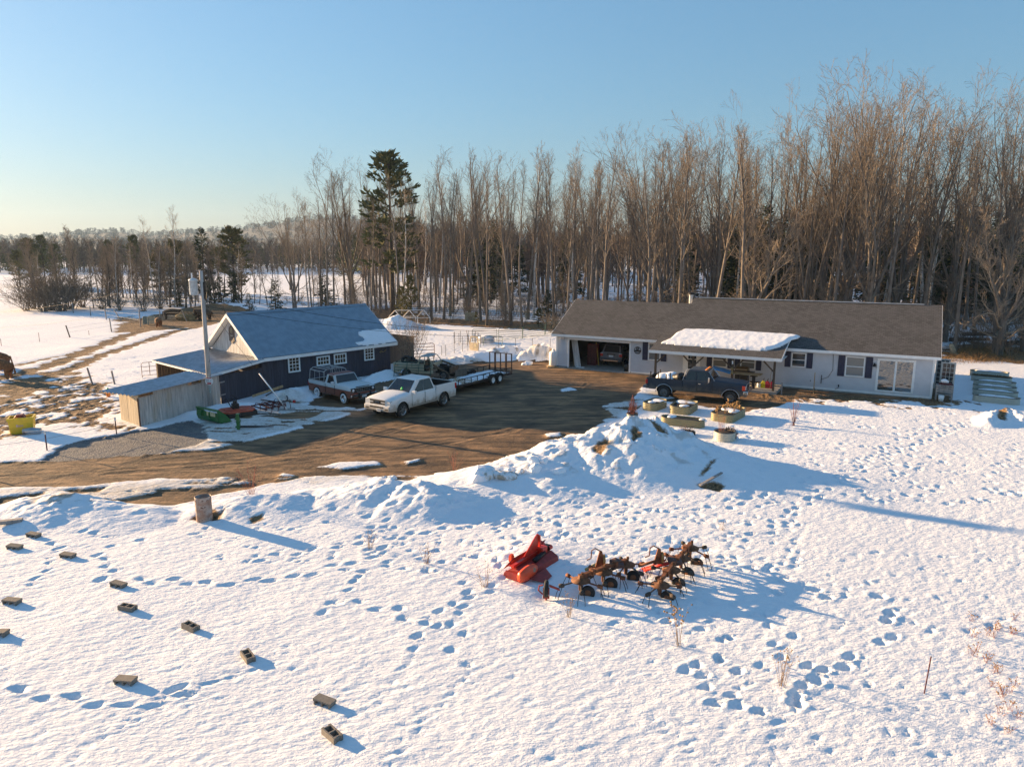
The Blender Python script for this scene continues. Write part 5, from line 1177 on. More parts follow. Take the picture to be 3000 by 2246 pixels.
# ---- utility trailer
def trailer():
    z = .48; A_ = G(1343, 1130, z); B_ = G(1499, 1091, z); h = math.atan2(A_[1] - B_[1], A_[0] - B_[0]); L = math.hypot(A_[0] - B_[0], A_[1] - B_[1]); Wd = 2.1
    # local x forward (to the white truck); the seen side is y = +Wd/2 (left)
    cx_ = (A_[0] + B_[0]) / 2 + math.sin(h) * Wd / 2; cy_ = (A_[1] + B_[1]) / 2 - math.cos(h) * Wd / 2
    rust = mat('rusty_black_steel', (.055, .035, .028), .75, .3, var=.35, scale=5)
    T = thing('utility_trailer', 'long tandem axle utility trailer with tall ramp gate behind the white truck', 'trailer', (cx_, cy_, 0), h)
    f = MB(); y = Wd / 2
    for s in (1, -1): f.bx(-L / 2, L / 2, s * y - .04, s * y + .04, z - .12, z + .02)
    for x in (-L / 2, L / 2): f.bx(x - .04, x + .04, -y + .04, y - .04, z - .12, z + .015)
    f.beam((L / 2, y - .2, z - .06), (L / 2 + 1.35, .05, z - .06), .08, .1); f.beam((L / 2, -y + .2, z - .06), (L / 2 + 1.35, -.05, z - .06), .08, .1); f.build('frame', rust, T)
    dk = MB()
    for i in range(10): w_ = Wd / 10; dk.bx(-L / 2 + .05, L / 2 - .05, -y + i * w_ + .008, -y + (i + 1) * w_ - .008, z - .03, z + .012)
    dk.build('deck', M['greywood'], T)
    for s in (1, -1):
        r = MB(); r.bx(-L / 2, L / 2, s * y - .025, s * y + .025, z + .36, z + .41)
        n = 9
        for i in range(n + 1): x = -L / 2 + L * i / n; r.bx(x - .02, x + .02, s * y - .02, s * y + .02, z + .0, z + .36)
        r.build('side_rail', rust, T)
    g = MB(); x = -L / 2 - .05; hg = 1.42
    g.bx(x - .03, x + .03, -y, y, z + hg - .05, z + hg); g.bx(x - .03, x + .03, -y, y, z + .0, z + .06)
    for i in range(5): yy = -y + .04 + (2 * y - .08) * i / 4; ww = .07 if i in (1, 3) else .035; g.bx(x - .028, x + .028, yy - ww, yy + ww, z + .05, z + hg - .04)
    g.build('ramp_gate', rust, T)
    for xw in (-.95, -.05 - .05):
        for s in (1, -1):
            wheel(T, xw - .35, s * (y + .18), .35, .21, s, 'whiterim', 0, rr=.58)
    for s in (1, -1):
        fd = MB(); fd.smooth = True
        for xa in (-1.30, -.45):
            pr = [(xa + .43 * math.cos(a), .35 + .43 * math.sin(a)) for a in [PI * .06 + PI * .88 * i / 10 for i in range(11)]]
            fd.loft([[(p[0], s * (y + .06), p[1]), (p[0], s * (y + .31), p[1]), (p[0], s * (y + .31), p[1] - .02), (p[0], s * (y + .06), p[1] - .02)] for p in pr], closed=True)
        fd.build('fender', M['iron'], T)
    Fr = Frame(cx_, cy_, h)
    poly = [Fr.w(*q)[:2] for q in ((-2.9, -.9), (-1.4, -.95), (.2, -.85), (1.8, -.9), (2.9, -.8), (2.95, .85), (1.2, .9), (-.3, .93), (-1.2, .3), (-2.8, .9))]
    snow_sheet('deck_snow', poly, lambda x, y: z + .012, .05, 'thin snow and straw covering the trailer deck', 8, .10, .15, .35, ang=h)
    s_ = MB(); s_.bx(-.7, .7, -.03, .03, 0, .55); o = s_.build('plywood_sheet', M['brownboard'], loc=Fr.w(.4, -.93, z + .02), rz=h + .05); tag(o, 'dark plywood sheet standing against the far rail of the trailer', 'board')
    m = MB(); m.tube([(-1.0 + .3 * math.cos(i * .7), .1 + .12 * math.sin(i * 1.1), z + .09) for i in range(12)], .03, 5); o = m.build('green_strap', M['greenpipe'], loc=(cx_, cy_, 0), rz=h); tag(o, 'bundle of dark green straps on the trailer deck', 'straps')
    st = MB(); rr = random.Random(4)
    for i in range(260): a = rr.uniform(0, PI); x_, y_ = rr.gauss(1.9, .5), rr.gauss(.1, .45); l = rr.uniform(.08, .2); q = Fr.w(x_, y_); st.beam((q[0] - math.cos(a) * l, q[1] - math.sin(a) * l, z + .06), (q[0] + math.cos(a) * l, q[1] + math.sin(a) * l, z + .06 + rr.uniform(0, .05)), .012, .012)
    tag(st.build('loose_straw', mat('straw', (.38, .24, .10), .9)), 'scattered straw lying on the front of the trailer deck', 'straw', kind='stuff')
trailer()
# ================================================================ TREES
def bark(name, c, tip=None, white=False):
    t = NT(name); co = t.coord('Object', (3, 3, .6)); f = t.noise(co, 3.0, 4)
    a = t.mix(t.ramp(f, .35, .65), mul(c, .72), mul(c, 1.25))
    oi = t.n('ShaderNodeObjectInfo'); a2 = t.mix(t.math('MULTIPLY', oi.outputs['Random'], .5), a, mul((c[0] * .85, c[1] * .9, c[2] * 1.02), .75))
    if white: a2 = t.mix(t.ramp(t.noise(t.coord('Object', (1, 1, 3)), 2.5, 3), .6, .66), a2, (.06, .05, .045))
    t.l(a2, t.b.inputs['Base Color']); t.b.inputs['Roughness'].default_value = .9; t.b.inputs['Specular IOR Level'].default_value = .15
    return t.m
M['bark'] = bark('grey_brown_bark', (.185, .155, .128)); M['twig'] = bark('red_brown_twigs', (.205, .165, .125)); M['birch'] = bark('white_birch_bark', (.52, .48, .43), white=True)
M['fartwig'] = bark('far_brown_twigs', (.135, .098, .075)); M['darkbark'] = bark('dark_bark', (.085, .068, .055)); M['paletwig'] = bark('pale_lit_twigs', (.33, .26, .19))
def needle(name, c, c2):
    t = NT(name); g = t.n('ShaderNodeNewGeometry'); r = g.outputs['Random Per Island']
    t.l(t.mix(r, c, c2), t.b.inputs['Base Color']); t.b.inputs['Roughness'].default_value = .85; t.b.inputs['Specular IOR Level'].default_value = .2; return t.m
M['pine'] = needle('pine_needles', (.050, .064, .026), (.135, .125, .048)); M['spruce'] = needle('spruce_needles', (.016, .030, .014), (.055, .068, .028)); M['olive'] = needle('olive_needles', (.085, .085, .03), (.19, .16, .06))
UP = Vector((0, 0, 1))
class Tree:
    def __init__(s, seed): s.r = random.Random(seed); s.trunk = MB(); s.crown = MB(); s.trunk.smooth = True; s.crown.smooth = True
    def path(s, p, d, L, k, wob, up):
        pts = [Vector(p)]; d = Vector(d).normalized()
        for i in range(k):
            d = (d + Vector((s.r.gauss(0, wob), s.r.gauss(0, wob), s.r.gauss(0, wob) + up))).normalized(); pts.append(pts[-1] + d * (L / k))
        return pts, d
    def limb(s, p, d, L, r, lev, kids, wob=.13, up=.06, rmin=.011, first=.25):
        k = max(2, 5 - lev); pts, dd = s.path(p, d, L, k, wob, up)
        rs = [max(rmin * .7, r * (1 - .75 * i / k)) for i in range(k + 1)]
        s.crown.tube(pts, rs, (6, 4, 3, 3, 3)[min(lev, 4)], cap=False)
        if lev >= len(kids): return
        n = kids[lev]; n = max(1, int(n * s.r.uniform(.75, 1.25) + .5))
        for i in range(n):
            t = first + (1 - first) * (i + s.r.random()) / n; x = t * k; j = min(int(x), k - 1)
            q = pts[j].lerp(pts[j + 1], x - j); dj = (pts[j + 1] - pts[j]).normalized()
            a = s.r.uniform(.38, .8); ax = dj.cross(Vector((s.r.gauss(0, 1), s.r.gauss(0, 1), s.r.gauss(0, 1)))).normalized()
            nd = Matrix.Rotation(a, 3, ax) @ dj
            s.limb(q, nd, L * s.r.uniform(.34, .58) * (1.1 - .35 * t), max(rmin, rs[j] * .5), lev + 1, kids, wob, up, rmin, .2)
    def build(s, label, cat, bm, tm, name='bare_tree', group=None):
        o = thing(name, label, cat, (0, 0, 0), 0, group)
        s.trunk.build('trunk', bm, o, fix=False); s.crown.build('crown', tm, o, fix=False); return o
def forest_tree(seed, H=20, start=.42, spread=3.3, n=26, kids=(6, 3, 1), lean=0.0, r0=.17, rmin=.009, dead=5):
    T = Tree(seed); r = T.r
    k = 9; pts = [Vector((0, 0, -.3))]; d = Vector((lean, r.uniform(-.04, .04), 1)).normalized()
    for i in range(k):
        d = (d + Vector((r.gauss(0, .035), r.gauss(0, .035), .02))).normalized(); pts.append(pts[-1] + d * ((H * .93 + .3) / k))
    rs = [r0 * (1.25 if i == 0 else (1 - .88 * (i / k) ** 1.1)) for i in range(k + 1)]
    T.trunk.tube(pts, rs, 8, cap=False)
    def on_t(t): x = t * k; j = min(int(x), k - 1); return pts[j].lerp(pts[j + 1], x - j), rs[j] * (1 - (x - j)) + rs[j + 1] * (x - j)
    for i in range(n):
        t = start + (1 - start) * ((i + r.random()) / n) ** .9; p, rr = on_t(t); a = r.uniform(0, 2 * PI); tilt = r.uniform(.35, .72) * (1.05 - .5 * (t - start) / (1 - start))
        dv = Vector((math.cos(a) * math.sin(tilt), math.sin(a) * math.sin(tilt), math.cos(tilt)))
        L = spread * r.uniform(.7, 1.2) * (1.05 - .55 * ((t - start) / (1 - start)) ** 1.5)
        T.limb(p, dv, L, rr * .5, 0, kids, .05, .045, rmin)
    for i in range(dead):
        t = r.uniform(.12, start); p, rr = on_t(t); a = r.uniform(0, 2 * PI); T.limb(p, (math.cos(a), math.sin(a), r.uniform(-.1, .5)), r.uniform(.8, 2.4), .03, 1, (4, 3, 2), .2, .0, rmin)
    return T
def vase_tree(seed, H=18, fork=.22, leaders=6, ang=(.15, .5), r0=.3, kids=(7, 5, 3), rmin=.013, twist=.07, low=6, lowlen=4.0):
    T = Tree(seed); r = T.r; hf = H * fork
    pts, d = T.path((0, 0, -.3), (r.uniform(-.05, .05), r.uniform(-.05, .05), 1), hf + .3, 4, .03, .05); T.trunk.tube(pts, [r0 * 1.3, r0, r0 * .92, r0 * .88, r0 * .85], 9, cap=False)
    for i in range(leaders):
        a = 2 * PI * (i + r.uniform(-.3, .3)) / leaders; tl = r.uniform(*ang) if i else .06
        L = (H - hf) * r.uniform(.82, 1.0) / max(.75, math.cos(tl * .7)); p = pts[-1] - (pts[-1] - pts[-2]) * r.uniform(0, .9)
        lp, _ = T.path(p, (math.cos(a) * math.sin(tl), math.sin(a) * math.sin(tl), math.cos(tl)), L, 8, twist, .05); rl = [max(.02, r0 * r.uniform(.45, .6) * (1 - .9 * j / 8)) for j in range(9)]
        T.trunk.tube(lp, rl, 6, cap=False)
        for j in range(13):
            t = .2 + .8 * (j + r.random()) / 13; x = t * 8; q = min(int(x), 7); pp = lp[q].lerp(lp[q + 1], x - q); dj = (lp[q + 1] - lp[q]).normalized()
            ax = dj.cross(Vector((r.gauss(0, 1), r.gauss(0, 1), r.gauss(0, 1)))).normalized(); nd = Matrix.Rotation(r.uniform(.35, .8), 3, ax) @ dj
            T.limb(pp, nd, L * r.uniform(.16, .30) * (1.25 - .5 * t), rl[q] * .5, 0, kids, .06, .05, rmin)
    for i in range(low):
        a = r.uniform(0, 2 * PI); p = pts[0].lerp(pts[-1], r.uniform(.35, 1)); T.limb(p, (math.cos(a), math.sin(a), r.uniform(.0, .55)), lowlen * r.uniform(.6, 1.1), r0 * .3, 0, (8, 5, 3), .17, .03, rmin)
    return T
def bush(seed, H=3, stems=14, spread=.7, kids=(6, 4), rmin=.008, r=.02):
    T = Tree(seed); rr = T.r
    for i in range(stems):
        a = rr.uniform(0, 2 * PI); tl = rr.uniform(.05, spread); o = rr.uniform(0, .12) * H
        T.limb((math.cos(a) * o, math.sin(a) * o, -.08), (math.cos(a) * math.sin(tl), math.sin(a) * math.sin(tl), math.cos(tl)), H * rr.uniform(.7, 1.1), r, 0, kids, .10, .04, rmin, .3)
    return T
def tuft(mb, p, d, s, r, n, flat=.5):
    """spray of needle-covered twigs: thin leaf-like faces"""
    for _ in range(n):
        v = Vector((r.gauss(0, 1), r.gauss(0, 1), r.gauss(0, flat))) * .6 + Vector(d); v.normalize(); w = v.cross(Vector((r.gauss(0, 1), r.gauss(0, 1), r.gauss(0, 1)))).normalized() * s * .17
        a = Vector(p) + Vector((r.gauss(0, 1), r.gauss(0, 1), r.gauss(0, 1))) * s * .22; e = a + v * s * r.uniform(.7, 1.2); m = a.lerp(e, .5)
        mb.add([a, m + w, e, m - w], [(0, 1, 2, 3)])
def pine_tree(seed, H=16, start=.28, spread=3.6, tufts=7, lay=.85, gapp=.18, r0=.2, per=5, size=.62, roundtop=.5):
    T = Tree(seed); r = T.r; T.trunk.tube([(0, 0, -.3), (r.uniform(-.1, .1), 0, H * .5), (0, r.uniform(-.1, .1), H * .98)], [r0 * 1.2, r0 * .7, .03], 8, cap=False); T.crown.smooth = False
    z = H * start
    while z < H * .985:
        t = (z - H * start) / (H * (1 - start)); L0 = spread * (1 - t) ** roundtop * (.55 + .45 * min(1, t * 5))
        for i in range(per + r.randint(-1, 1)):
            if r.random() < gapp: continue
            a = r.uniform(0, 2 * PI); L = L0 * r.uniform(.6, 1.12); dv = Vector((math.cos(a), math.sin(a), r.uniform(-.05, .28) + .45 * t)).normalized()
            p0 = Vector((0, 0, z)); p1 = p0 + dv * L; T.trunk.tube([p0, p0.lerp(p1, .5) + Vector((0, 0, .05 * L)), p1], [.035, .022, .01], 3, cap=False)
            for j in range(tufts):
                q = p0.lerp(p1, .3 + .7 * (j + r.random()) / tufts) + Vector((r.gauss(0, .16), r.gauss(0, .16), r.gauss(.05, .07))) * L * .45
                tuft(T.crown, q, dv * .7 + UP * .35, size, r, 5, .35)
        z += lay * r.uniform(.75, 1.25) * (1 - .35 * t)
    tuft(T.crown, (0, 0, H * .97), UP, size, r, 10); return T
def spruce_tree(seed, H=6, spread=1.7, dens=9.0, size=.42, start=.05, droop=.25):
    T = Tree(seed); r = T.r; T.trunk.tube([(0, 0, -.2), (0, 0, H * .97)], [.022 * H, .015], 7, cap=False); T.crown.smooth = False
    n = int(H * dens)
    for i in range(n):
        t = start + (1 - start) * ((i + r.random()) / n); z = H * t; L = spread * (1 - t) ** .85 * r.uniform(.65, 1.15) + .08; a = r.uniform(0, 2 * PI)
        dv = Vector((math.cos(a), math.sin(a), -droop + .7 * t)).normalized(); p0 = Vector((0, 0, z)); p1 = p0 + dv * L
        m = max(2, int(L / (size * .42)))
        for j in range(m): tuft(T.crown, p0.lerp(p1, (j + .8) / m) + Vector((r.gauss(0, .05), r.gauss(0, .05), r.gauss(0, .04))), dv + Vector((0, 0, -.15)), size, r, 4, .3)
    tuft(T.crown, (0, 0, H * .96), UP, size * .7, r, 5); return T
def park(o):          # the first of each kind is moved to its first place, the rest are copies
    o['_n'] = 0; return o
class Kind:
    def __init__(s, T, name, cat, bm, tm, H): s.o = T.build(None, cat, bm, tm, name); s.used = False; s.H = H
    def put(s, x, y, h, label, group=None, rz=None, z=None, wide=1.0):
        k = h / s.H; o = s.o if not s.used else dup(s.o); s.used = True
        o.location = (x, y, (ground_z(x, y) if z is None else z)); o.rotation_euler = (0, 0, random.uniform(0, 2 * PI) if rz is None else rz); o.scale = (k * wide, k * wide, k)
        o['label'] = label
        if group: o['group'] = group
        elif 'group' in o: del o['group']
        return o
K = {}
for i in range(5): K['f%d' % i] = Kind(forest_tree(100 + i, 20, (.40, .46, .34, .5, .42)[i], (2.7, 2.3, 3.0, 2.1, 2.6)[i], (24, 21, 25, 20, 23)[i], lean=(.02, -.03, .05, 0, -.06)[i], r0=(.20, .17, .22, .155, .19)[i]), 'bare_tree', 'tree', M['bark'], M['twig'], 20)
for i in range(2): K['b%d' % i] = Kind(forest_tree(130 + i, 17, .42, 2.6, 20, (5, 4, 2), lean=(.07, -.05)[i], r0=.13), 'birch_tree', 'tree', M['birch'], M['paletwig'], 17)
for i in range(3): K['v%d' % i] = Kind(vase_tree(140 + i, 20, (.24, .16, .20)[i], (6, 7, 5)[i], ((.12, .42), (.1, .35), (.15, .5))[i], (.24, .21, .25)[i], (6, 3, 1), .010, low=(5, 3, 8)[i]), 'bare_tree', 'tree', M['bark'], M['twig'], 20)
for i in range(3): K['s%d' % i] = Kind(forest_tree(160 + i, 9, .22, 1.5, 22, (5, 3), lean=(.05, -.08, .1)[i], r0=.06, rmin=.010, dead=3), 'bare_sapling', 'tree', M['bark'], M['twig'], 9)
K['pine'] = Kind(pine_tree(171, 16), 'pine_tree', 'pine', M['darkbark'], M['pine'], 16); K['pine2'] = Kind(pine_tree(172, 13, .2, 3.4, 7, .7, .12), 'pine_tree', 'pine', M['darkbark'], M['olive'], 13)
K['spruce'] = Kind(spruce_tree(173, 6), 'spruce_tree', 'spruce', M['darkbark'], M['spruce'], 6); K['spruce2'] = Kind(spruce_tree(174, 12, 2.4, 8, .6, .1), 'spruce_tree', 'spruce', M['darkbark'], M['spruce'], 12)
K['larch'] = Kind(forest_tree(175, 14, .12, 2.6, 60, (6, 3), r0=.16, rmin=.012, dead=0), 'larch_tree', 'larch', M['darkbark'], M['twig'], 14)
def put_px(kind, px, py, ytop, label, group=None, wide=1.0, rz=None):
    """tree whose foot stands at the photo pixel (px, py) and whose top reaches row ytop"""
    x, y, z = on(px, py); h = at(px, ytop, y)[2] - z; return K[kind].put(x, y, max(h, .5), label, group, rz, None, wide)
TOPS = [(760, 640), (849, 575), (898, 540), (955, 500), (1003, 475), (1085, 490), (1160, 470), (1268, 445), (1320, 430), (1422, 420), (1492, 440), (1573, 415), (1675, 410), (1767, 385), (1860, 405), (1962, 375), (2100, 360), (2216, 345), (2325, 375), (2379, 310), (2469, 280), (2575, 215), (2659, 270), (2722, 310), (2807, 335), (2849, 390), (2925, 300), (2976, 255), (3150, 260)]
def ytop_at(px): return float(np.interp(px, [p[0] for p in TOPS], [p[1] for p in TOPS]))
EDGE = [(-40, 118), (-30, 110), (-15, 98), (0, 89), (8, 82), (20, 76), (32, 69), (45, 68), (60, 66), (80, 64)]
def edge_y(x): return float(np.interp(x, [p[0] for p in EDGE], [p[1] for p in EDGE]))
# ---- named trees
put_px('v0', 1030, 905, 468, 'dark round crowned bare tree standing out left of the tall pine', None, 1.0)
put_px('pine', 1152, 922, 450, 'tall layered pine rising above the bare trees behind the barn', None, 1.15)
put_px('b0', 1178, 930, 520, 'white trunked birch in front of the tall pine', None)
put_px('b1', 905, 905, 560, 'slender white birch at the left end of the tall wood'); put_px('f1', 860, 903, 590, 'thin bare tree standing furthest left of the tall wood')
put_px('f3', 1300, 935, 440, 'bare tree right of the tall pine, with a straight dark trunk')
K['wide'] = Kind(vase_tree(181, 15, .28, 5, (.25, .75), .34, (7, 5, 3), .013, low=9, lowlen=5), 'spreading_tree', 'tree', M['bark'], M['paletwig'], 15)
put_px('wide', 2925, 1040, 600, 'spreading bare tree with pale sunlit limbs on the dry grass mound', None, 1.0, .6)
c = at(2207, 860, 74); K['wide'].put(c[0], 74, 13.5, 'broad low branched bare tree behind the main roof near the porch', None, 2.2, None, 1.15)
for px, dep, k, lab in ((2380, 73, 'v1', 'tall vase shaped bare tree behind the middle of the main roof'), (2490, 72, 'v0', 'tall bare tree with many upright limbs left of the highest crown'), (2570, 70, 'v2', 'highest bare tree with wide fanning crown behind the right end of the roof'), (2650, 76, 'v1', 'bare tree just right of the highest crown'), (2800, 74, 'v0', 'bare tree with dark crown beyond the satellite dish'), (2965, 72, 'v2', 'tall bare tree cut by the right edge of the photo'), (1945, 84, 'v2', 'tall bare tree above the garage roof ridge end'), (2100, 88, 'v1', 'bare tree with bird dots in its top above the porch')):
    yt = ytop_at(px); x = at(px, 700, dep)[0]; K[k].put(x, dep, at(px, yt, dep)[2], lab)
# ---- the wood
spots = []; tries = 0
GF, GB = 'bare trees along the edge of the wood', 'bare trees deep in the wood'
while len(spots) < 228 and tries < 20000:
    tries += 1; px = random.uniform(840, 3100); deep = random.random() ** 1.4 * 62
    x0 = at(px, 700, 90)[0]; ye = edge_y(x0); y = ye + deep; x = at(px, 700, y)[0]
    if any((x - a) ** 2 + (y - b) ** 2 < (1.7 if deep > 20 else 2.2) ** 2 for a, b, _, _ in spots): continue
    if px < 1010 and random.random() < .55: continue
    spots.append((x, y, px, deep))
for x, y, px, deep in spots:
    yt = ytop_at(px) + random.random() ** 1.4 * 85; h = min(max(at(px, yt, y)[2], 9), 29)
    k = 'f%d' % random.randrange(5) if random.random() < .86 else ('b%d' % random.randrange(2) if random.random() < .55 else 'v%d' % random.randrange(3))
    if deep < 22: K[k].put(x, y, h, 'tall bare tree along the near edge of the brown wood' if k[0] != 'b' else 'pale barked birch along the near edge of the brown wood', GF if k[0] != 'b' else 'birches along the edge of the wood')
    else: K[k].put(x, y, h * random.uniform(.72, .95), 'bare tree standing deep inside the brown wood behind the edge row' if k[0] != 'b' else 'pale birch standing deep inside the brown wood', GB if k[0] != 'b' else 'birches deep in the wood')
for i in range(42):
    px = random.uniform(900, 3050); x0 = at(px, 700, 90)[0]; y = edge_y(x0) + random.uniform(-1, 26); x = at(px, 700, y)[0]
    K['s%d' % (i % 3)].put(x, y, random.uniform(6, 11), 'thin bare sapling among the trunks of the wood edge', 'saplings in the wood')
# dark evergreens inside the wood on the right
for i in range(44):
    px = random.uniform(2120, 3080) if i < 36 else random.uniform(1250, 2100); y = edge_y(at(px, 700, 90)[0]) + random.uniform(28, 62); x = at(px, 700, y)[0]
    K['spruce2'].put(x, y, random.uniform(10, 16), 'dark evergreen deep behind the bare trunks on the right', 'evergreens inside the wood', None, None, 1.25)
put_px('pine2', 1205, 935, 805, 'small olive green pine at the wood edge beside the corral', None, .8)
put_px('pine2', 1180, 945, 840, 'bushy low pine left of the small olive pine')
put_px('spruce', 1605, 950, 850, 'young spruce at the wood edge left of the garage'); put_px('pine2', 1578, 957, 905, 'low yellow green pine left of the young spruce', None, 1.6); put_px('pine2', 1396, 955, 915, 'tiny yellow pine beside the cream sheets')
# ---- tree belt in the left field
for px, py, yt, lab, w_ in ((731, 902, 845, 'small round spruce nearest the barn roof ridge in the tree belt', 1.3), (808, 902, 812, 'loose young spruce standing alone behind the barn ridge', 1.25), (955, 896, 806, 'dark dense spruce behind the far end of the barn roof', 1.6), (686, 898, 796, 'dark spruce right of the utility pole behind the cattle', 1.1), (650, 898, 812, 'dark spruce beside the utility pole', 1.1), (519, 899, 816, 'dark spruce left of the utility pole behind the cattle', 1.2), (615, 899, 840, 'short dark spruce just right of the transformer', 1.2)):
    put_px('spruce', px, py, yt, lab, None, w_)
for px, py, yt, lab, k in ((403, 850, 690, 'pine poking above the middle of the far tree belt', 'pine'), (603, 880, 672, 'pointed evergreen above the transformer', 'spruce2'), (690, 878, 668, 'broad rounded pine with sunlit flank right of the transformer', 'pine2'), (525, 870, 705, 'yellow green pine left of the transformer', 'pine2'), (470, 868, 735, 'yellow green pine among bare stems of the belt', 'pine2'), (95, 838, 700, 'broad olive pine near the left edge of the photo', 'pine2'), (135, 838, 690, 'tall olive pine left of the larch', 'pine'), (60, 842, 735, 'low dark pine between the left edge pines', 'pine2'), (-30, 840, 705, 'pine half cut by the left edge of the photo', 'pine'), (170, 845, 715, 'narrow pine behind the larch', 'pine'), (330, 852, 705, 'pine among the belt left of the tall birch', 'pine')):
    put_px(k, px, py, yt, lab, None, 1.35 if k == 'pine2' else 1.1)
put_px('larch', 222, 872, 662, 'bare brown larch with conical crown in the left belt', None, 1.15); put_px('larch', 300, 868, 700, 'second brown larch right of the taller one', None, 1.1)
put_px('b0', 512, 900, 604, 'tall white birch rising highest from the left tree belt', None, 1.2); put_px('b1', 456, 897, 638, 'leaning white birch left of the tallest birch', None, 1.1)
for i in range(96):
    px = random.uniform(60, 840) if i % 3 == 0 else random.uniform(255, 720); py = random.uniform(858, 903); put_px(random.choice(['s0', 's1', 's2', 'larch', 'f3', 'b1', 'larch', 'f0']), px, py, random.uniform(690, 770), 'bare leaning tree in the belt across the left field', 'bare trees of the field belt', 1.25)
K['bush'] = Kind(bush(190, 3, 26, .75, (7, 4), .011, .03), 'bare_bush', 'bush', M['twig'], M['twig'], 3)
for j, (px, py, yt) in enumerate(((105, 905, 830), (150, 908, 805), (205, 905, 812), (240, 900, 840), (80, 910, 860), (180, 912, 835), (130, 913, 850), (300, 905, 858), (350, 910, 872), (420, 912, 868), (470, 905, 862))):
    put_px('bush', px, py, yt, 'dense brown bush at the left foot of the tree belt' if px < 250 else 'low brown bush under the leaning trees of the belt', 'bushes left of the belt' if px < 250 else 'bushes under the belt', 1.5)
# ---- far woods and hills : too many to count
def low_bare(seed):
    T = Tree(seed); r = T.r; T.trunk.tube([(0, 0, 0), (r.uniform(-.5, .5), 0, 13)], [.2, .05], 3, cap=False)
    for i in range(26):
        a = r.uniform(0, 2 * PI); z = r.uniform(3, 13); L = r.uniform(1.5, 3.2); tl = r.uniform(.4, .9); d = Vector((math.cos(a) * math.sin(tl), math.sin(a) * math.sin(tl), math.cos(tl)))
        p = Vector((0, 0, z)); T.crown.tube([p, p + d * L], [.06, .03], 3, cap=False)
        for k in range(5): q = p + d * L * r.uniform(.2, 1); e = Vector((r.gauss(0, 1), r.gauss(0, 1), abs(r.gauss(0, 1)) + .5)).normalized(); T.crown.tube([q, q + e * r.uniform(.8, 1.8)], [.045, .03], 3, cap=False)
    return T
def low_pine(seed):
    T = Tree(seed); r = T.r
    for i in range(110):
        t = r.random(); z = 2 + 11 * t; R_ = 2.8 * (1 - t) ** .6 * math.sqrt(r.random()) ; a = r.uniform(0, 2 * PI); tuft(T.crown, (R_ * math.cos(a), R_ * math.sin(a), z), (math.cos(a) * .6, math.sin(a) * .6, .2), 1.5, r, 3)
    return T
def scatter_mesh(name, protos, places, m, label, cat):
    V, Fc, o = [], [], 0
    P = [(np.array(q.v, float), [f for f in q.f]) for q in protos]
    for (x, y, z, s, k) in places:
        v, f = P[k]; a = random.uniform(0, 2 * PI); c_, s_ = math.cos(a), math.sin(a)
        V.append(np.stack([(v[:, 0] * c_ - v[:, 1] * s_) * s + x, (v[:, 0] * s_ + v[:, 1] * c_) * s + y, v[:, 2] * s + z], -1)); Fc += [tuple(i + o for i in q) for q in f]; o += len(v)
    me = bpy.data.meshes.new(name); me.from_pydata(np.concatenate(V).tolist(), [], Fc); me.materials.append(m); me.update()
    ob = bpy.data.objects.new(name, me); COL.objects.link(ob); tag(ob, label, cat, kind='stuff'); return ob
def merged(T): m = MB(); m.add(T.trunk.v, T.trunk.f) if T.trunk.v else None; m.add(T.crown.v, T.crown.f); return m
pl = []
for i in range(1500):
    px = random.uniform(-150, 3150); y = random.uniform(150, 330) if px > 1050 else random.uniform(283, 380)
    x = at(px, 733, y)[0]; pl.append((x, y, ground_z(x, y) - .3, random.uniform(.75, 1.2) * (1 if px > 1050 else .82), random.randrange(3)))
scatter_mesh('far_bare_woods', [merged(low_bare(i)) for i in range(3)], pl, M['fartwig'], 'brown mass of distant bare trees along the far fields', 'woods')
pl = []
for i in range(190):
    px = random.choice([random.uniform(-150, 1000), random.uniform(900, 3150)]); y = random.uniform(225, 330) if px > 1000 else random.uniform(290, 410)
    x = at(px, 733, y)[0]; pl.append((x, y, ground_z(x, y) - .3, random.uniform(.7, 1.15) * (1 if px > 1000 else .78), random.randrange(3)))
scatter_mesh('far_evergreen_woods', [merged(low_pine(i)) for i in range(3)], pl, M['pine'], 'dark green mass of distant evergreens among the far woods', 'woods')
RIDGE = [(-900, 712), (-300, 706), (0, 698), (130, 692), (250, 681), (340, 676), (440, 686), (560, 678), (700, 668), (800, 656), (861, 646), (963, 635), (1064, 640), (1180, 655), (1350, 675), (1600, 690), (2200, 697), (3300, 705)]
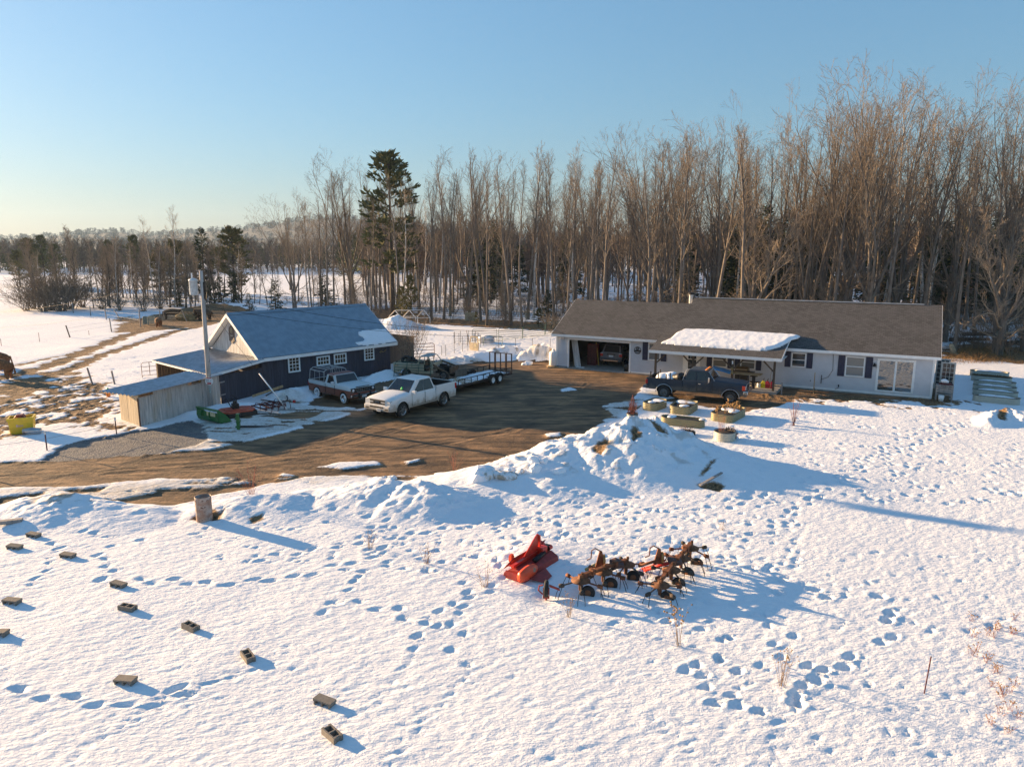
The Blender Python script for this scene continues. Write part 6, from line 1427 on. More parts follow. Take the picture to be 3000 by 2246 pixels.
def hills():
    D = 1900.0; px = np.arange(-900, 3300, 12.0); yr = np.interp(px, [p[0] for p in RIDGE], [p[1] for p in RIDGE]); m = MB(); m.smooth = True; rows = [(-.42, 0.0), (-.3, .25), (-.2, .5), (-.1, .8), (0, 1.0), (.08, .92), (.25, .3), (.4, 0)]
    vs = []
    for a, k in rows:
        for i, p in enumerate(px):
            zr = at(p, yr[i], D)[2]; q = at(p, 733, D * (1 + a)); n = fbm(np.array([p / 300.0]), np.array([a * 5]), 7, 3)[0]
            vs.append((q[0], q[1], zr * k * (1 + .12 * n * (1 - k)) - 3))
    n = len(px); m.add(vs, [(j * n + i, j * n + i + 1, (j + 1) * n + i + 1, (j + 1) * n + i) for j in range(len(rows) - 1) for i in range(n - 1)])
    t = NT('wooded_hill_ground'); t.l(t.mix(t.ramp(t.noise(t.coord('Object'), .012, 5), .4, .6), (.05, .043, .040), (.08, .068, .062)), t.b.inputs['Base Color']); t.b.inputs['Roughness'].default_value = .95
    o = m.build('hills', t.m); o['kind'] = 'structure'
    pl = []
    for i in range(2600):
        j = random.uniform(0, n - 2); a = random.uniform(-.33, .01) if i > 500 else random.uniform(-.03, .01); i0 = int(j); p = px[i0] + (j - i0) * 12; k = float(np.interp(a, [r_[0] for r_ in rows], [r_[1] for r_ in rows]))
        zr = at(p, float(np.interp(p, px, yr)), D)[2]; q = at(p, 733, D * (1 + a)); pl.append((q[0], q[1], zr * k - 6, random.uniform(.7, 1.25), 0 if random.random() < .7 else 1))
    def clump(seed, cone):
        b = MB(); rr = random.Random(seed)
        for i in range(34 if not cone else 26):
            t_ = rr.random(); z = 2 + 11 * t_; R_ = (5.5 * math.sin(PI * min(1, t_ * .8 + .15)) if not cone else 3.2 * (1 - t_)) * rr.uniform(.3, 1); a = rr.uniform(0, 2 * PI); tuft(b, (R_ * math.cos(a), R_ * math.sin(a), z), (math.cos(a) * .5, math.sin(a) * .5, .6), 3.2, rr, 2)
        return b
    t = NT('hill_canopy'); g = t.n('ShaderNodeNewGeometry'); t.l(t.mix(g.outputs['Random Per Island'], (.030, .032, .030), (.085, .068, .060)), t.b.inputs['Base Color']); t.b.inputs['Roughness'].default_value = .95
    scatter_mesh('hill_woods', [clump(1, 0), clump(2, 1)], pl, t.m, 'distant woods covering the blue grey hills on the horizon', 'woods')
hills()
# thicket between the trunks
pl = []
tb = [merged(bush(300 + i, 2.2, 9, .6, (5, 3), .010, .02)) for i in range(3)]
for i in range(480):
    px = random.uniform(1000, 3100); x0 = at(px, 700, 90)[0]; y = edge_y(x0) + random.uniform(-2, 40) ** 1.0; x = at(px, 700, y)[0]; pl.append((x, y, ground_z(x, y), random.uniform(.4, 1.3), random.randrange(3)))
scatter_mesh('undergrowth', tb, pl, M['twig'], 'tangled bare undergrowth between the trunks of the wood', 'undergrowth')
# ================================================================ UTILITY POLE, WIRES
def solid(name, mb, m, label, cat, loc=(0, 0, 0), rz=0, group=None, bevel=0):
    o = mb.build(name, m, None, loc, rz, bevel); return tag(o, label, cat, group)
PX_, PY_ = SF.w(4.72, -.42)[:2]; PZ = ground_z(PX_, PY_)
pole = thing('utility_pole', 'tall grey wooden utility pole with transformer standing by the shed', 'utility pole', (PX_, PY_, PZ))
b = MB(); b.smooth = True; b.tube([(0, 0, -.3), (.02, 0, 4), (.05, 0, 8.15)], [.15, .125, .10], 12); b.build('shaft', board_mat('pale_pole_wood', (.52, .47, .43), .05), pole)
b = MB(); b.smooth = True; b.lathe([(.0, 6.72), (.22, 6.74), (.24, 6.8), (.24, 7.55), (.255, 7.56), (.255, 7.64), (.1, 7.72), (0, 7.73)], 18, (-.40, -.12, 0)); tr_ = b.build('transformer', mat('pale_blue_grey_paint', (.50, .55, .58), .45), pole)
b = MB(); b.tube([(-.46, -.12, 7.7), (-.46, -.12, 8.02)], [.05, .035], 8); b.build('bushing', M['white'], tr_)
b = MB(); b.bx(-.2, -.1, -.1, .0, 7.0, 7.1); b.bx(-.2, -.1, -.1, .0, 7.4, 7.5); b.bx(.12, .2, -.06, .04, 6.5, 7.5); b.tube([(.16, 0, 7.5), (.25, .1, 6.9), (.2, 0, 6.2)], .015, 5); b.build('bracket', M['iron'], pole)
sg = MB(); sg.lathe([(.0, 0), (.24, 0), (.24, .012), (0, .012)], 20, (.1, -.19, 1.62), Matrix(((1, 0, 0), (0, 0, -1), (0, 1, 0)))); so_ = sg.build('round_sign', M['white'], pole)
b = MB(); b.bx(-.04, .24, -.208, -.2025, 1.77, 1.83); b.bx(-.02, .22, -.208, -.2025, 1.43, 1.53); b.build('sign_band', mat('sign_red', (.5, .05, .04), .5), so_)
b = MB(); b.bx(-.08, .10, -.208, -.2025, 1.67, 1.70); b.bx(-.08, .12, -.208, -.2025, 1.58, 1.61); b.beam((.16, -.205, 1.57), (.24, -.205, 1.72), .005, .04, (0, 1, 0)); b.build('sign_print', mat('sign_dark', (.05, .06, .08), .5), so_)
b = MB(); b.bx(.08, .13, -.2, -.16, .9, 1.2); b.bx(.0, .2, -.2, -.16, 1.26, 1.3); b.build('pole_tag', mat('pale_green_tag', (.35, .48, .45), .5), pole)
def wire(label, a, b, sag, r=.012, m='iron', n=22):
    w = MB(); a, b = Vector(a), Vector(b)
    w.tube([a.lerp(b, i / n) - UP * (sag * 4 * (i / n) * (1 - i / n)) for i in range(n + 1)], r, 4); return solid('power_line', w, M[m], label, 'wire')
M['palewire'] = mat('aluminium_wire', (.45, .44, .42), .5, .3)
P0 = (PX_ + .05, PY_, PZ)
wire('primary wire running left from the top of the utility pole', (P0[0] - .42, P0[1] - .1, PZ + 8.0), at(-350, 905, 60), 1.2, .006, 'iron'); wire('lower pale wire running left from below the transformer', (P0[0], P0[1], PZ + 6.55), at(-350, 960, 60), .8, .006, 'iron')
hw = HF.w(-.05, .2, 2.5)
wire('upper service wire crossing over the barn roof to the garage corner', (P0[0], P0[1], PZ + 7.0), HF.w(-.05, 1.2, 3.1), 1.05, .014); wire('lower service wire crossing over the barn roof to the garage corner', (P0[0], P0[1], PZ + 6.1), HF.w(-.05, .3, 2.6), .75, .012)
ga_ = on(842, 1201); gt = Vector((P0[0], P0[1], PZ + 6.4)); gb_ = Vector(ga_); gw = thing('guy_wire', 'slanting guy wire with white sleeve in front of the navy barn wall', 'guy wire', ga_)
b = MB(); b.tube([(0, 0, -.05), gt - gb_], .009, 4); b.build('cable', M['iron'], gw)
b = MB(); b.smooth = True; d_ = (gt - gb_).normalized(); b.tube([d_ * .02, d_ * 2.75], .042, 8); b.build('sleeve', M['white'], gw)
# ================================================================ FARM IMPLEMENTS BY THE BARN
M['jgreen'] = mat('implement_green', (.018, .13, .030), .4, var=.12, dirt=((.06, .08, .04), .2)); M['kred'] = mat('implement_orange', (.50, .075, .03), .5, var=.2, dirt=((.20, .08, .05), .35)); M['rust'] = mat('rusty_iron', (.20, .075, .035), .8, .25, var=.4, scale=7, dirt=((.10, .055, .04), .4), bump=.2); M['darkred'] = mat('dark_red_iron', (.10, .022, .022), .7, .2, var=.3); M['cream'] = mat('cream_decal', (.55, .48, .28), .5)
a, c = on(579, 1230), on(640, 1243); h = math.atan2(c[1] - a[1], c[0] - a[0]); L = math.hypot(c[0] - a[0], c[1] - a[1]); o = thing('loader_bucket', 'green tractor loader bucket lying by the utility pole', 'loader bucket', a, h)
prof = [(0.0, .78), (.06, .80), (.0, .62), (-.03, .35), (.05, .12), (.22, .02), (.85, .0), (.85, .03), (.24, .06), (.10, .15), (.03, .35), (.05, .62), (.10, .76)]
b = MB(); b.prism([(p[0], p[1]) for p in prof[2:12]], (0, 0, 0), (0, 1, 0), (0, 0, 1), (1, 0, 0), L); b.bx(-.01, L + .01, -.05, .12, .72, .80); b.build('shell', M['jgreen'], o)
for x in (0.0, L - .03): b = MB(); b.prism([(.0, .76), (-.03, .35), (.05, .1), (.22, .0), (.88, .0), (.45, .5), (.12, .76)], (x - .005, 0, 0), (0, 1, 0), (0, 0, 1), (1, 0, 0), .035); b.build('side_plate', M['jgreen'], o)
for x in (L * .28, L * .66): b = MB(); b.prism([(0, .3), (-.12, .36), (-.12, .6), (0, .68)], (x, -.02, 0), (0, 1, 0), (0, 0, 1), (1, 0, 0), .04); b.build('mount_bracket', M['jgreen'], o)
b = MB(); b.bx(L * .52, L * .92, -.062, -.052, .42, .66); b.build('decal', M['cream'], o)
a = on(703, 1256); o = thing('fork_frame', 'green bale fork frame with two dark tines lying on ice', 'bale fork', a, R(12))
b = MB(); b.bx(-.14, .02, -.16, .16, 0, .85); b.bx(-.2, -.12, -.17, -.1, .1, .2); b.bx(-.2, -.12, -.17, -.1, .55, .65); b.bx(-.2, -.12, .1, .17, .3, .4); b.bx(-.1, .06, -.2, .2, .38, .46); b.build('frame', M['jgreen'], o, bevel=.01)
for y in (-.13, .12): b = MB(); b.tube([(.02, y, .12), (.8, y + .02, .08), (1.75, y + .05, .04)], [.035, .03, .012], 6); b.build('tine', M['iron'], o)
b = MB(); b.bx(-.05, .06, -.1, .1, .68, .8); b.build('latch', M['iron'], o)
a = on(690, 1212); o = thing('mower_deck', 'faded orange mower deck half sunk in snow beside the green bucket', 'mower deck', a, R(38))
b = MB(); b.prism([(-.95, -.35), (-.55, -.75), (.75, -.75), (1.05, -.4), (1.05, .5), (.6, .78), (-.6, .78), (-.95, .4)], (0, 0, .18), (1, 0, 0), (0, 1, 0), (0, 0, 1), .10); b.prism([(-.6, -.3), (-.35, -.5), (.5, -.5), (.7, -.25), (.7, .3), (.4, .5), (-.4, .5), (-.6, .25)], (0, 0, .28), (1, 0, 0), (0, 1, 0), (0, 0, 1), .05); b.build('deck', M['kred'], o, bevel=.02)
b = MB(); b.bx(-.55, 1.0, -.80, -.75, -.05, .2); b.beam((1.02, -.74, .08), (1.1, .5, .08), .05, .26); b.beam((-.56, -.78, .06), (-.98, -.35, .06), .05, .24); b.build('skirt', M['black'], o)
b = MB(); b.bx(-.15, .2, -.15, .2, .33, .62); b.lathe([(.0, .8), (.1, .78), (.12, .6)], 10); b.tube([(-.1, .3, .3), (-.3, .6, .85), (-.5, .8, .6)], .03, 6); b.tube([(.2, .3, .3), (.3, .7, .8), (.1, .8, 1.0)], .03, 6); b.tube([(-.2, .6, .8), (.35, .65, .8)], .025, 6); b.build('gearbox', M['iron'], o)
a = on(770, 1205); o = thing('spring_harrow', 'dark red spring tooth harrow lying on snow before the navy gate', 'harrow', a, R(55))
b = MB(); [b.beam((-.2 + .45 * i, -.7, .22), (-.2 + .45 * i, .8, .30), .05, .06) for i in range(4)]; b.beam((-.3, -.5, .26), (1.3, -.5, .26), .05, .06); b.beam((-.3, .6, .33), (1.3, .6, .33), .05, .06); b.build('frame', M['darkred'], o)
for i in range(4):
    for j in range(3): x, y = -.2 + .45 * i, -.55 + .55 * j; b = MB(); b.tube([(x, y, .25), (x + .12, y - .05, .48), (x + .3, y - .1, .42), (x + .36, y - .12, .1), (x + .28, y - .12, -.05)], .02, 5); b.build('tooth', M['darkred'], o)
a = on(741, 1176); c = on(830, 1156); b = MB(); b.beam((a[0], a[1], a[2] + .35), (c[0], c[1], c[2] + .55), .14, .14); solid('timber', b, M['lumber'], 'yellowish timber beam lying on the snow bank by the hoses', 'timber')
b = MB(); b.smooth = True
for k, pts in enumerate(([(780, 1166, .5), (812, 1150, .5), (832, 1158, .5), (843, 1172, .4), (835, 1180, .3), (806, 1181, .3), (765, 1176, .35)], [(760, 1186, .25), (790, 1190, .2), (812, 1180, .25), (824, 1186, .2), (836, 1194, .15)])):
    P_ = []
    for p in pts: q = on(p[0], p[1]); P_.append(Vector((q[0], q[1], q[2] + p[2] * .35)))
    f = []
    for i in range(len(P_) - 1):
        p0, p1, p2, p3 = P_[max(i - 1, 0)], P_[i], P_[i + 1], P_[min(i + 2, len(P_) - 1)]
        for j in range(6): t = j / 6; f.append(.5 * ((2 * p1) + (p2 - p0) * t + (2 * p0 - 5 * p1 + 4 * p2 - p3) * t * t + (3 * p1 - p0 - 3 * p2 + p3) * t ** 3))
    b = MB(); b.smooth = True; b.tube(f + [P_[-1]], .04, 7); solid('hose', b, M['black'], ('black hose looping round the end of the timber beam', 'short black hose lying along the snow toward the guy anchor')[k], 'hose')
a = on(862, 1180); b = MB(); b.smooth = True; b.blob((0, 0, .1), (.12, .12, .12), 2, .1, 1); solid('red_ball', b, M['red_lens'], 'small red ball on the snow near the hose end', 'ball', a)  # plain red ball, its use unknown
a = on(840, 1200); b = MB(); b.bx(-.5, .5, -.28, .28, -.02, .03); solid('flat_stone', b, M['concrete'], 'flat grey slab in the snow at the foot of the guy wire', 'slab', a, R(20))
# ================================================================ LEFT FIELD: posts, wires, bin, cattle
def post(px, py, yt, label, m='greywood', r=.065, group=None, lean=0.0, name='fence_post', cat='fence post'):
    a = on(px, py); h = at(px, yt, a[1])[2] - a[2]; b = MB(); b.tube([(0, 0, -.2), (lean, 0, max(h, .4))], [r, r * .92], 7); return solid(name, b, M[m], label, cat, a, 0, group), (a[0] + lean, a[1], a[2] + h)
tops = {}
for k, (px, py, yt, ln, lab) in enumerate(((273, 1127, 1077, -.3, 'tall grey fence post left of the shed, further from it'), (337, 1125, 1086, -.15, 'grey fence post showing just above the left end of the shed roof'), (206, 988, 953, -.35, 'leaning dark fence post alone in the left snow field'), (327, 972, 932, -.1, 'fence post beside the muddy track in the left field'), (412, 958, 909, 0, 'tall fence post left of the sunlit calf'),
    (312, 936, 899, -.1, 'fence post at the left corner of the muddy feeding area'), (357, 941, 906, -.9, 'slanting fence post left of the green gate panels'), (266, 925, 896, 0, 'thin fence post under the leaning trees, left of the slanting one'), (215, 917, 886, 0, 'fence post below the larch at the belt edge'), (142, 910, 882, 0, 'fence post before the big brown bush'), (70, 912, 888, 0, 'fence post at the left end of the brown bush'), (470, 935, 909, 0, 'fence post behind the sunlit calf'), (549, 941, 908, -.7, 'pale slanting post in front of the dark cattle'), (662, 917, 896, -.4, 'leaning dark post on the drift behind the barn'))):
    o, t_ = post(px, py, yt, lab, 'greywood' if k not in (2, 13) else 'postwood', .07 if k != 12 else .06, None, ln); tops[k] = t_
for k, (px, py, yt, lab) in enumerate(((4, 1013, 992, 'thin stake at the far left edge of the snow field'), (116, 1001, 974, 'thin stake in the snow between two leaning posts'), (261, 981, 968, 'short thin stake right of the leaning dark post'))): post(px, py, yt, lab, 'rustpipe', .025, None, 0, 'stake', 'stake')
def fence_wire(label, ids, fr=.75, r=.008):
    b = MB()
    for i, j in zip(ids[:-1], ids[1:]):
        for f_ in ((fr, fr * .55)): p, q = tops[i], tops[j]; zp, zq = ground_z(p[0], p[1]), ground_z(q[0], q[1]); b.tube([(p[0], p[1], zp + (p[2] - zp) * f_), (q[0], q[1], zq + (q[2] - zq) * f_)], r, 4)
    solid('fence_wire', b, M['palewire'], label, 'wire')
fence_wire('fence wires along the belt of trees in the left field', [10, 9, 8, 7, 5, 6, 4]); fence_wire('fence wires from the leaning post to the feeding area', [2, 3, 4, 11, 12])
tp = []
for px, py, yt, lab in ((138, 1319, 1262, 'dark metal t post with white cap by the yellow bin'), (342, 1275, 1222, 'dark metal t post with white cap at the shed corner'), (-160, 1365, 1300, 'dark metal t post with white cap left of the photo edge')):
    a = on(px, py); h = at(px, yt, a[1])[2] - a[2]; o = thing('t_post', lab, 'fence post', a); b = MB(); b.bx(-.02, .02, -.02, .02, -.2, h - .15); b.build('stake', M['darkred'], o); b = MB(); b.bx(-.032, .032, -.032, .032, h - .18, h); b.build('insulator_cap', M['white'], o); tp.append((a, h))
b = MB()
for f_ in (.95, .6):
    for i, j in ((2, 0), (0, 1)): b.tube([(tp[i][0][0], tp[i][0][1] - .03, tp[i][0][2] + tp[i][1] * f_), (tp[j][0][0], tp[j][0][1] - .03, tp[j][0][2] + tp[j][1] * f_)], .009, 4)
solid('electric_fence_wire', b, M['palewire'], 'white electric fence wires in front of the yellow bin', 'wire')
a = on(27, 1274); c = on(77, 1268); h = math.atan2(c[1] - a[1], c[0] - a[0]); L = 1.12; o = thing('feed_bin', 'yellow plastic bin standing in the muddy paddock', 'bin', a, h)
b = MB(); b.loft([[(.06, .05, 0), (L - .06, .05, 0), (L - .06, .72, 0), (.06, .72, 0)], [(0, 0, .72), (L, 0, .72), (L, .78, .72), (0, .78, .72)], [(-.04, -.04, .72), (L + .04, -.04, .72), (L + .04, .82, .72), (-.04, .82, .72)], [(-.04, -.04, .86), (L + .04, -.04, .86), (L + .04, .82, .86), (-.04, .82, .86)], [(.04, .04, .86), (L - .04, .04, .86), (L - .04, .74, .86), (.04, .74, .86)], [(.06, .06, .5), (L - .06, .06, .5), (L - .06, .72, .5), (.06, .72, .5)]], closed=True); b.build('tub', mat('yellow_plastic', (.78, .52, .03), .45, var=.08), o)
text_part('lettering', 'Barn', .17, mat('pink_white_letters', (.7, .5, .62), .5), o, (L * .45, .002, .44), (1, 0, 0), (0, .03, 1), .01)
b = MB(); b.prism([(-.22, 0), (.22, 0), (.25, .12), (.16, .26), (-.14, .26), (-.25, .12)], (0, -.2, .0), (1, 0, 0), (0, 0, 1), (0, 1, 0), .4); solid('red_tub', b, mat('faded_red_plastic', (.20, .035, .025), .5), 'faded red tub lying in the top of the yellow bin', 'tub', (a[0] + math.cos(h) * .5 - math.sin(h) * .4, a[1] + math.sin(h) * .5 + math.cos(h) * .4, a[2] + .72), h, bevel=.02)
a = on(95, 1271); b = MB(); b.smooth = True; b.tube([(-.4, 0, .16), (.0, 0, .18), (.4, .05, .15)], [.17, .18, .15], 12); solid('metal_pipe', b, M['galv'], 'short silver pipe lying right of the yellow bin', 'pipe', a, R(10))
a = on(318, 1162); o = thing('garden_figure', 'small orange and green figure standing behind the shed', 'figure', a); b = MB(); b.smooth = True; b.lathe([(.0, 0), (.12, .02), (.13, .25), (.08, .4), (0, .42)], 10); b.build('body', M['amber'], o); b = MB(); b.smooth = True; b.lathe([(0, .38), (.1, .42), (.06, .56), (0, .62)], 10); b.build('top', mat('bright_green', (.1, .4, .05), .5), o)
panel('rusty tube gate standing behind the corrugated shed roof', on(417, 1106), on(486, 1098), 1.15, 4, M['rustpipe'], name='tube_gate', cat='gate')
for k, (p, q) in enumerate((((420, 953), (434, 951)), ((436, 951), (455, 950)))): panel(('pale grated panel left of the sunlit calf', 'pale grated panel just behind the sunlit calf')[k], on(*p), on(*q), 1.15, 3, mat('pale_green_panel', (.25, .30, .26), .6), posts=7, r=.04)
# cattle : one continuous skin body each, horns as parts
def cow(label, px, py, rz, s, m, head=(1.55, 0, 1.05), horns=True, group=None):
    a = on(px, py); o = thing('cow', label, 'cow', a, rz, group)
    V = [(-.75, 0, 1.12), (-.25, 0, 1.13), (.3, 0, 1.12), (.75, 0, 1.18), (1.15, 0, 1.22), (head[0] - .22, head[1], head[2] + .22), (head[0], head[1], head[2]), (head[0] + .22, head[1], head[2] - .22)]
    Rd = [.40, .46, .48, .43, .31, .22, .17, .12]; E = [(i, i + 1) for i in range(7)]
    def leg(i, x, y, hind):
        n = len(V); V.extend([(x - (.05 if hind else 0), y, .78), (x + (.08 if hind else 0), y, .45), (x - .02, y, .18), (x + .03, y, .02)]); Rd.extend([.22, .14, .11, .11]); E.extend([(i, n), (n, n + 1), (n + 1, n + 2), (n + 2, n + 3)])
    leg(0, -.78, .24, 1); leg(0, -.70, -.24, 1); leg(3, .68, .22, 0); leg(3, .78, -.22, 0)
    n = len(V); V.extend([(-1.1, 0, 1.2), (-1.2, 0, .8), (-1.22, 0, .45)]); Rd.extend([.06, .05, .09]); E.extend([(0, n), (n, n + 1), (n + 1, n + 2)])
    for sg_ in (1, -1): n = len(V); V.append((head[0] - .2, head[1] + sg_ * .3, head[2] + .24)); Rd.append(.055); E.append((5, n))
    me = bpy.data.meshes.new('body'); me.from_pydata(V, E, []); bo = bpy.data.objects.new('body', me); COL.objects.link(bo)
    sk = bo.modifiers.new('skin', 'SKIN'); sk.use_smooth_shade = True; sb = bo.modifiers.new('sub', 'SUBSURF'); sb.levels = sb.render_levels = 2
    for v, r_ in zip(me.skin_vertices[0].data, Rd): v.radius = (r_, r_)
    me.skin_vertices[0].data[0].use_root = True
    dg = bpy.context.evaluated_depsgraph_get(); me2 = bpy.data.meshes.new_from_object(bo.evaluated_get(dg)); bo.modifiers.clear(); bo.data = me2; me2.materials.clear(); me2.materials.append(m)
    rr_ = random.Random(px)
    for v in me2.vertices:      # shaggy coat: hangs below the belly line
        k = fbm(np.array([v.co.x * 6]), np.array([v.co.z * 9 + v.co.y * 5]), 5, 2)[0]; v.co += v.normal * (.025 * k)
    bo.parent = o
    if horns:
        for sg_ in (1, -1):
            b = MB(); b.smooth = True; b.tube([(head[0] - .16, head[1] + sg_ * .1, head[2] + .3), (head[0] - .12, head[1] + sg_ * .35, head[2] + .34), (head[0] - .05, head[1] + sg_ * .48, head[2] + .52)], [.045, .035, .012], 6); b.build('horn', M['cream'], o)
    o.scale = (s, s, s); return o
hide = mat('shaggy_red_brown_hide', (.23, .095, .035), .9, var=.4, scale=9, stretch=(1, 1, .4), bump=.8); hide2 = mat('shaggy_dark_brown_hide', (.085, .045, .024), .9, var=.4, scale=9, stretch=(1, 1, .4), bump=.8)
cow('sunlit red brown calf standing in front of the feeding area', 466, 958, R(-72), .80, hide, (1.5, 0, .95), False)
cow('dark brown cow with hanging tail right of the hay heap', 600, 938, R(172), 1.05, hide2, (1.5, 0, .6)); cow('dark cow at the hay left of the tailed one', 503, 936, R(8), 1.0, hide2, (1.5, 0, .7))
cow('shaggy brown cow with rump toward the shed at the left edge', 1, 1111, R(176), 1.02, hide, (1.5, 0, .8)); cow('shaggy red cow standing behind the hay pile at the left edge', -12, 1088, R(188), 1.05, hide, (1.5, 0, .8))
def hay(label, px, py, d, seed):
    a = on(px, py); b = MB(); rr_ = random.Random(seed); b.blob((0, 0, d[2] * .3), (d[0] * .8, d[1] * .8, d[2] * .7), 3, .2, seed)
    for i in range(700):
        u_, v_ = rr_.uniform(0, 2 * PI), rr_.random(); p = Vector((math.cos(u_) * d[0] * math.sqrt(v_), math.sin(u_) * d[1] * math.sqrt(v_), d[2] * (1 - v_) + .02)); e = Vector((rr_.gauss(0, 1), rr_.gauss(0, 1), rr_.gauss(.2, .5))).normalized() * .22; s_ = e.cross(UP).normalized() * .02; b.add([p - e, p + s_, p + e, p - s_], [(0, 1, 2, 3)])
    solid('hay_heap', b, mat('hay', (.30, .20, .09), .95, var=.3), label, 'hay', a)
hay('heap of hay between the two dark cows', 548, 938, (2.2, 1.2, 1.15), 1); hay('low hay pile between the two cows at the left edge', -2, 1080, (1.1, .7, .55), 2)
# ================================================================ YARD BEHIND: corral, canopy, tank, door
GP = 'green panels along the back fence'
pts = [(1205, 931), (1262, 932), (1318, 934), (1374, 936), (1430, 938), (1486, 941), (1540, 944), (1592, 947), (1644, 950)]
for p, q in zip(pts[:-1], pts[1:]):
    a, c = on(*p), on(*q); m_ = .06; panel('dark green tube panel in the back fence row before the wood', (a[0] + (c[0] - a[0]) * m_ * .5, a[1] + (c[1] - a[1]) * m_ * .5), (c[0] - (c[0] - a[0]) * m_ * .5, c[1] - (c[1] - a[1]) * m_ * .5), 1.62, 6, M['greenpipe'], group=GP, r=.03, posts=2)
for k, (p, q) in enumerate((((1384, 1000), (1456, 998)), ((1461, 997), (1530, 992)), ((1532, 991), (1596, 981)), ((1598, 980), (1660, 972)))):
    panel(('green tube corral panel behind the upright truck door', 'green tube corral panel in the middle of the row toward the garage', 'green tube corral panel near the garage end of the row', 'green tube corral panel reaching behind the garage corner')[k], on(*p), on(*q), 1.32, 6, M['greenpipe'], r=.028, posts=2)
panel('small green panel leaning low in the snow right of the truck door', on(1415, 1013), on(1470, 1015), 1.0, 3, M['greenpipe'], lean=.35, r=.025, posts=2)
panel('rusty red tube gate beside the brown shed', on(1197, 1052), on(1273, 1047), 1.32, 5, M['rustpipe'], name='tube_gate', cat='gate', r=.03, posts=2)
tp2 = []
for k, (px, py, yt, lab) in enumerate(((1294, 1040, 1013, 'thin post of the wire fence just right of the rusty gate'), (1306, 1042, 1010, 'thin post of the wire fence, second right of the rusty gate'), (1331, 1034, 1001, 'thin post of the wire fence left of the wire pen'), (1355, 1030, 985, 'tall dark post of the wire fence by the wire pen'), (1371, 1028, 990, 'dark post of the wire fence left of the truck door'), (1408, 1018, 980, 'dark post just right of the truck door'), (1461, 1018, 995, 'thin post behind the snow heap'), (1510, 1014, 990, 'thin post alone between snow heap and corral'), (1560, 1014, 990, 'thin post above the brown snow heap'), (1612, 1015, 991, 'thin post nearest the garage'))):
    o, t_ = post(px, py, yt, lab, 'iron', .022, None, 0, 'steel_post', 'fence post'); tp2.append(t_)
b = MB()
for p, q in zip(tp2[:5], tp2[1:6]):
    zp, zq = ground_z(p[0], p[1]), ground_z(q[0], q[1])
    for f_ in (.3, .5, .7, .9): b.tube([(p[0], p[1], zp + (p[2] - zp) * f_), (q[0], q[1], zq + (q[2] - zq) * f_)], .006, 3)
    for j in range(1, 8): t = j / 8; x, y = p[0] + (q[0] - p[0]) * t, p[1] + (q[1] - p[1]) * t; z = ground_z(x, y); b.tube([(x, y, z + .2), (x, y, z + 1.1)], .005, 3)
solid('fence_wire', b, M['palewire'], 'wire mesh strung between the thin posts right of the rusty gate', 'wire')
c0 = on(1365, 1008); b = MB()
for i in range(9):
    a = 2 * PI * i / 9; x, y = c0[0] + 1.25 * math.cos(a), c0[1] + 1.25 * math.sin(a); z = ground_z(x, y); b.tube([(x, y, z - .1), (x, y, z + 1.25)], .022, 5)
for z_ in (.2, .45, .7, .95, 1.15): b.tube([(c0[0] + 1.25 * math.cos(2 * PI * i / 24), c0[1] + 1.25 * math.sin(2 * PI * i / 24), c0[2] + z_) for i in range(25)], .008, 3)
solid('wire_pen', b, M['iron'], 'round pen of wire and dark stakes left of the truck door', 'pen')
a = on(1424, 1003); o = thing('stock_tank', 'round corrugated metal stock tank capped with snow behind the truck door', 'tank', a); b = MB(); b.smooth = True; b.lathe([(.88, 0), (.9, .1), (.87, .15), (.9, .2), (.87, .3), (.9, .35), (.87, .5), (.91, .62), (.85, .62), (.83, .3)], 24); b.build('wall', M['galv'], o); b = MB(); b.smooth = True; b.lathe([(0, .74), (.5, .7), (.84, .58)], 24); b.build('snow_cap', M['snow'], o)
a = on(1390, 1026); o = thing('truck_door', 'beige truck door standing upright in the snow by the fence', 'vehicle door', a, R(-38)); tn = mat('beige_door_paint', (.50, .40, .26), .5, dirt=((.35, .26, .16), .3))
b = MB(); b.prism([(-.52, 0), (.42, 0), (.48, .3), (.46, .62), (-.54, .62), (-.56, .3)], (0, -.06, 0), (1, 0, 0), (0, 0, 1), (0, 1, 0), .13)
fr_ = [(-.54, .62), (-.36, 1.12), (.30, 1.12), (.44, .62)]
for p, q in zip(fr_[:-1], fr_[1:]): b.beam((p[0], 0, p[1]), (q[0], 0, q[1]), .09, .09, (0, 1, 0))
b.build('shell', tn, o); b = MB(); b.bx(.1, .3, -.075, -.058, .3, .52); b.build('handle', M['cream'], o); o.scale = (1.1, 1.1, 1.18)
for k, (px, py, yt, ln, lab) in enumerate(((1376, 1008, 969, -.3, 'reddish board sticking up left of the truck door'), (1406, 1000, 982, .3, 'short reddish board right of the truck door'))): a = on(px, py); h = at(px, yt, a[1])[2] - a[2]; b = MB(); b.beam((0, 0, -.1), (ln, 0, h), .13, .05); solid('board', b, mat('reddish_board_%d' % k, (.28, .16, .10), .8), lab, 'board', a)
for k, (px, lab) in enumerate(((1370, 'left cream corrugated sheet standing before the wood'), (1386, 'right cream corrugated sheet standing before the wood'))):
    a = on(px, 940); b = MB(); corr(b, (-.38, 0, 1.15), (-.38, 0, 0), (.38, .05, 1.15), (.38, .05, 0), .2, .03, .02); solid('metal_sheet', b, mat('cream_sheet_%d' % k, (.42, .37, .25), .6), lab, 'metal sheet', a)
a0 = on(1140, 948); a1 = on(1262, 950); h = math.atan2(a1[1] - a0[1], a1[0] - a0[0]); L = math.hypot(a1[0] - a0[0], a1[1] - a0[1]); o = thing('canopy_frame', 'white tube canopy frame without cover standing in snow behind the barn', 'canopy frame', a0, h); b = MB()
gx_ = [(0, .6), (.95, 1.75), (1.9, .6)]
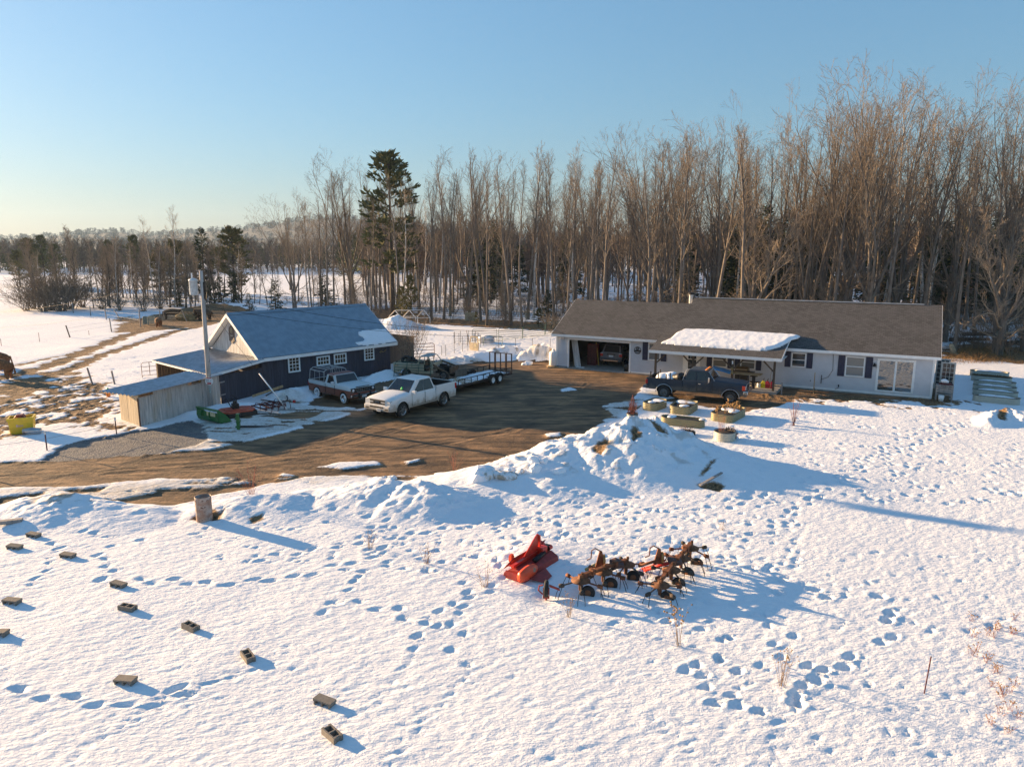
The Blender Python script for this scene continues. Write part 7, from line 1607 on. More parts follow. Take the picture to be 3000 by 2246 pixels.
for i in range(3):
    x0 = L * i / 3.1; w_ = L * .30
    for p, q in (((x0, 0), (x0, .9)), ((x0, .9), (x0 + w_ / 2, 1.75)), ((x0 + w_ / 2, 1.75), (x0 + w_, .75)), ((x0 + w_, .75), (x0 + w_, 0))): b.beam((p[0], .5 * i, p[1]), (q[0], .5 * i, q[1]), .07, .07, (0, 1, 0))
for z_, f_ in ((.9, 0), (1.75, .5), (.75, 1)): b.beam((L * .3 * f_, 0, z_), (L * 2 / 3.1 + L * .3 * f_, 1.0, z_), .05, .05)
b.build('tube_frame', M['white'], o); b = MB(); [b.beam((L * i / 3.1, .5 * i - .03, .98), (L * i / 3.1 + L * .14, .5 * i - .03, 1.76), .05, .05, (0, 1, 0)) for i in range(3)]; b.build('canvas_edge', mat('orange_canvas', (.75, .42, .12), .6), o)
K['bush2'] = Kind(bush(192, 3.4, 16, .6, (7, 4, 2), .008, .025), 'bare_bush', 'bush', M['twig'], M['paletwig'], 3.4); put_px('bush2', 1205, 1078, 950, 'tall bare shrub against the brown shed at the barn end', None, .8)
# ================================================================ GARAGE SIDE AND CONTENTS
a = on(1622, 1075); o = thing('propane_tank', 'white upright propane tank at the left corner of the garage', 'propane tank', a); b = MB(); b.smooth = True; b.lathe([(.0, .1), (.3, .12), (.38, .22), (.38, 1.15), (.34, 1.28), (.2, 1.36), (0, 1.38)], 20); b.build('shell', M['white'], o); b = MB(); b.smooth = True; b.lathe([(.14, 1.34), (.15, 1.5), (.1, 1.54), (0, 1.55)], 14); b.build('dome', M['white'], o); b = MB(); b.bx(-.55, .5, -.45, .45, -.05, .10); b.build('base_slab', M['lumber'], o)
def hl(x, y, z=0): return HF.w(x, y, z)
b = MB()
for i in range(6): b.bx(-.27 + i * .09, -.185 + i * .09, 0, .035, 0, 2.3)
o = b.build('door_panel', M['whiteboard'], None, hl(1.72, .45, .06)); o.rotation_euler = (-.10, -.20, HF.a); tag(o, 'white planked panel leaning inside the left of the garage opening', 'panel')
b = MB(); b.bx(-.07, .07, 0, .04, 0, 2.2); o = b.build('board', M['lumber'], None, hl(1.42, .5, .06)); o.rotation_euler = (-.08, -.12, HF.a); tag(o, 'brown board leaning left of the white panel in the garage', 'board')
o = thing('tool_cabinet', 'dark red cabinet standing inside the garage behind the white panel', 'cabinet', hl(2.35, 2.2, .05), HF.a); b = MB(); b.bx(-.4, .4, -.3, .3, 0, 1.75); b.build('case', mat('dark_red_paint', (.20, .012, .012), .45), o, bevel=.01); b = MB(); b.bx(-.38, -.01, -.315, -.301, .05, 1.7); b.build('door', M['darkred'], o); b = MB(); b.bx(.01, .38, -.315, -.301, .05, 1.7); b.build('door', M['darkred'], o)
b = MB(); b.beam((0, 0, 0), (-.35, .2, 1.9), .09, .03); o = b.build('yellow_board', mat('yellow_wood', (.5, .30, .06), .6), None, hl(3.0, 1.9, .05), HF.a); tag(o, 'yellow wooden bar leaning beside the red cabinet in the garage', 'board')
b = MB(); b.bx(-.35, .35, -.15, .15, 0, .04); solid('white_mat', b, M['white'], 'crumpled white sheet on the garage floor under the white panel', 'sheet', hl(2.05, .25, .056), HF.a, bevel=.01)
b = MB(); b.smooth = True; b.lathe([(.0, 0), (.22, 0), (.25, .55), (.2, .56)], 14); solid('dark_bin', b, M['black'], 'black bin inside the right edge of the garage opening', 'bin', hl(5.95, .45, .05))
for k in range(2): o = thing('shelf_unit', ('wooden shelf with boxes along the back wall of the garage, left', 'wooden shelf with boxes along the back wall of the garage, right')[k], 'shelf', hl(2.2 + 4.6 * k, 8.2, .05), HF.a); b = MB(); [b.bx(-.9, .9, -.22, .22, z, z + .04) for z in (.3, .9, 1.5)]; [b.bx(x - .03, x + .03, -.2, .2, 0, 1.9) for x in (-.88, .88)]; b.build('frame', M['lumber'], o)
# ================================================================ PORCH THINGS
o = thing('grill', 'black gas grill with stainless lid under the porch', 'grill', hl(15.1, -.95, .10), HF.a)
b = MB(); b.bx(-.45, .45, -.28, .28, .12, .78); b.build('cart', M['black'], o, bevel=.01); b = MB(); b.bx(-.85, -.46, -.27, .27, .84, .88); b.bx(.46, .85, -.27, .27, .84, .88); b.build('side_shelf', M['black'], o); b = MB(); b.bx(-.47, .47, -.34, .28, .79, .93); b.build('control_panel', M['black'], o)
b = MB(); b.prism([(-.30, .94), (.28, .94), (.26, 1.12), (.1, 1.24), (-.14, 1.22), (-.29, 1.08)], (-.46, 0, 0), (0, 1, 0), (0, 0, 1), (1, 0, 0), .92); b.build('lid', mat('brown_steel_lid', (.16, .12, .07), .35, .6), o, bevel=.02)
for i in range(4): b = MB(); b.lathe([(0, .03), (.035, .02), (.035, -.01)], 10, (-.3 + .2 * i, -.345, .86), Matrix(((1, 0, 0), (0, 0, -1), (0, 1, 0)))); b.build('knob', M['chrome'], o)
b = MB(); b.tube([(-.4, -.36, 1.06), (.4, -.36, 1.06)], .018, 6); b.build('handle', M['chrome'], o)
o = thing('wooden_table', 'tan wooden table top on a dark stand at the front of the porch', 'table', hl(15.75, -2.6, .10), HF.a); b = MB()
for i in range(5): b.bx(-.2 - .75, .95, -.45 + .18 * i, -.28 + .18 * i, .98, 1.03)
b.build('top', M['lumber'], o); b = MB(); b.lathe([(.28, .86), (.16, .97)], 10, (.45, 0, 0)); b.bx(.35, .55, -.1, .1, 0, .9); b.bx(-.65, -.5, -.1, .1, 0, .97); b.bx(.15, .85, -.08, .3, .42, .47); b.build('stand', M['black'], o)
o = thing('sled', 'bright blue plastic sled leaning by the porch post behind the navy pickup', 'sled', hl(14.05, -2.35, .62), HF.a + .1); b = MB(); b.loft([[(-.7, -.3, .62), (-.7, .3, .70), (-.72, .32, .8), (-.72, -.32, .72)], [(.0, -.36, .5), (.0, .36, .58), (.0, .38, .66), (.0, -.38, .58)], [(.75, -.25, .28), (.75, .25, .34), (.78, .27, .46), (.78, -.27, .4)]], closed=True); b.build('hull', mat('bright_blue_plastic', (.02, .26, .62), .35), o, bevel=.02)
for k, (x, m_, lab) in enumerate(((16.75, mat('yellow_can', (.62, .55, .02), .4), 'yellow fuel can on the porch slab'), (17.02, mat('red_can', (.42, .012, .03), .4), 'red fuel can next to the yellow one on the porch slab'), (17.32, None, 'red fuel can nearest the right porch post'))):
    if m_ is None: m_ = M['redcan']
    else: M['redcan'] = m_
    o = thing('fuel_can', lab, 'fuel can', hl(x, -1.9, .10), HF.a); b = MB(); b.loft([[(-.12, -.09, 0), (.12, -.09, 0), (.12, .09, 0), (-.12, .09, 0)], [(-.125, -.095, .22), (.125, -.095, .22), (.125, .095, .22), (-.125, .095, .22)], [(-.07, -.05, .38), (.07, -.05, .38), (.07, .05, .38), (-.07, .05, .38)]], closed=True); b.build('body', m_, o, bevel=.015); b = MB(); b.tube([(0, 0, .37), (.0, 0, .44), (.03, 0, .55)], [.03, .025, .014], 8); b.build('spout', M['black'], o); o.scale = (1.25,) * 3
o = thing('white_jug', 'white plastic jug left of the fuel cans on the porch', 'jug', hl(16.45, -1.95, .1), HF.a); b = MB(); b.smooth = True; b.lathe([(0, 0), (.12, 0), (.12, .25), (.05, .34), (.05, .38), (0, .38)], 12); b.build('body', M['white'], o)
o = thing('lantern', 'old lantern with thermometer fixed on the porch post nearest the grill', 'lantern', hl(14.80, -3.02, 1.05), HF.a); b = MB(); b.smooth = True; b.lathe([(0, 0), (.1, .02), (.09, .12), (.07, .14), (.07, .36), (.1, .40), (.02, .5)], 12); b.build('body', mat('brass', (.3, .22, .1), .4, .6), o); b = MB(); b.bx(-.05, .05, .0, .03, .72, .95); b.build('thermometer', M['white'], o)
b = MB(); b.tube([(0, 0, 0), (.02, 0, .5), (-.02, .02, 1.0), (.06, 0, 1.5)], .012, 5); solid('hose', b, M['lumber'], 'thin pale hose hanging left of the right porch post', 'hose', hl(17.32, -2.75, .1), HF.a)
for k, (px, py, yt, m_, lab) in enumerate(((2289, 1156, 1120, 'greywood', 'short grey stake right of the right porch post'), (2383, 1152, 1091, 'lumber', 'tall thin pale stake before the house wall'), (2384, 1152, 1140, 'iron', 'low dark stub beside the tall thin stake'))): post(px, py, yt, lab, m_, .03 if k else .05, None, 0, 'stake', 'stake')
# ================================================================ RIGHT END OF THE HOUSE
for k, (x, y, z, lab) in enumerate(((27.75, .9, .72, 'nearer white framed glazed door leaning at the right end of the house'), (27.5, 2.2, .75, 'farther white framed glazed door leaning at the right end of the house'))):
    o = thing('glazed_door', lab, 'glazed door', hl(x, y, .0), HF.a - .15); b = MB(); w_, h_ = .82, 2.05
    b.bx(-w_ / 2, -w_ / 2 + .09, -.02, .02, 0, h_); b.bx(w_ / 2 - .09, w_ / 2, -.02, .02, 0, h_); b.bx(-w_ / 2 + .09, w_ / 2 - .09, -.02, .02, h_ - .1, h_); b.bx(-w_ / 2 + .09, w_ / 2 - .09, -.02, .02, 0, .25)
    for i in (1, 2): xx = -w_ / 2 + .09 + (w_ - .18) * i / 3; b.bx(xx - .015, xx + .015, -.018, .018, .25, h_ - .1)
    for i in range(1, 6): zz = .25 + (h_ - .35) * i / 6; b.bx(-w_ / 2 + .09, w_ / 2 - .09, -.016, .016, zz - .015, zz + .015)
    b.build('frame', mat('grey_white_frame_%d' % k, (.45, .45, .42), .6), o); b = MB(); b.bx(-w_ / 2 + .09, w_ / 2 - .09, -.006, .006, .25, h_ - .1); b.build('pane', M['glass'], o); o.location.z = z - .45; o.rotation_euler.x = -.06
o = thing('potting_bench', 'grey wooden potting bench beside the right wall of the house', 'bench', hl(27.55, -.1, .0), HF.a); b = MB(); b.bx(-.42, .55, -.3, .3, .95, 1.0)
for x in (-.38, .5):
    for y in (-.25, .25): b.bx(x - .04, x + .04, y - .04, y + .04, 0, .95)
b.bx(-.4, .52, -.26, .26, .35, .39); [b.bx(-.42, .55, -.31, -.29, .55 + .13 * i, .65 + .13 * i) for i in range(3)]; b.build('frame', M['greywood'], o); b = MB(); b.blob((.05, 0, 1.05), (.45, .26, .08), 3, .2, 3); b.build('soil', M['darkred'], o)
b = MB(); b.smooth = True; b.blob((0, 0, 0), (.22, .16, .14), 3, .15, 4); solid('snow_lump', b, M['snow'], 'lump of snow on top of the potting bench', 'snow', hl(27.6, 0, 1.2))
o = thing('bucket', 'white bucket standing in front of the potting bench', 'bucket', hl(27.45, -.75, .02)); b = MB(); b.smooth = True; b.lathe([(.0, 0), (.13, 0), (.17, .36), (.155, .36), (.13, .1)], 16); b.build('pail', M['white'], o); b = MB(); b.tube([(.17 * math.cos(a), -.05, .34 - .12 * math.sin(a)) for a in [PI * i / 8 for i in range(9)]], .006, 4); b.build('handle', M['iron'], o)
a = on(2783, 985); o = thing('satellite_dish', 'flat white satellite dish on a short pole behind the house', 'satellite dish', (a[0], a[1], a[2])); b = MB(); b.box((0, 0, 1.15), (.75, .5, .04), Matrix.Rotation(-.75, 3, 'Y')); b.build('panel', M['white'], o); b = MB(); b.tube([(0, 0, -.1), (0, 0, 1.1)], .035, 6); b.build('mast', M['iron'], o)
a = on(2790, 1040); b = MB(); b.smooth = True; b.tube([(.05, 0, -.1), (.0, 0, .5), (-.25, 0, 1.0)], [.30, .24, .18], 9); b.tube([(.0, 0, .2), (.5, -.1, .05)], [.15, .08], 6); solid('tree_stump', b, mat('bleached_wood', (.36, .28, .18), .9, var=.35), 'bleached broken stump on the dry grass mound', 'stump', a)
b = MB(); rr = random.Random(9)
for i in range(6500):
    px, py = rr.uniform(2755, 2975), rr.uniform(1018, 1062); x, y = G2(px, py); x += rr.gauss(0, .5); y += rr.gauss(0, .5); d = math.hypot((px - 2850) / 95, (py - 1040) / 22)
    z = ground_z(x, y) + max(0, 1 - d) * .55 * rr.random(); l = rr.uniform(.2, .55); a = rr.uniform(0, 2 * PI); e = Vector((math.cos(a) * l * .7, math.sin(a) * l * .7, l * rr.uniform(.1, .9))); s_ = Vector((-math.sin(a), math.cos(a), 0)) * .012; p = Vector((x, y, z - .03)); b.add([p - s_, p + s_, p + e], [(0, 1, 2)])
tag(b.build('dry_grass', mat('dry_grass_blades', (.30, .175, .065), .9, var=.4, scale=3)), 'mound of dry orange brown grass round the spreading tree', 'grass', kind='stuff')
for k, (px, py, L_, an, lab) in enumerate(((2840, 1000, 4.5, .1, 'dark log lying left of the spreading tree'), (2890, 985, 5.0, -.15, 'dark log behind the spreading tree'), (2985, 1010, 4.0, .25, 'dark log right of the spreading tree'))): a = on(px, py); b = MB(); b.smooth = True; b.tube([(-L_ / 2, 0, .2), (0, 0, .26), (L_ / 2, 0, .2)], [.22, .2, .14], 8); [b.tube([(-L_ / 3 + i * .5, 0, .3), (-L_ / 3 + i * .5 + .3, rr.uniform(-.6, .6), rr.uniform(.5, .9))], [.04, .015], 4) for i in range(7)]; solid('fallen_log', b, M['darkbark'], lab, 'log', a, an)
# ================================================================ RAISED BEDS
M['bedtan'] = mat('tan_steel_bed', (.30, .25, .13), .5, .1, var=.06); M['bedpale'] = mat('pale_steel_bed', (.46, .44, .36), .5, .1, var=.06); M['soil'] = mat('dark_bed_soil', (.035, .025, .02), .95, var=.4, bump=.6); M['bedrim'] = mat('dark_rim', (.06, .07, .07), .5)
def oval(L, Wd, rad, n=7):
    P_ = []
    for cx_, cy_, a0 in ((L / 2 - rad, Wd / 2 - rad, 0), (-L / 2 + rad, Wd / 2 - rad, PI / 2), (-L / 2 + rad, -Wd / 2 + rad, PI), (L / 2 - rad, -Wd / 2 + rad, 1.5 * PI)):
        P_ += [(cx_ + rad * math.cos(a0 + PI / 2 * i / n), cy_ + rad * math.sin(a0 + PI / 2 * i / n)) for i in range(n + 1)]
    return P_
def raised_bed(label, loc, rz, L, Wd, H_, rad, m, fill='soil', snow=((.0, 0, .5),), fillz=.1, group=None):
    o = thing('raised_bed', label, 'raised bed', loc, rz, group); b = MB(); secs = []; rows = 12
    for i in range(rows + 1):
        z = -.1 + (H_ + .1) * i / rows; k = .012 * (1 if i % 2 else -1); secs.append([(x * (1 + 2 * k / L), y * (1 + 2 * k / Wd), z) for x, y in oval(L, Wd, rad)])
    inn = [[(x * (1 - .05 / L), y * (1 - .05 / Wd), z) for x, y in oval(L, Wd, rad)] for z in (H_, H_ - fillz - .05)]
    b.loft(secs + inn, closed=True, caps=False); b.build('wall', m, o)
    r_ = MB(); r_.tube([(x, y, H_) for x, y in oval(L, Wd, rad)] + [(*oval(L, Wd, rad)[0], H_)], .018, 5); r_.build('rim', M['bedrim'], o)
    f = MB(); P_ = [(x * .98, y * .96) for x, y in oval(L, Wd, rad)]; n = len(P_); f.add([(x, y, H_ - fillz) for x, y in P_] + [(x * .5, y * .5, H_ - fillz + .05) for x, y in P_] + [(0, 0, H_ - fillz + .05)], [(i, (i + 1) % n, n + (i + 1) % n, n + i) for i in range(n)] + [(n + i, n + (i + 1) % n, 2 * n) for i in range(n)]); f.build('soil', M[fill], o)
    if snow:
        s_ = MB(); s_.smooth = True
        for k, (x, y, w_) in enumerate(snow): s_.blob((x, y, H_ - fillz + .03), (w_, min(w_, Wd * .40), .09), 3, .22, k + 3)
        s_.build('snow_fill', M['snow'], o)
    return o
a, c = on(2862, 1175), on(2975, 1186); hb = math.atan2(c[1] - a[1], c[0] - a[0]); nn = Vector((-math.sin(hb), math.cos(hb)))
for k, (px, py, lab) in enumerate(((2917, 1179, 'nearest pale raised bed in the row right of the house'), (2914, 1161, 'second pale raised bed from the front right of the house'), (2912, 1147, 'third pale raised bed from the front right of the house'), (2912, 1133, 'fourth pale raised bed from the front right of the house'), (2903, 1118, 'pale raised bed with brown straw on top right of the house'), (2897, 1103, 'farthest pale raised bed of the row right of the house'))):
    a = on(px, py); raised_bed(lab, a, hb, 2.5, .75, .42, .36, M['bedpale'], 'soil', ((-.5, 0, .6), (.5, 0, .6)) if k != 4 else (), .08)
    if k == 4: hay_b = MB(); rr_ = random.Random(3); [hay_b.tube([(x := rr_.uniform(-1.1, 1.1), y := rr_.uniform(-.3, .3), .38), (x + rr_.uniform(-.2, .2), y + rr_.uniform(-.15, .15), .44 + rr_.uniform(0, .06))], .012, 3) for _ in range(500)]; tag(hay_b.build('straw_mulch', mat('mulch', (.16, .11, .05), .95), None, a, hb), 'brown straw covering one of the pale raised beds', 'straw', kind='stuff')
def bed_px(label, p0, p1, Wd, H_, rad, m, **k):
    a, c = on(*p0), on(*p1); h = math.atan2(c[1] - a[1], c[0] - a[0]); L = math.hypot(c[0] - a[0], c[1] - a[1]); return raised_bed(label, ((a[0] + c[0]) / 2, (a[1] + c[1]) / 2, min(a[2], c[2]) - .05), h, L, Wd, H_, rad, m, **k)
bed_px('tan raised bed nearest the driveway with a wedge of snow', (1898, 1203), (1938, 1188), .95, .52, .35, M['bedtan'], snow=((.35, -.1, .5), (-.2, .1, .25)), fillz=.12)
bed_px('wide tan raised bed with a dried bush and snow in it', (1988, 1214), (2018, 1193), 1.25, .52, .35, M['bedtan'], snow=((.5, .0, .5), (-.45, -.15, .3)), fillz=.1)
bed_px('long narrow tan raised bed with dark soil behind the snow pile', (1937, 1239), (2064, 1252), .75, .48, .36, M['bedtan'], snow=((-.7, .1, .3), (1.1, .1, .2)), fillz=.08)
bed_px('low bed with brown withered plants on its rim in front of the long narrow bed', (1965, 1266), (2036, 1276), .75, .22, .36, M['soil'], snow=((-.3, 0, .35),), fillz=.04)
bb5 = bed_px('tan raised bed full of tall dead flower stalks', (2110, 1236), (2155, 1212), 1.3, .52, .35, M['bedtan'], snow=((.2, -.1, .45), (-.1, -.35, .3)), fillz=.08)
raised_bed('small round pale bed with a drooping dead plant', on(2122, 1288), 0, 1.05, 1.05, .46, .52, M['bedpale'], snow=None, fillz=.06)
# ================================================================ DEAD PLANTS
M['stalk'] = mat('dry_stalks', (.26, .16, .08), .9, var=.3); M['redstalk'] = mat('reddish_stalks', (.26, .09, .06), .9, var=.3); M['seed'] = mat('dry_seed_heads', (.33, .19, .07), .9, var=.3); M['greyplant'] = mat('grey_dead_leaves', (.17, .13, .11), .9, var=.3)
def weed(label, px, py, yt, wide, stems, heads, seed, m='stalk', hm='seed', r=.0045, loc=None, kids=2, hs=.022, name='dead_weed', cat='weed'):
    rr_ = random.Random(seed); a = loc or on(px, py); H_ = max(.2, at(px, yt, a[1])[2] - a[2]) if loc is None else yt; o = thing(name, label, cat, a); b = MB(); hd = MB()
    for i in range(stems):
        an = rr_.uniform(0, 2 * PI); h_ = H_ * rr_.uniform(.5, 1); w_ = wide * rr_.uniform(.1, 1) ; p0 = Vector((rr_.gauss(0, .04), rr_.gauss(0, .04), -.04)); p2 = Vector((math.cos(an) * w_, math.sin(an) * w_, h_)); p1 = p0.lerp(p2, .5) + Vector((0, 0, .08 * h_)); b.tube([p0, p1, p2], [r, r * .8, r * .5], 4); ends = [p2]
        for k in range(kids):
            t = rr_.uniform(.35, .85); q = p1.lerp(p2, t); e = q + Vector((rr_.gauss(0, .12), rr_.gauss(0, .12), rr_.uniform(.06, .2))) * H_ * .9; b.tube([q, e], [r * .6, r * .4], 3); ends.append(e)
        if heads:
            for e in ends:
                if rr_.random() < heads: hd.blob(e, (hs, hs, hs * .8), 1, .2, i)
    if hd.v: b.cur = 1; b.add(hd.v, hd.f)
    b.build('stems', [M[m], M[hm]], o, fix=False)
    return o
W_ = [('low dry weed alone in the snow right of the barrel', 1083, 1605, 1545, .28, 12, .25), ('dry weed left of the red machine, second from it', 1250, 1650, 1592, .32, 14, .3), ('sprawling dry weed just left of the red machine', 1420, 1718, 1652, .55, 13, .2), ('dry weed in front of the wheel of the rusty tedder', 1665, 1806, 1735, .38, 11, .35), ('tall weed with round golden seed heads in front of the tedders', 1985, 1892, 1775, .42, 9, .8), ('bushy dry weed with dark seed heads at lower right', 2292, 2008, 1900, .40, 15, .4), ('tiny dry weed in the open snow behind the tedders', 2115, 1552, 1524, .2, 8, .1)]
for k, (lab, px, py, yt, w_, st_, hd_) in enumerate(W_): weed(lab, px, py, yt, w_, st_, hd_, 40 + k, hs=.028 if k == 4 else .016)
weed('tall reddish cane bush in the snow in front of the house', 2325, 1246, 1166, .5, 24, 0, 60, 'redstalk', r=.006, kids=1, name='cane_bush', cat='bush'); weed('bare reddish bush on the snow bank right of the barrel', 738, 1458, 1352, .6, 16, 0, 61, 'redstalk', r=.006, kids=4, name='bare_bush', cat='bush'); weed('thin reddish bush on the snow bank by the driveway edge', 1330, 1386, 1318, .5, 13, 0, 62, 'redstalk', r=.005, kids=3, name='bare_bush', cat='bush')
a = on(2135, 1226)
for k, (px, py, yt, w_, s_) in enumerate(((2098, 1236, 1190, .10, 5), (2122, 1232, 1186, .12, 6), (2128, 1225, 1163, .08, 3), (2150, 1230, 1180, .12, 6), (2160, 1215, 1176, .10, 5), (2140, 1218, 1184, .2, 8), (2168, 1222, 1190, .12, 5))):
    p = on(px, py); weed('dead brown flower stalk standing in the stalk filled raised bed', px, py, at(px, yt, p[1])[2] - p[2] - .3, w_, s_, .9, 70 + k, 'stalk', 'seed', .01, (p[0], p[1], p[2] + .35), 4, .045, 'flower_stalk', 'flower stalk')['group'] = 'dead stalks in the raised bed'
weed('dried bush standing in the wide tan bed', 2010, 1205, .75, .35, 18, 0, 90, 'stalk', loc=(on(2010, 1205)[0], on(2010, 1205)[1], on(2010, 1205)[2] + .35), kids=4, name='dead_plant', cat='plant'); weed('withered plant drooping over the low bed', 2008, 1270, .45, .5, 26, 0, 91, 'greyplant', loc=on(2008, 1270), kids=4, name='dead_plant', cat='plant', r=.012)
p = on(2135, 1284); b = MB(); rr_ = random.Random(5)
for i in range(900): d = Vector((rr_.gauss(0, 1), rr_.gauss(0, 1), rr_.gauss(0, 1))).normalized(); q = Vector((d.x * .36, d.y * .36, .28 + d.z * .27)) * rr_.uniform(.7, 1); tuft(b, q, d + Vector((0, 0, -.5)), .14, rr_, 1)
solid('drooping_plant', b, M['greyplant'], 'grey brown dead plant spilling over the small round bed', 'plant', p)
b = MB(); [b.tube([(rr_.uniform(-.15, .15), rr_.uniform(-.15, .15), .4), (rr_.uniform(-.2, .2), rr_.uniform(-.2, .2), 1.2)], .008, 4) for _ in range(7)]; solid('plant_stakes', b, M['redstalk'], 'thin stakes standing in the small round bed', 'stakes', on(2112, 1286))
a = on(1852, 1228); o = thing('trellis_pot', 'dark pot with a reddish obelisk trellis at the driveway edge', 'pot', a); b = MB(); b.smooth = True; b.lathe([(0, 0), (.26, 0), (.34, .36), (.30, .36), (.27, .2)], 16); b.build('pot', M['bedrim'], o); b = MB()
for i in range(6): an = 2 * PI * i / 6; b.tube([(.22 * math.cos(an), .22 * math.sin(an), .3), (.16 * math.cos(an), .16 * math.sin(an), .9), (0, 0, 1.45)], .012, 4)
for z_ in (.55, .8, 1.05): r_ = .22 * (1.45 - z_) / 1.1; b.tube([(r_ * math.cos(2 * PI * i / 12), r_ * math.sin(2 * PI * i / 12), z_) for i in range(13)], .009, 4)
b.build('obelisk', M['darkred'], o); b = MB(); rr_ = random.Random(6); [b.tube([(rr_.gauss(0, .12), rr_.gauss(0, .12), .3), (rr_.gauss(0, .12), rr_.gauss(0, .12), rr_.uniform(.6, 1.1))], .012, 3) for _ in range(34)]; b.build('dead_vine', M['redstalk'], o)
for i in range(26):     # scrub along the right edge
    px, py = random.gauss(2925, 45), random.uniform(1800, 2150)
    weed('low dry scrub in the snow along the lower right edge', px, py, .16 + .12 * random.random(), .18, 7, .5, 200 + i, 'redstalk', 'seed', .004, on(px, py), 2, .014)['group'] = 'dry scrub at the right edge'
a = on(2707, 2030); h = at(2717, 1922, a[1])[2] - a[2]; b = MB(); b.tube([(0, 0, -.1), (.06, 0, h)], .013, 6); solid('thin_stake', b, M['darkred'], 'thin dark stake standing alone in the lower right snow', 'stake', a)
# ================================================================ FOREGROUND
a = on(600, 1526); o = thing('steel_barrel', 'rusty open topped steel cylinder standing in the snow by the road', 'barrel', a); t = NT('burnt_steel'); co = t.coord('Object', (1, 1, 1.8)); c = t.mix(t.ramp(t.noise(co, 3.2, 5), .4, .6), (.30, .19, .14), (.42, .36, .32)); c = t.mix(t.ramp(t.noise(co, 6.5, 5), .55, .7), c, (.12, .055, .035)); t.l(c, t.b.inputs['Base Color']); t.b.inputs['Roughness'].default_value = .65; t.b.inputs['Metallic'].default_value = .3
b = MB(); b.smooth = True; b.lathe([(.27, -.1), (.275, .02), (.275, .9), (.28, .93), (.262, .93), (.262, .05)], 28); b.build('shell', t.m, o); b = MB(); b.lathe([(0, .1), (.262, .1)], 20); b.build('ash', M['dark'], o)
M['block'] = mat('concrete_block', (.21, .185, .155), .95, var=.12, scale=18, bump=.4)
def block_mesh(up):
    b = MB(); L, Wd, H_ = .40, .20, .19; t = .034
    if up:      # cores face up
        b.bx(-L / 2, L / 2, -Wd / 2, -Wd / 2 + t, 0, H_); b.bx(-L / 2, L / 2, Wd / 2 - t, Wd / 2, 0, H_)
        for x in (-L / 2, -t / 2, L / 2 - t): b.bx(x, x + t, -Wd / 2 + t, Wd / 2 - t, 0, H_)
        for s in (-1, 1):
            for sy in (-1, 1): b.bx(s * L / 2, s * (L / 2 + .02), sy * Wd / 2, sy * (Wd / 2 - .055), 0, H_)
    else:       # lying on its face: cores run sideways
        b.bx(-L / 2, L / 2, -Wd / 2, Wd / 2, 0, t); b.bx(-L / 2, L / 2, -Wd / 2, Wd / 2, H_ - t, H_)
        for x in (-L / 2, -t / 2, L / 2 - t): b.bx(x, x + t, -Wd / 2, Wd / 2, t, H_ - t)
        for s in (-1, 1):
            for z0 in (0, H_ - .055): b.bx(s * L / 2, s * (L / 2 + .02), -Wd / 2, Wd / 2, z0, z0 + .055)
    return b
BL = [(99, 1571, 0, 'concrete block farthest back on the left, near the road bank'), (44, 1606, 0, 'concrete block at the left edge below the back one'), (200, 1631, 0, 'concrete block right of the two back left ones'), (347, 1717, 0, 'concrete block at the left end of the row of footprints'), (36, 1766, 0, 'concrete block alone near the left edge, mid height'), (374, 1785, 1, 'concrete block with open cores below the footprint row end'), (558, 1841, 1, 'concrete block with open cores, second of the diagonal row'), (727, 1927, 1, 'concrete block with open cores, third of the diagonal row'), (370, 1999, 0, 'solid faced concrete block apart at lower left'), (951, 2061, 0, 'solid faced concrete block above the nearest open one'), (973, 2157, 1, 'nearest concrete block with open cores at the bottom'), (-3, 1860, 0, 'concrete block cut by the left edge of the photo')]
bm_ = {}
for k, (px, py, up, lab) in enumerate(BL):
    a = on(px, py, -.075); rz = R(-40 + random.uniform(-12, 12)) if px > 500 else R(-25 + random.uniform(-14, 14)); rz += 0 if up else R(8)
    if up not in bm_: o = block_mesh(up).build('concrete_block', M['block'], None, bevel=.004); bm_[up] = o
    else: o = bm_[up].copy(); COL.objects.link(o)
    o.location = a; o.rotation_euler = (random.uniform(-.06, .06), random.uniform(-.06, .06), rz); o.scale = (1.06,) * 3; tag(o, lab, 'concrete block', 'concrete blocks in the snow')
a = on(25, 1532); b = MB(); b.bx(-.42, .42, -.1, .1, 0, .12); solid('plank', b, M['greywood'], 'short grey plank on the snow bank at the left edge', 'plank', a, R(20))
a = on(2090, 1408); b = MB(); b.beam((-.7, -.6, .02), (.55, .75, .10), .10, .06); solid('half_buried_board', b, M['greywood'], 'dark board half buried in the snow right of the big pile', 'board', a)

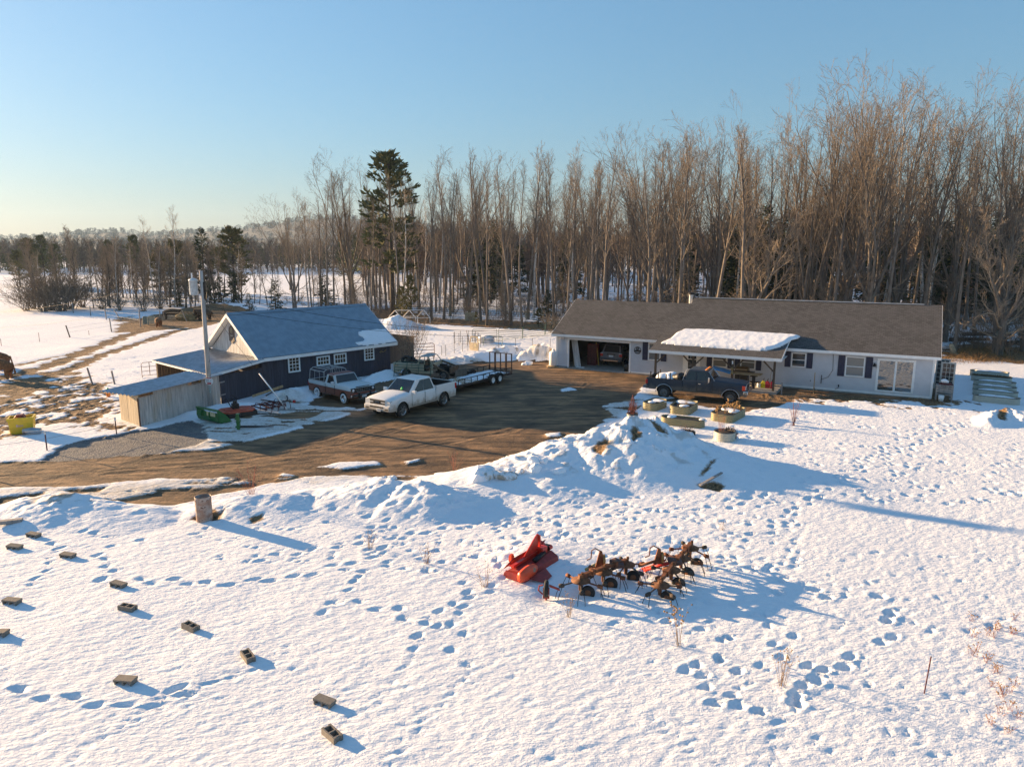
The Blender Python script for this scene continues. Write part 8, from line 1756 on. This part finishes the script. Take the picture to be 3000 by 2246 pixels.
rr_ = random.Random(77)      # broken chunks along the plough ridge
for k in range(34):
    if k < 22: t_ = rr_.random(); px, py = 1385 + 230 * t_ + rr_.gauss(0, 14), 1400 - 72 * t_ + rr_.gauss(0, 12); s_ = rr_.uniform(.12, .42) * (1.15 - .5 * t_)
    elif k < 28: px, py, s_ = rr_.uniform(1090, 1170), rr_.uniform(1392, 1412), rr_.uniform(.1, .25)
    else: px, py, s_ = rr_.uniform(1535, 1625), rr_.uniform(1035, 1058), rr_.uniform(.15, .4)
    b = MB(); b.blob((0, 0, s_ * .35), (s_ * rr_.uniform(.8, 1.4), s_ * rr_.uniform(.7, 1.1), s_ * rr_.uniform(.55, .85)), 2, .22, k)
    p = G(px, py, .3); z_ = ground_z(p[0], p[1]); p = G(px, py, z_)
    lab = ('lump of dirty snow broken off the end of the largest snow pile', 'lumps along the largest snow pile') if k < 22 else (('small lump of snow on the double humped ridge', 'lumps on the snow ridge') if k < 28 else ('dirty lump of snow at the foot of the brown heap by the garage', 'lumps by the garage heap'))
    solid('snow_lump', b, M['dirtysnow' if rr_.random() < .3 else 'snow'], lab[0], 'snow lump', (p[0], p[1], ground_z(p[0], p[1]) - s_ * .25), rr_.uniform(0, 6), lab[1])
# ================================================================ RED MACHINE AND TEDDERS
M['bred'] = mat('bright_red_paint', (.62, .035, .018), .38, var=.15, dirt=((.22, .03, .025), .4)); M['bor'] = mat('orange_red_paint', (.78, .09, .025), .35, var=.08); M['mred'] = mat('maroon_paint', (.30, .028, .022), .5, var=.25, dirt=((.10, .05, .035), .35))
a, c = on(1503, 1700), on(1612, 1625); h = math.atan2(c[1] - a[1], c[0] - a[0]); L = math.hypot(c[0] - a[0], c[1] - a[1]); zg = max(a[2], c[2])
o = thing('rotary_tiller', 'bright red rotary tiller half buried in the snow', 'tiller', ((a[0] + c[0]) / 2, (a[1] + c[1]) / 2, zg - .10), h); o.scale = (1, 1, .85)
b = MB(); b.prism([(-.38, 0), (.42, 0), (.40, .12), (.2, .30), (-.1, .36), (-.34, .24)], (-L * .46, 0, 0), (0, 1, 0), (0, 0, 1), (1, 0, 0), L * .92); b.build('hood', M['mred'], o, bevel=.015)
b = MB(); b.beam((-L * .45, .10, .42), (L * .48, .14, .44), .10, .10); b.beam((-L * .4, .27, .36), (L * .5, .30, .36), .06, .06); b.build('toolbar', M['bred'], o)
b = MB(); b.prism([(-L * .47, -.02), (L * .5, -.02), (L * .56, .30), (L * .25, .26), (-L * .3, .25)], (0, .36, .30), (1, 0, 0), (0, -.35, .94), (0, 1, .3), .025); b.build('rear_flap', M['mred'], o)
b = MB(); b.prism([(-.55, .02), (.22, .04), (.40, .58), (.33, .66), (.24, .64)], (L * .10, .12, .40), (1, 0, 0), (0, .06, 1), (0, 1, 0), .03); b.beam((L * .10 + .36, .13, .42), (L * .10 + .37, .16, 1.0), .05, .10); b.build('hitch_plate', M['bred'], o)
b = MB(); b.smooth = True; oc = []
for i in range(10):
    t = i / 9; r_ = .06 + .20 * math.sin(PI * min(1, .12 + .88 * t)) ** .6; oc.append([(-L * .54 + .86 * t, -.30 + r_ * math.cos(k * PI / 5) * .6, .24 + r_ * math.sin(k * PI / 5)) for k in range(10)])
b.loft(oc, closed=True); b.build('chain_case', M['bor'], o)
b = MB(); b.lathe([(0, 0), (.075, 0), (.075, .012), (0, .014)], 14, (-L * .26, -.425, .32), Matrix(((1, 0, 0), (0, .3, -.95), (0, .95, .3)))); b.build('badge', mat('worn_badge', (.3, .2, .14), .5), o)
b = MB(); b.smooth = True; b.tube([(-.1, -.16, .40), (L * .28, -.06, .42)], [.085, .07], 10); b.build('drive_shaft_guard', M['iron'], o)
b = MB(); b.bx(L * .22, L * .36, -.08, .14, .38, .60); b.lathe([(0, .2), (.09, .18), (.1, 0)], 12, (L * .40, -.02, .46), Matrix.Rotation(PI / 2, 3, 'Y')); b.build('gearbox', M['bred'], o, bevel=.015)
b = MB(); b.bx(L * .36, L * .46, -.06, .10, .42, .58); b.build('pto_shield', M['black'], o, bevel=.02)
b = MB(); b.prism([(0, 0), (L * .28, .06), (L * .36, .44), (L * .08, .34)], (L * .28, .10, .34), (1, 0, 0), (0, 1, .15), (0, -.15, 1), .03); b.build('end_plate', M['mred'], o); b = MB(); b.bx(L * .40, L * .52, .22, .42, .40, .405 + .0); b.build('sticker', M['plate'], o)
b = MB(); b.bx(-L * .50, -L * .47, -.30, .28, .0, .26); b.build('side_plate', M['mred'], o); b = MB(); b.bx(-L * .34, -L * .26, .30, .40, .42, .62); b.bx(-L * .33, -L * .27, .31, .39, .62, .68); b.build('hitch_lug', M['bor'], o)
b = MB(); b.prism([(-.1, 0), (.75, 0), (.55, -.36), (.1, -.42)], (-L * .34, -.42, .10), (1, 0, 0), (0, 1, .18), (0, 0, 1), .025); b.build('skid', M['mred'], o)
a = on(1600, 1757); o = thing('gauge_wheel', 'black gauge wheel on a dark red fork standing in the snow', 'wheel', a, R(82)); b = MB(); b.smooth = True; b.lathe([(.10, -.05), (.2, -.055), (.235, -.03), (.235, .03), (.2, .055), (.10, .05)], 22, (0, 0, .34), RY); b.build('tyre', M['rubber'], o); b = MB(); b.lathe([(0, .02), (.1, .03), (.1, -.03), (0, -.02)], 12, (0, 0, .34), RY); b.build('rim', M['mred'], o)
b = MB(); b.bx(-.03, .03, -.09, -.065, .08, .36); b.bx(-.03, .03, .065, .09, .08, .36); b.bx(-.035, .035, -.09, .09, .06, .11); b.tube([(0, 0, .1), (0, 0, -.25)], .03, 6); b.tube([(0, .09, .44), (.03, .2, .40), (.04, .22, .26), (.02, .1, .16)], .022, 6); b.prism([(0, .0), (-.28, -.10), (-.30, -.16), (0, -.06)], (0, -.08, .46), (0, 1, 0), (0, 0, 1), (1, 0, 0), .04); b.build('fork', M['mred'], o)
# ---- tedders : a diagonal beam carrying rotors, each with disc, spring arms, tines and a wheel
M['disc'] = mat('rusty_disc', (.17, .070, .030), .75, .2, var=.3, scale=6)
def tedder(label, hubs, wheels, hood_px, draw, sink, seed):
    """hubs: (px, py of the hub, height); wheels: list of bool; draw: list of ((px,py,z),(px,py,z)) bars"""
    rr_ = random.Random(seed); P_ = []
    for px, py, h_ in hubs:
        x, y, z = G(px, py, h_); z0 = ground_z(x, y); x, y, z = G(px, py, z0 + h_); P_.append(Vector((x, y, z)))
    O = Vector((P_[0].x, P_[0].y, ground_z(P_[0].x, P_[0].y))); o = thing('hay_tedder', label, 'hay tedder', O)
    b = MB()
    for p, q in zip(P_[:-1], P_[1:]): b.beam(p - O + UP * .12, q - O + UP * .12, .10, .10); m_ = p.lerp(q, .5) - O + UP * .13; b.beam(m_ - (q - p) * .06, m_ + (q - p) * .06, .17, .17)
    b.build('beam', M['rust'], o)
    for k, p in enumerate(P_):
        q = p - O; ro = MB(); ro.smooth = True
        ro.lathe([(0, .16), (.055, .15), (.07, .08), (.11, .045), (.27, .0), (.27, -.015), (.12, -.03), (.06, -.08), (.05, -.3)], 16, q)
        ro.smooth = False; ro.box(q + Vector((.0, 0, .12)), (.13, .11, .10), rotz(rr_.uniform(0, 3))); ro.box(q + Vector((.05, .02, .19)), (.07, .07, .06))
        hub = ro.build('rotor', M['disc'], o)
        a0 = rr_.uniform(0, 2 * PI); nA = 5
        for i in range(nA):
            an = a0 + 2 * PI * i / nA; d = Vector((math.cos(an), math.sin(an), -.16)); e = q + d * .56; ar = MB(); ar.tube([q + d * .2, e], [.024, .02], 6)
            ar.smooth = True; ar.lathe([(0, -.07), (.055, -.07), (.06, 0), (.055, .07), (0, .07)], 10, e, Matrix.Rotation(an + PI / 2, 3, 'Z') @ Matrix.Rotation(PI / 2, 3, 'X')); ar.build('spring_arm', M['rust'] if i % 2 else M['darkbark'], hub)
            tn = MB(); sd = Vector((-math.sin(an), math.cos(an), 0))
            for s in (-1, 1): tn.tube([e + sd * .06 * s, e + sd * .10 * s + d * .10 - UP * .22, e + sd * .10 * s + d * .18 - UP * .5], .009, 4)
            tn.build('tine', M['iron'], hub)
        if wheels[k]:
            an = rr_.uniform(-.3, .3) + h_dir; wx = q + Vector((math.cos(an) * .22, math.sin(an) * .22, 0)); wz = -q.z * 0 + (ground_z(p.x + .2, p.y) - O.z) + sink
            st = MB(); st.tube([q - UP * .1, q - UP * .32 + Vector((.03, 0, 0)), Vector((wx.x, wx.y, wz + .02)) + Vector((0, .09, 0))], .03, 6); st.build('wheel_leg', M['rust'], o)
            w = thing('wheel', None, None, (wx.x, wx.y, wz), an); w.parent = o; t = MB(); t.smooth = True; t.lathe([(.09, -.045), (.16, -.05), (.195, -.03), (.195, .03), (.16, .05), (.09, .045)], 20, (0, 0, 0), RY); t.build('tyre', M['rubber'], w); t = MB(); t.lathe([(0, -.06), (.05, -.055), (.11, -.04), (.11, .03), (0, .03)], 14, (0, 0, 0), RY); t.build('rim', M['disc'], w)
    x, y, z = G(hood_px[0], hood_px[1], hood_px[2]); z0 = ground_z(x, y); x, y, z = G(hood_px[0], hood_px[1], z0 + hood_px[2]); q = Vector((x, y, z)) - O
    hb = MB(); hb.smooth = False; hb.loft([[(q.x + s_[0] * .72, q.y + s_[1] * .72, q.z - .06 + s_[2] * .72) for s_ in r_] for r_ in ([(-.30, -.1, -.1), (-.22, -.16, -.2), (-.22, .18, -.2), (-.28, .14, .06)], [(-.02, -.18, .04), (0, -.2, -.22), (0, .2, -.22), (-.02, .18, .14)], [(.3, -.12, -.06), (.3, -.14, -.2), (.3, .14, -.2), (.3, .12, .02)])], closed=True); hb.build('gearbox_hood', mat('dull_maroon_cover', (.11, .055, .045), .6, var=.25), o, bevel=.03)
    lt = MB(); lt.prism([(-.16, -.25), (.14, -.25), (.03, .22), (-.05, .22)], (q.x - .45, q.y - .04, q.z + .05), (1, 0, 0), (0, 0, 1), (0, 1, 0), .07); lt.tube([(q.x - .42, q.y, q.z + .25), (q.x - .62, q.y, q.z + .36), (q.x - .72, q.y, q.z + .30), (q.x - .74, q.y, q.z + .05), (q.x - .86, q.y, q.z + .0)], .018, 6); lt.build('lever', M['rust'], o)
    dk = MB(); dk.lathe([(0, -.03), (.15, -.03), (.16, .03), (0, .03)], 16, (q.x - .36, q.y + .02, q.z), Matrix.Rotation(PI / 2, 3, 'Y')); dk.build('flywheel', mat('worn_yellow_disc', (.30, .17, .05), .6), o)
    for k, (p, r_, m_) in enumerate(draw):
        pts = []
        for px, py, h_ in p: x, y, z = G(px, py, h_); z0 = ground_z(x, y); x, y, z = G(px, py, z0 + h_); pts.append(Vector((x, y, z)) - O)
        d = MB(); d.smooth = True; d.tube(pts, r_, 8); d.build('drawbar' if k else 'drive_shaft', m_, o)
    return o
h_dir = R(-28)
yl = mat('yellowed_shaft', (.42, .30, .12), .6, dirt=((.2, .09, .04), .4))
tedder('left rusty hay tedder with round tyres beside the red tiller', [(1701, 1699, .42), (1768, 1674, .44), (1834, 1652, .46)], [1, 1, 1], (1806, 1640, .66), [([(1716, 1668, .06), (1772, 1640, .55)], .05, yl), ([(1728, 1668, .1), (1790, 1652, .5)], .04, M['rust'])], .09, 5)
tedder('right rusty hay tedder with tyres sunk in the snow and red drawbar', [(1934, 1712, .36), (1967, 1668, .42), (1996, 1634, .46), (2022, 1604, .52)], [1, 1, 1, 1], (1976, 1632, .64), [([(1870, 1658, .35), (1935, 1638, .6)], .045, M['rust']), ([(1888, 1670, .06), (1960, 1648, .5)], .05, M['bred']), ([(1880, 1666, .08), (1950, 1640, .5)], .03, M['mred'])], .02, 6)
# ================================================================ AIR
HZ = 0.00012
b = MB(); b.bx(-3300, 3300, -420, 2700, -8, 145)
hm = bpy.data.materials.new('haze_air'); hm.use_nodes = True; ht = hm.node_tree; ht.nodes.clear()
pv = ht.nodes.new('ShaderNodeVolumePrincipled'); pv.inputs['Color'].default_value = (.50, .72, 1, 1); pv.inputs['Density'].default_value = HZ; pv.inputs['Anisotropy'].default_value = .2
ho = ht.nodes.new('ShaderNodeOutputMaterial'); ht.links.new(pv.outputs[0], ho.inputs['Volume'])
hz = b.build('haze', hm); hz['kind'] = 'stuff'; hz['label'] = 'thin pale air between the camera and the far hills'; hz['category'] = 'haze'
SC.cycles.volume_bounces = 0
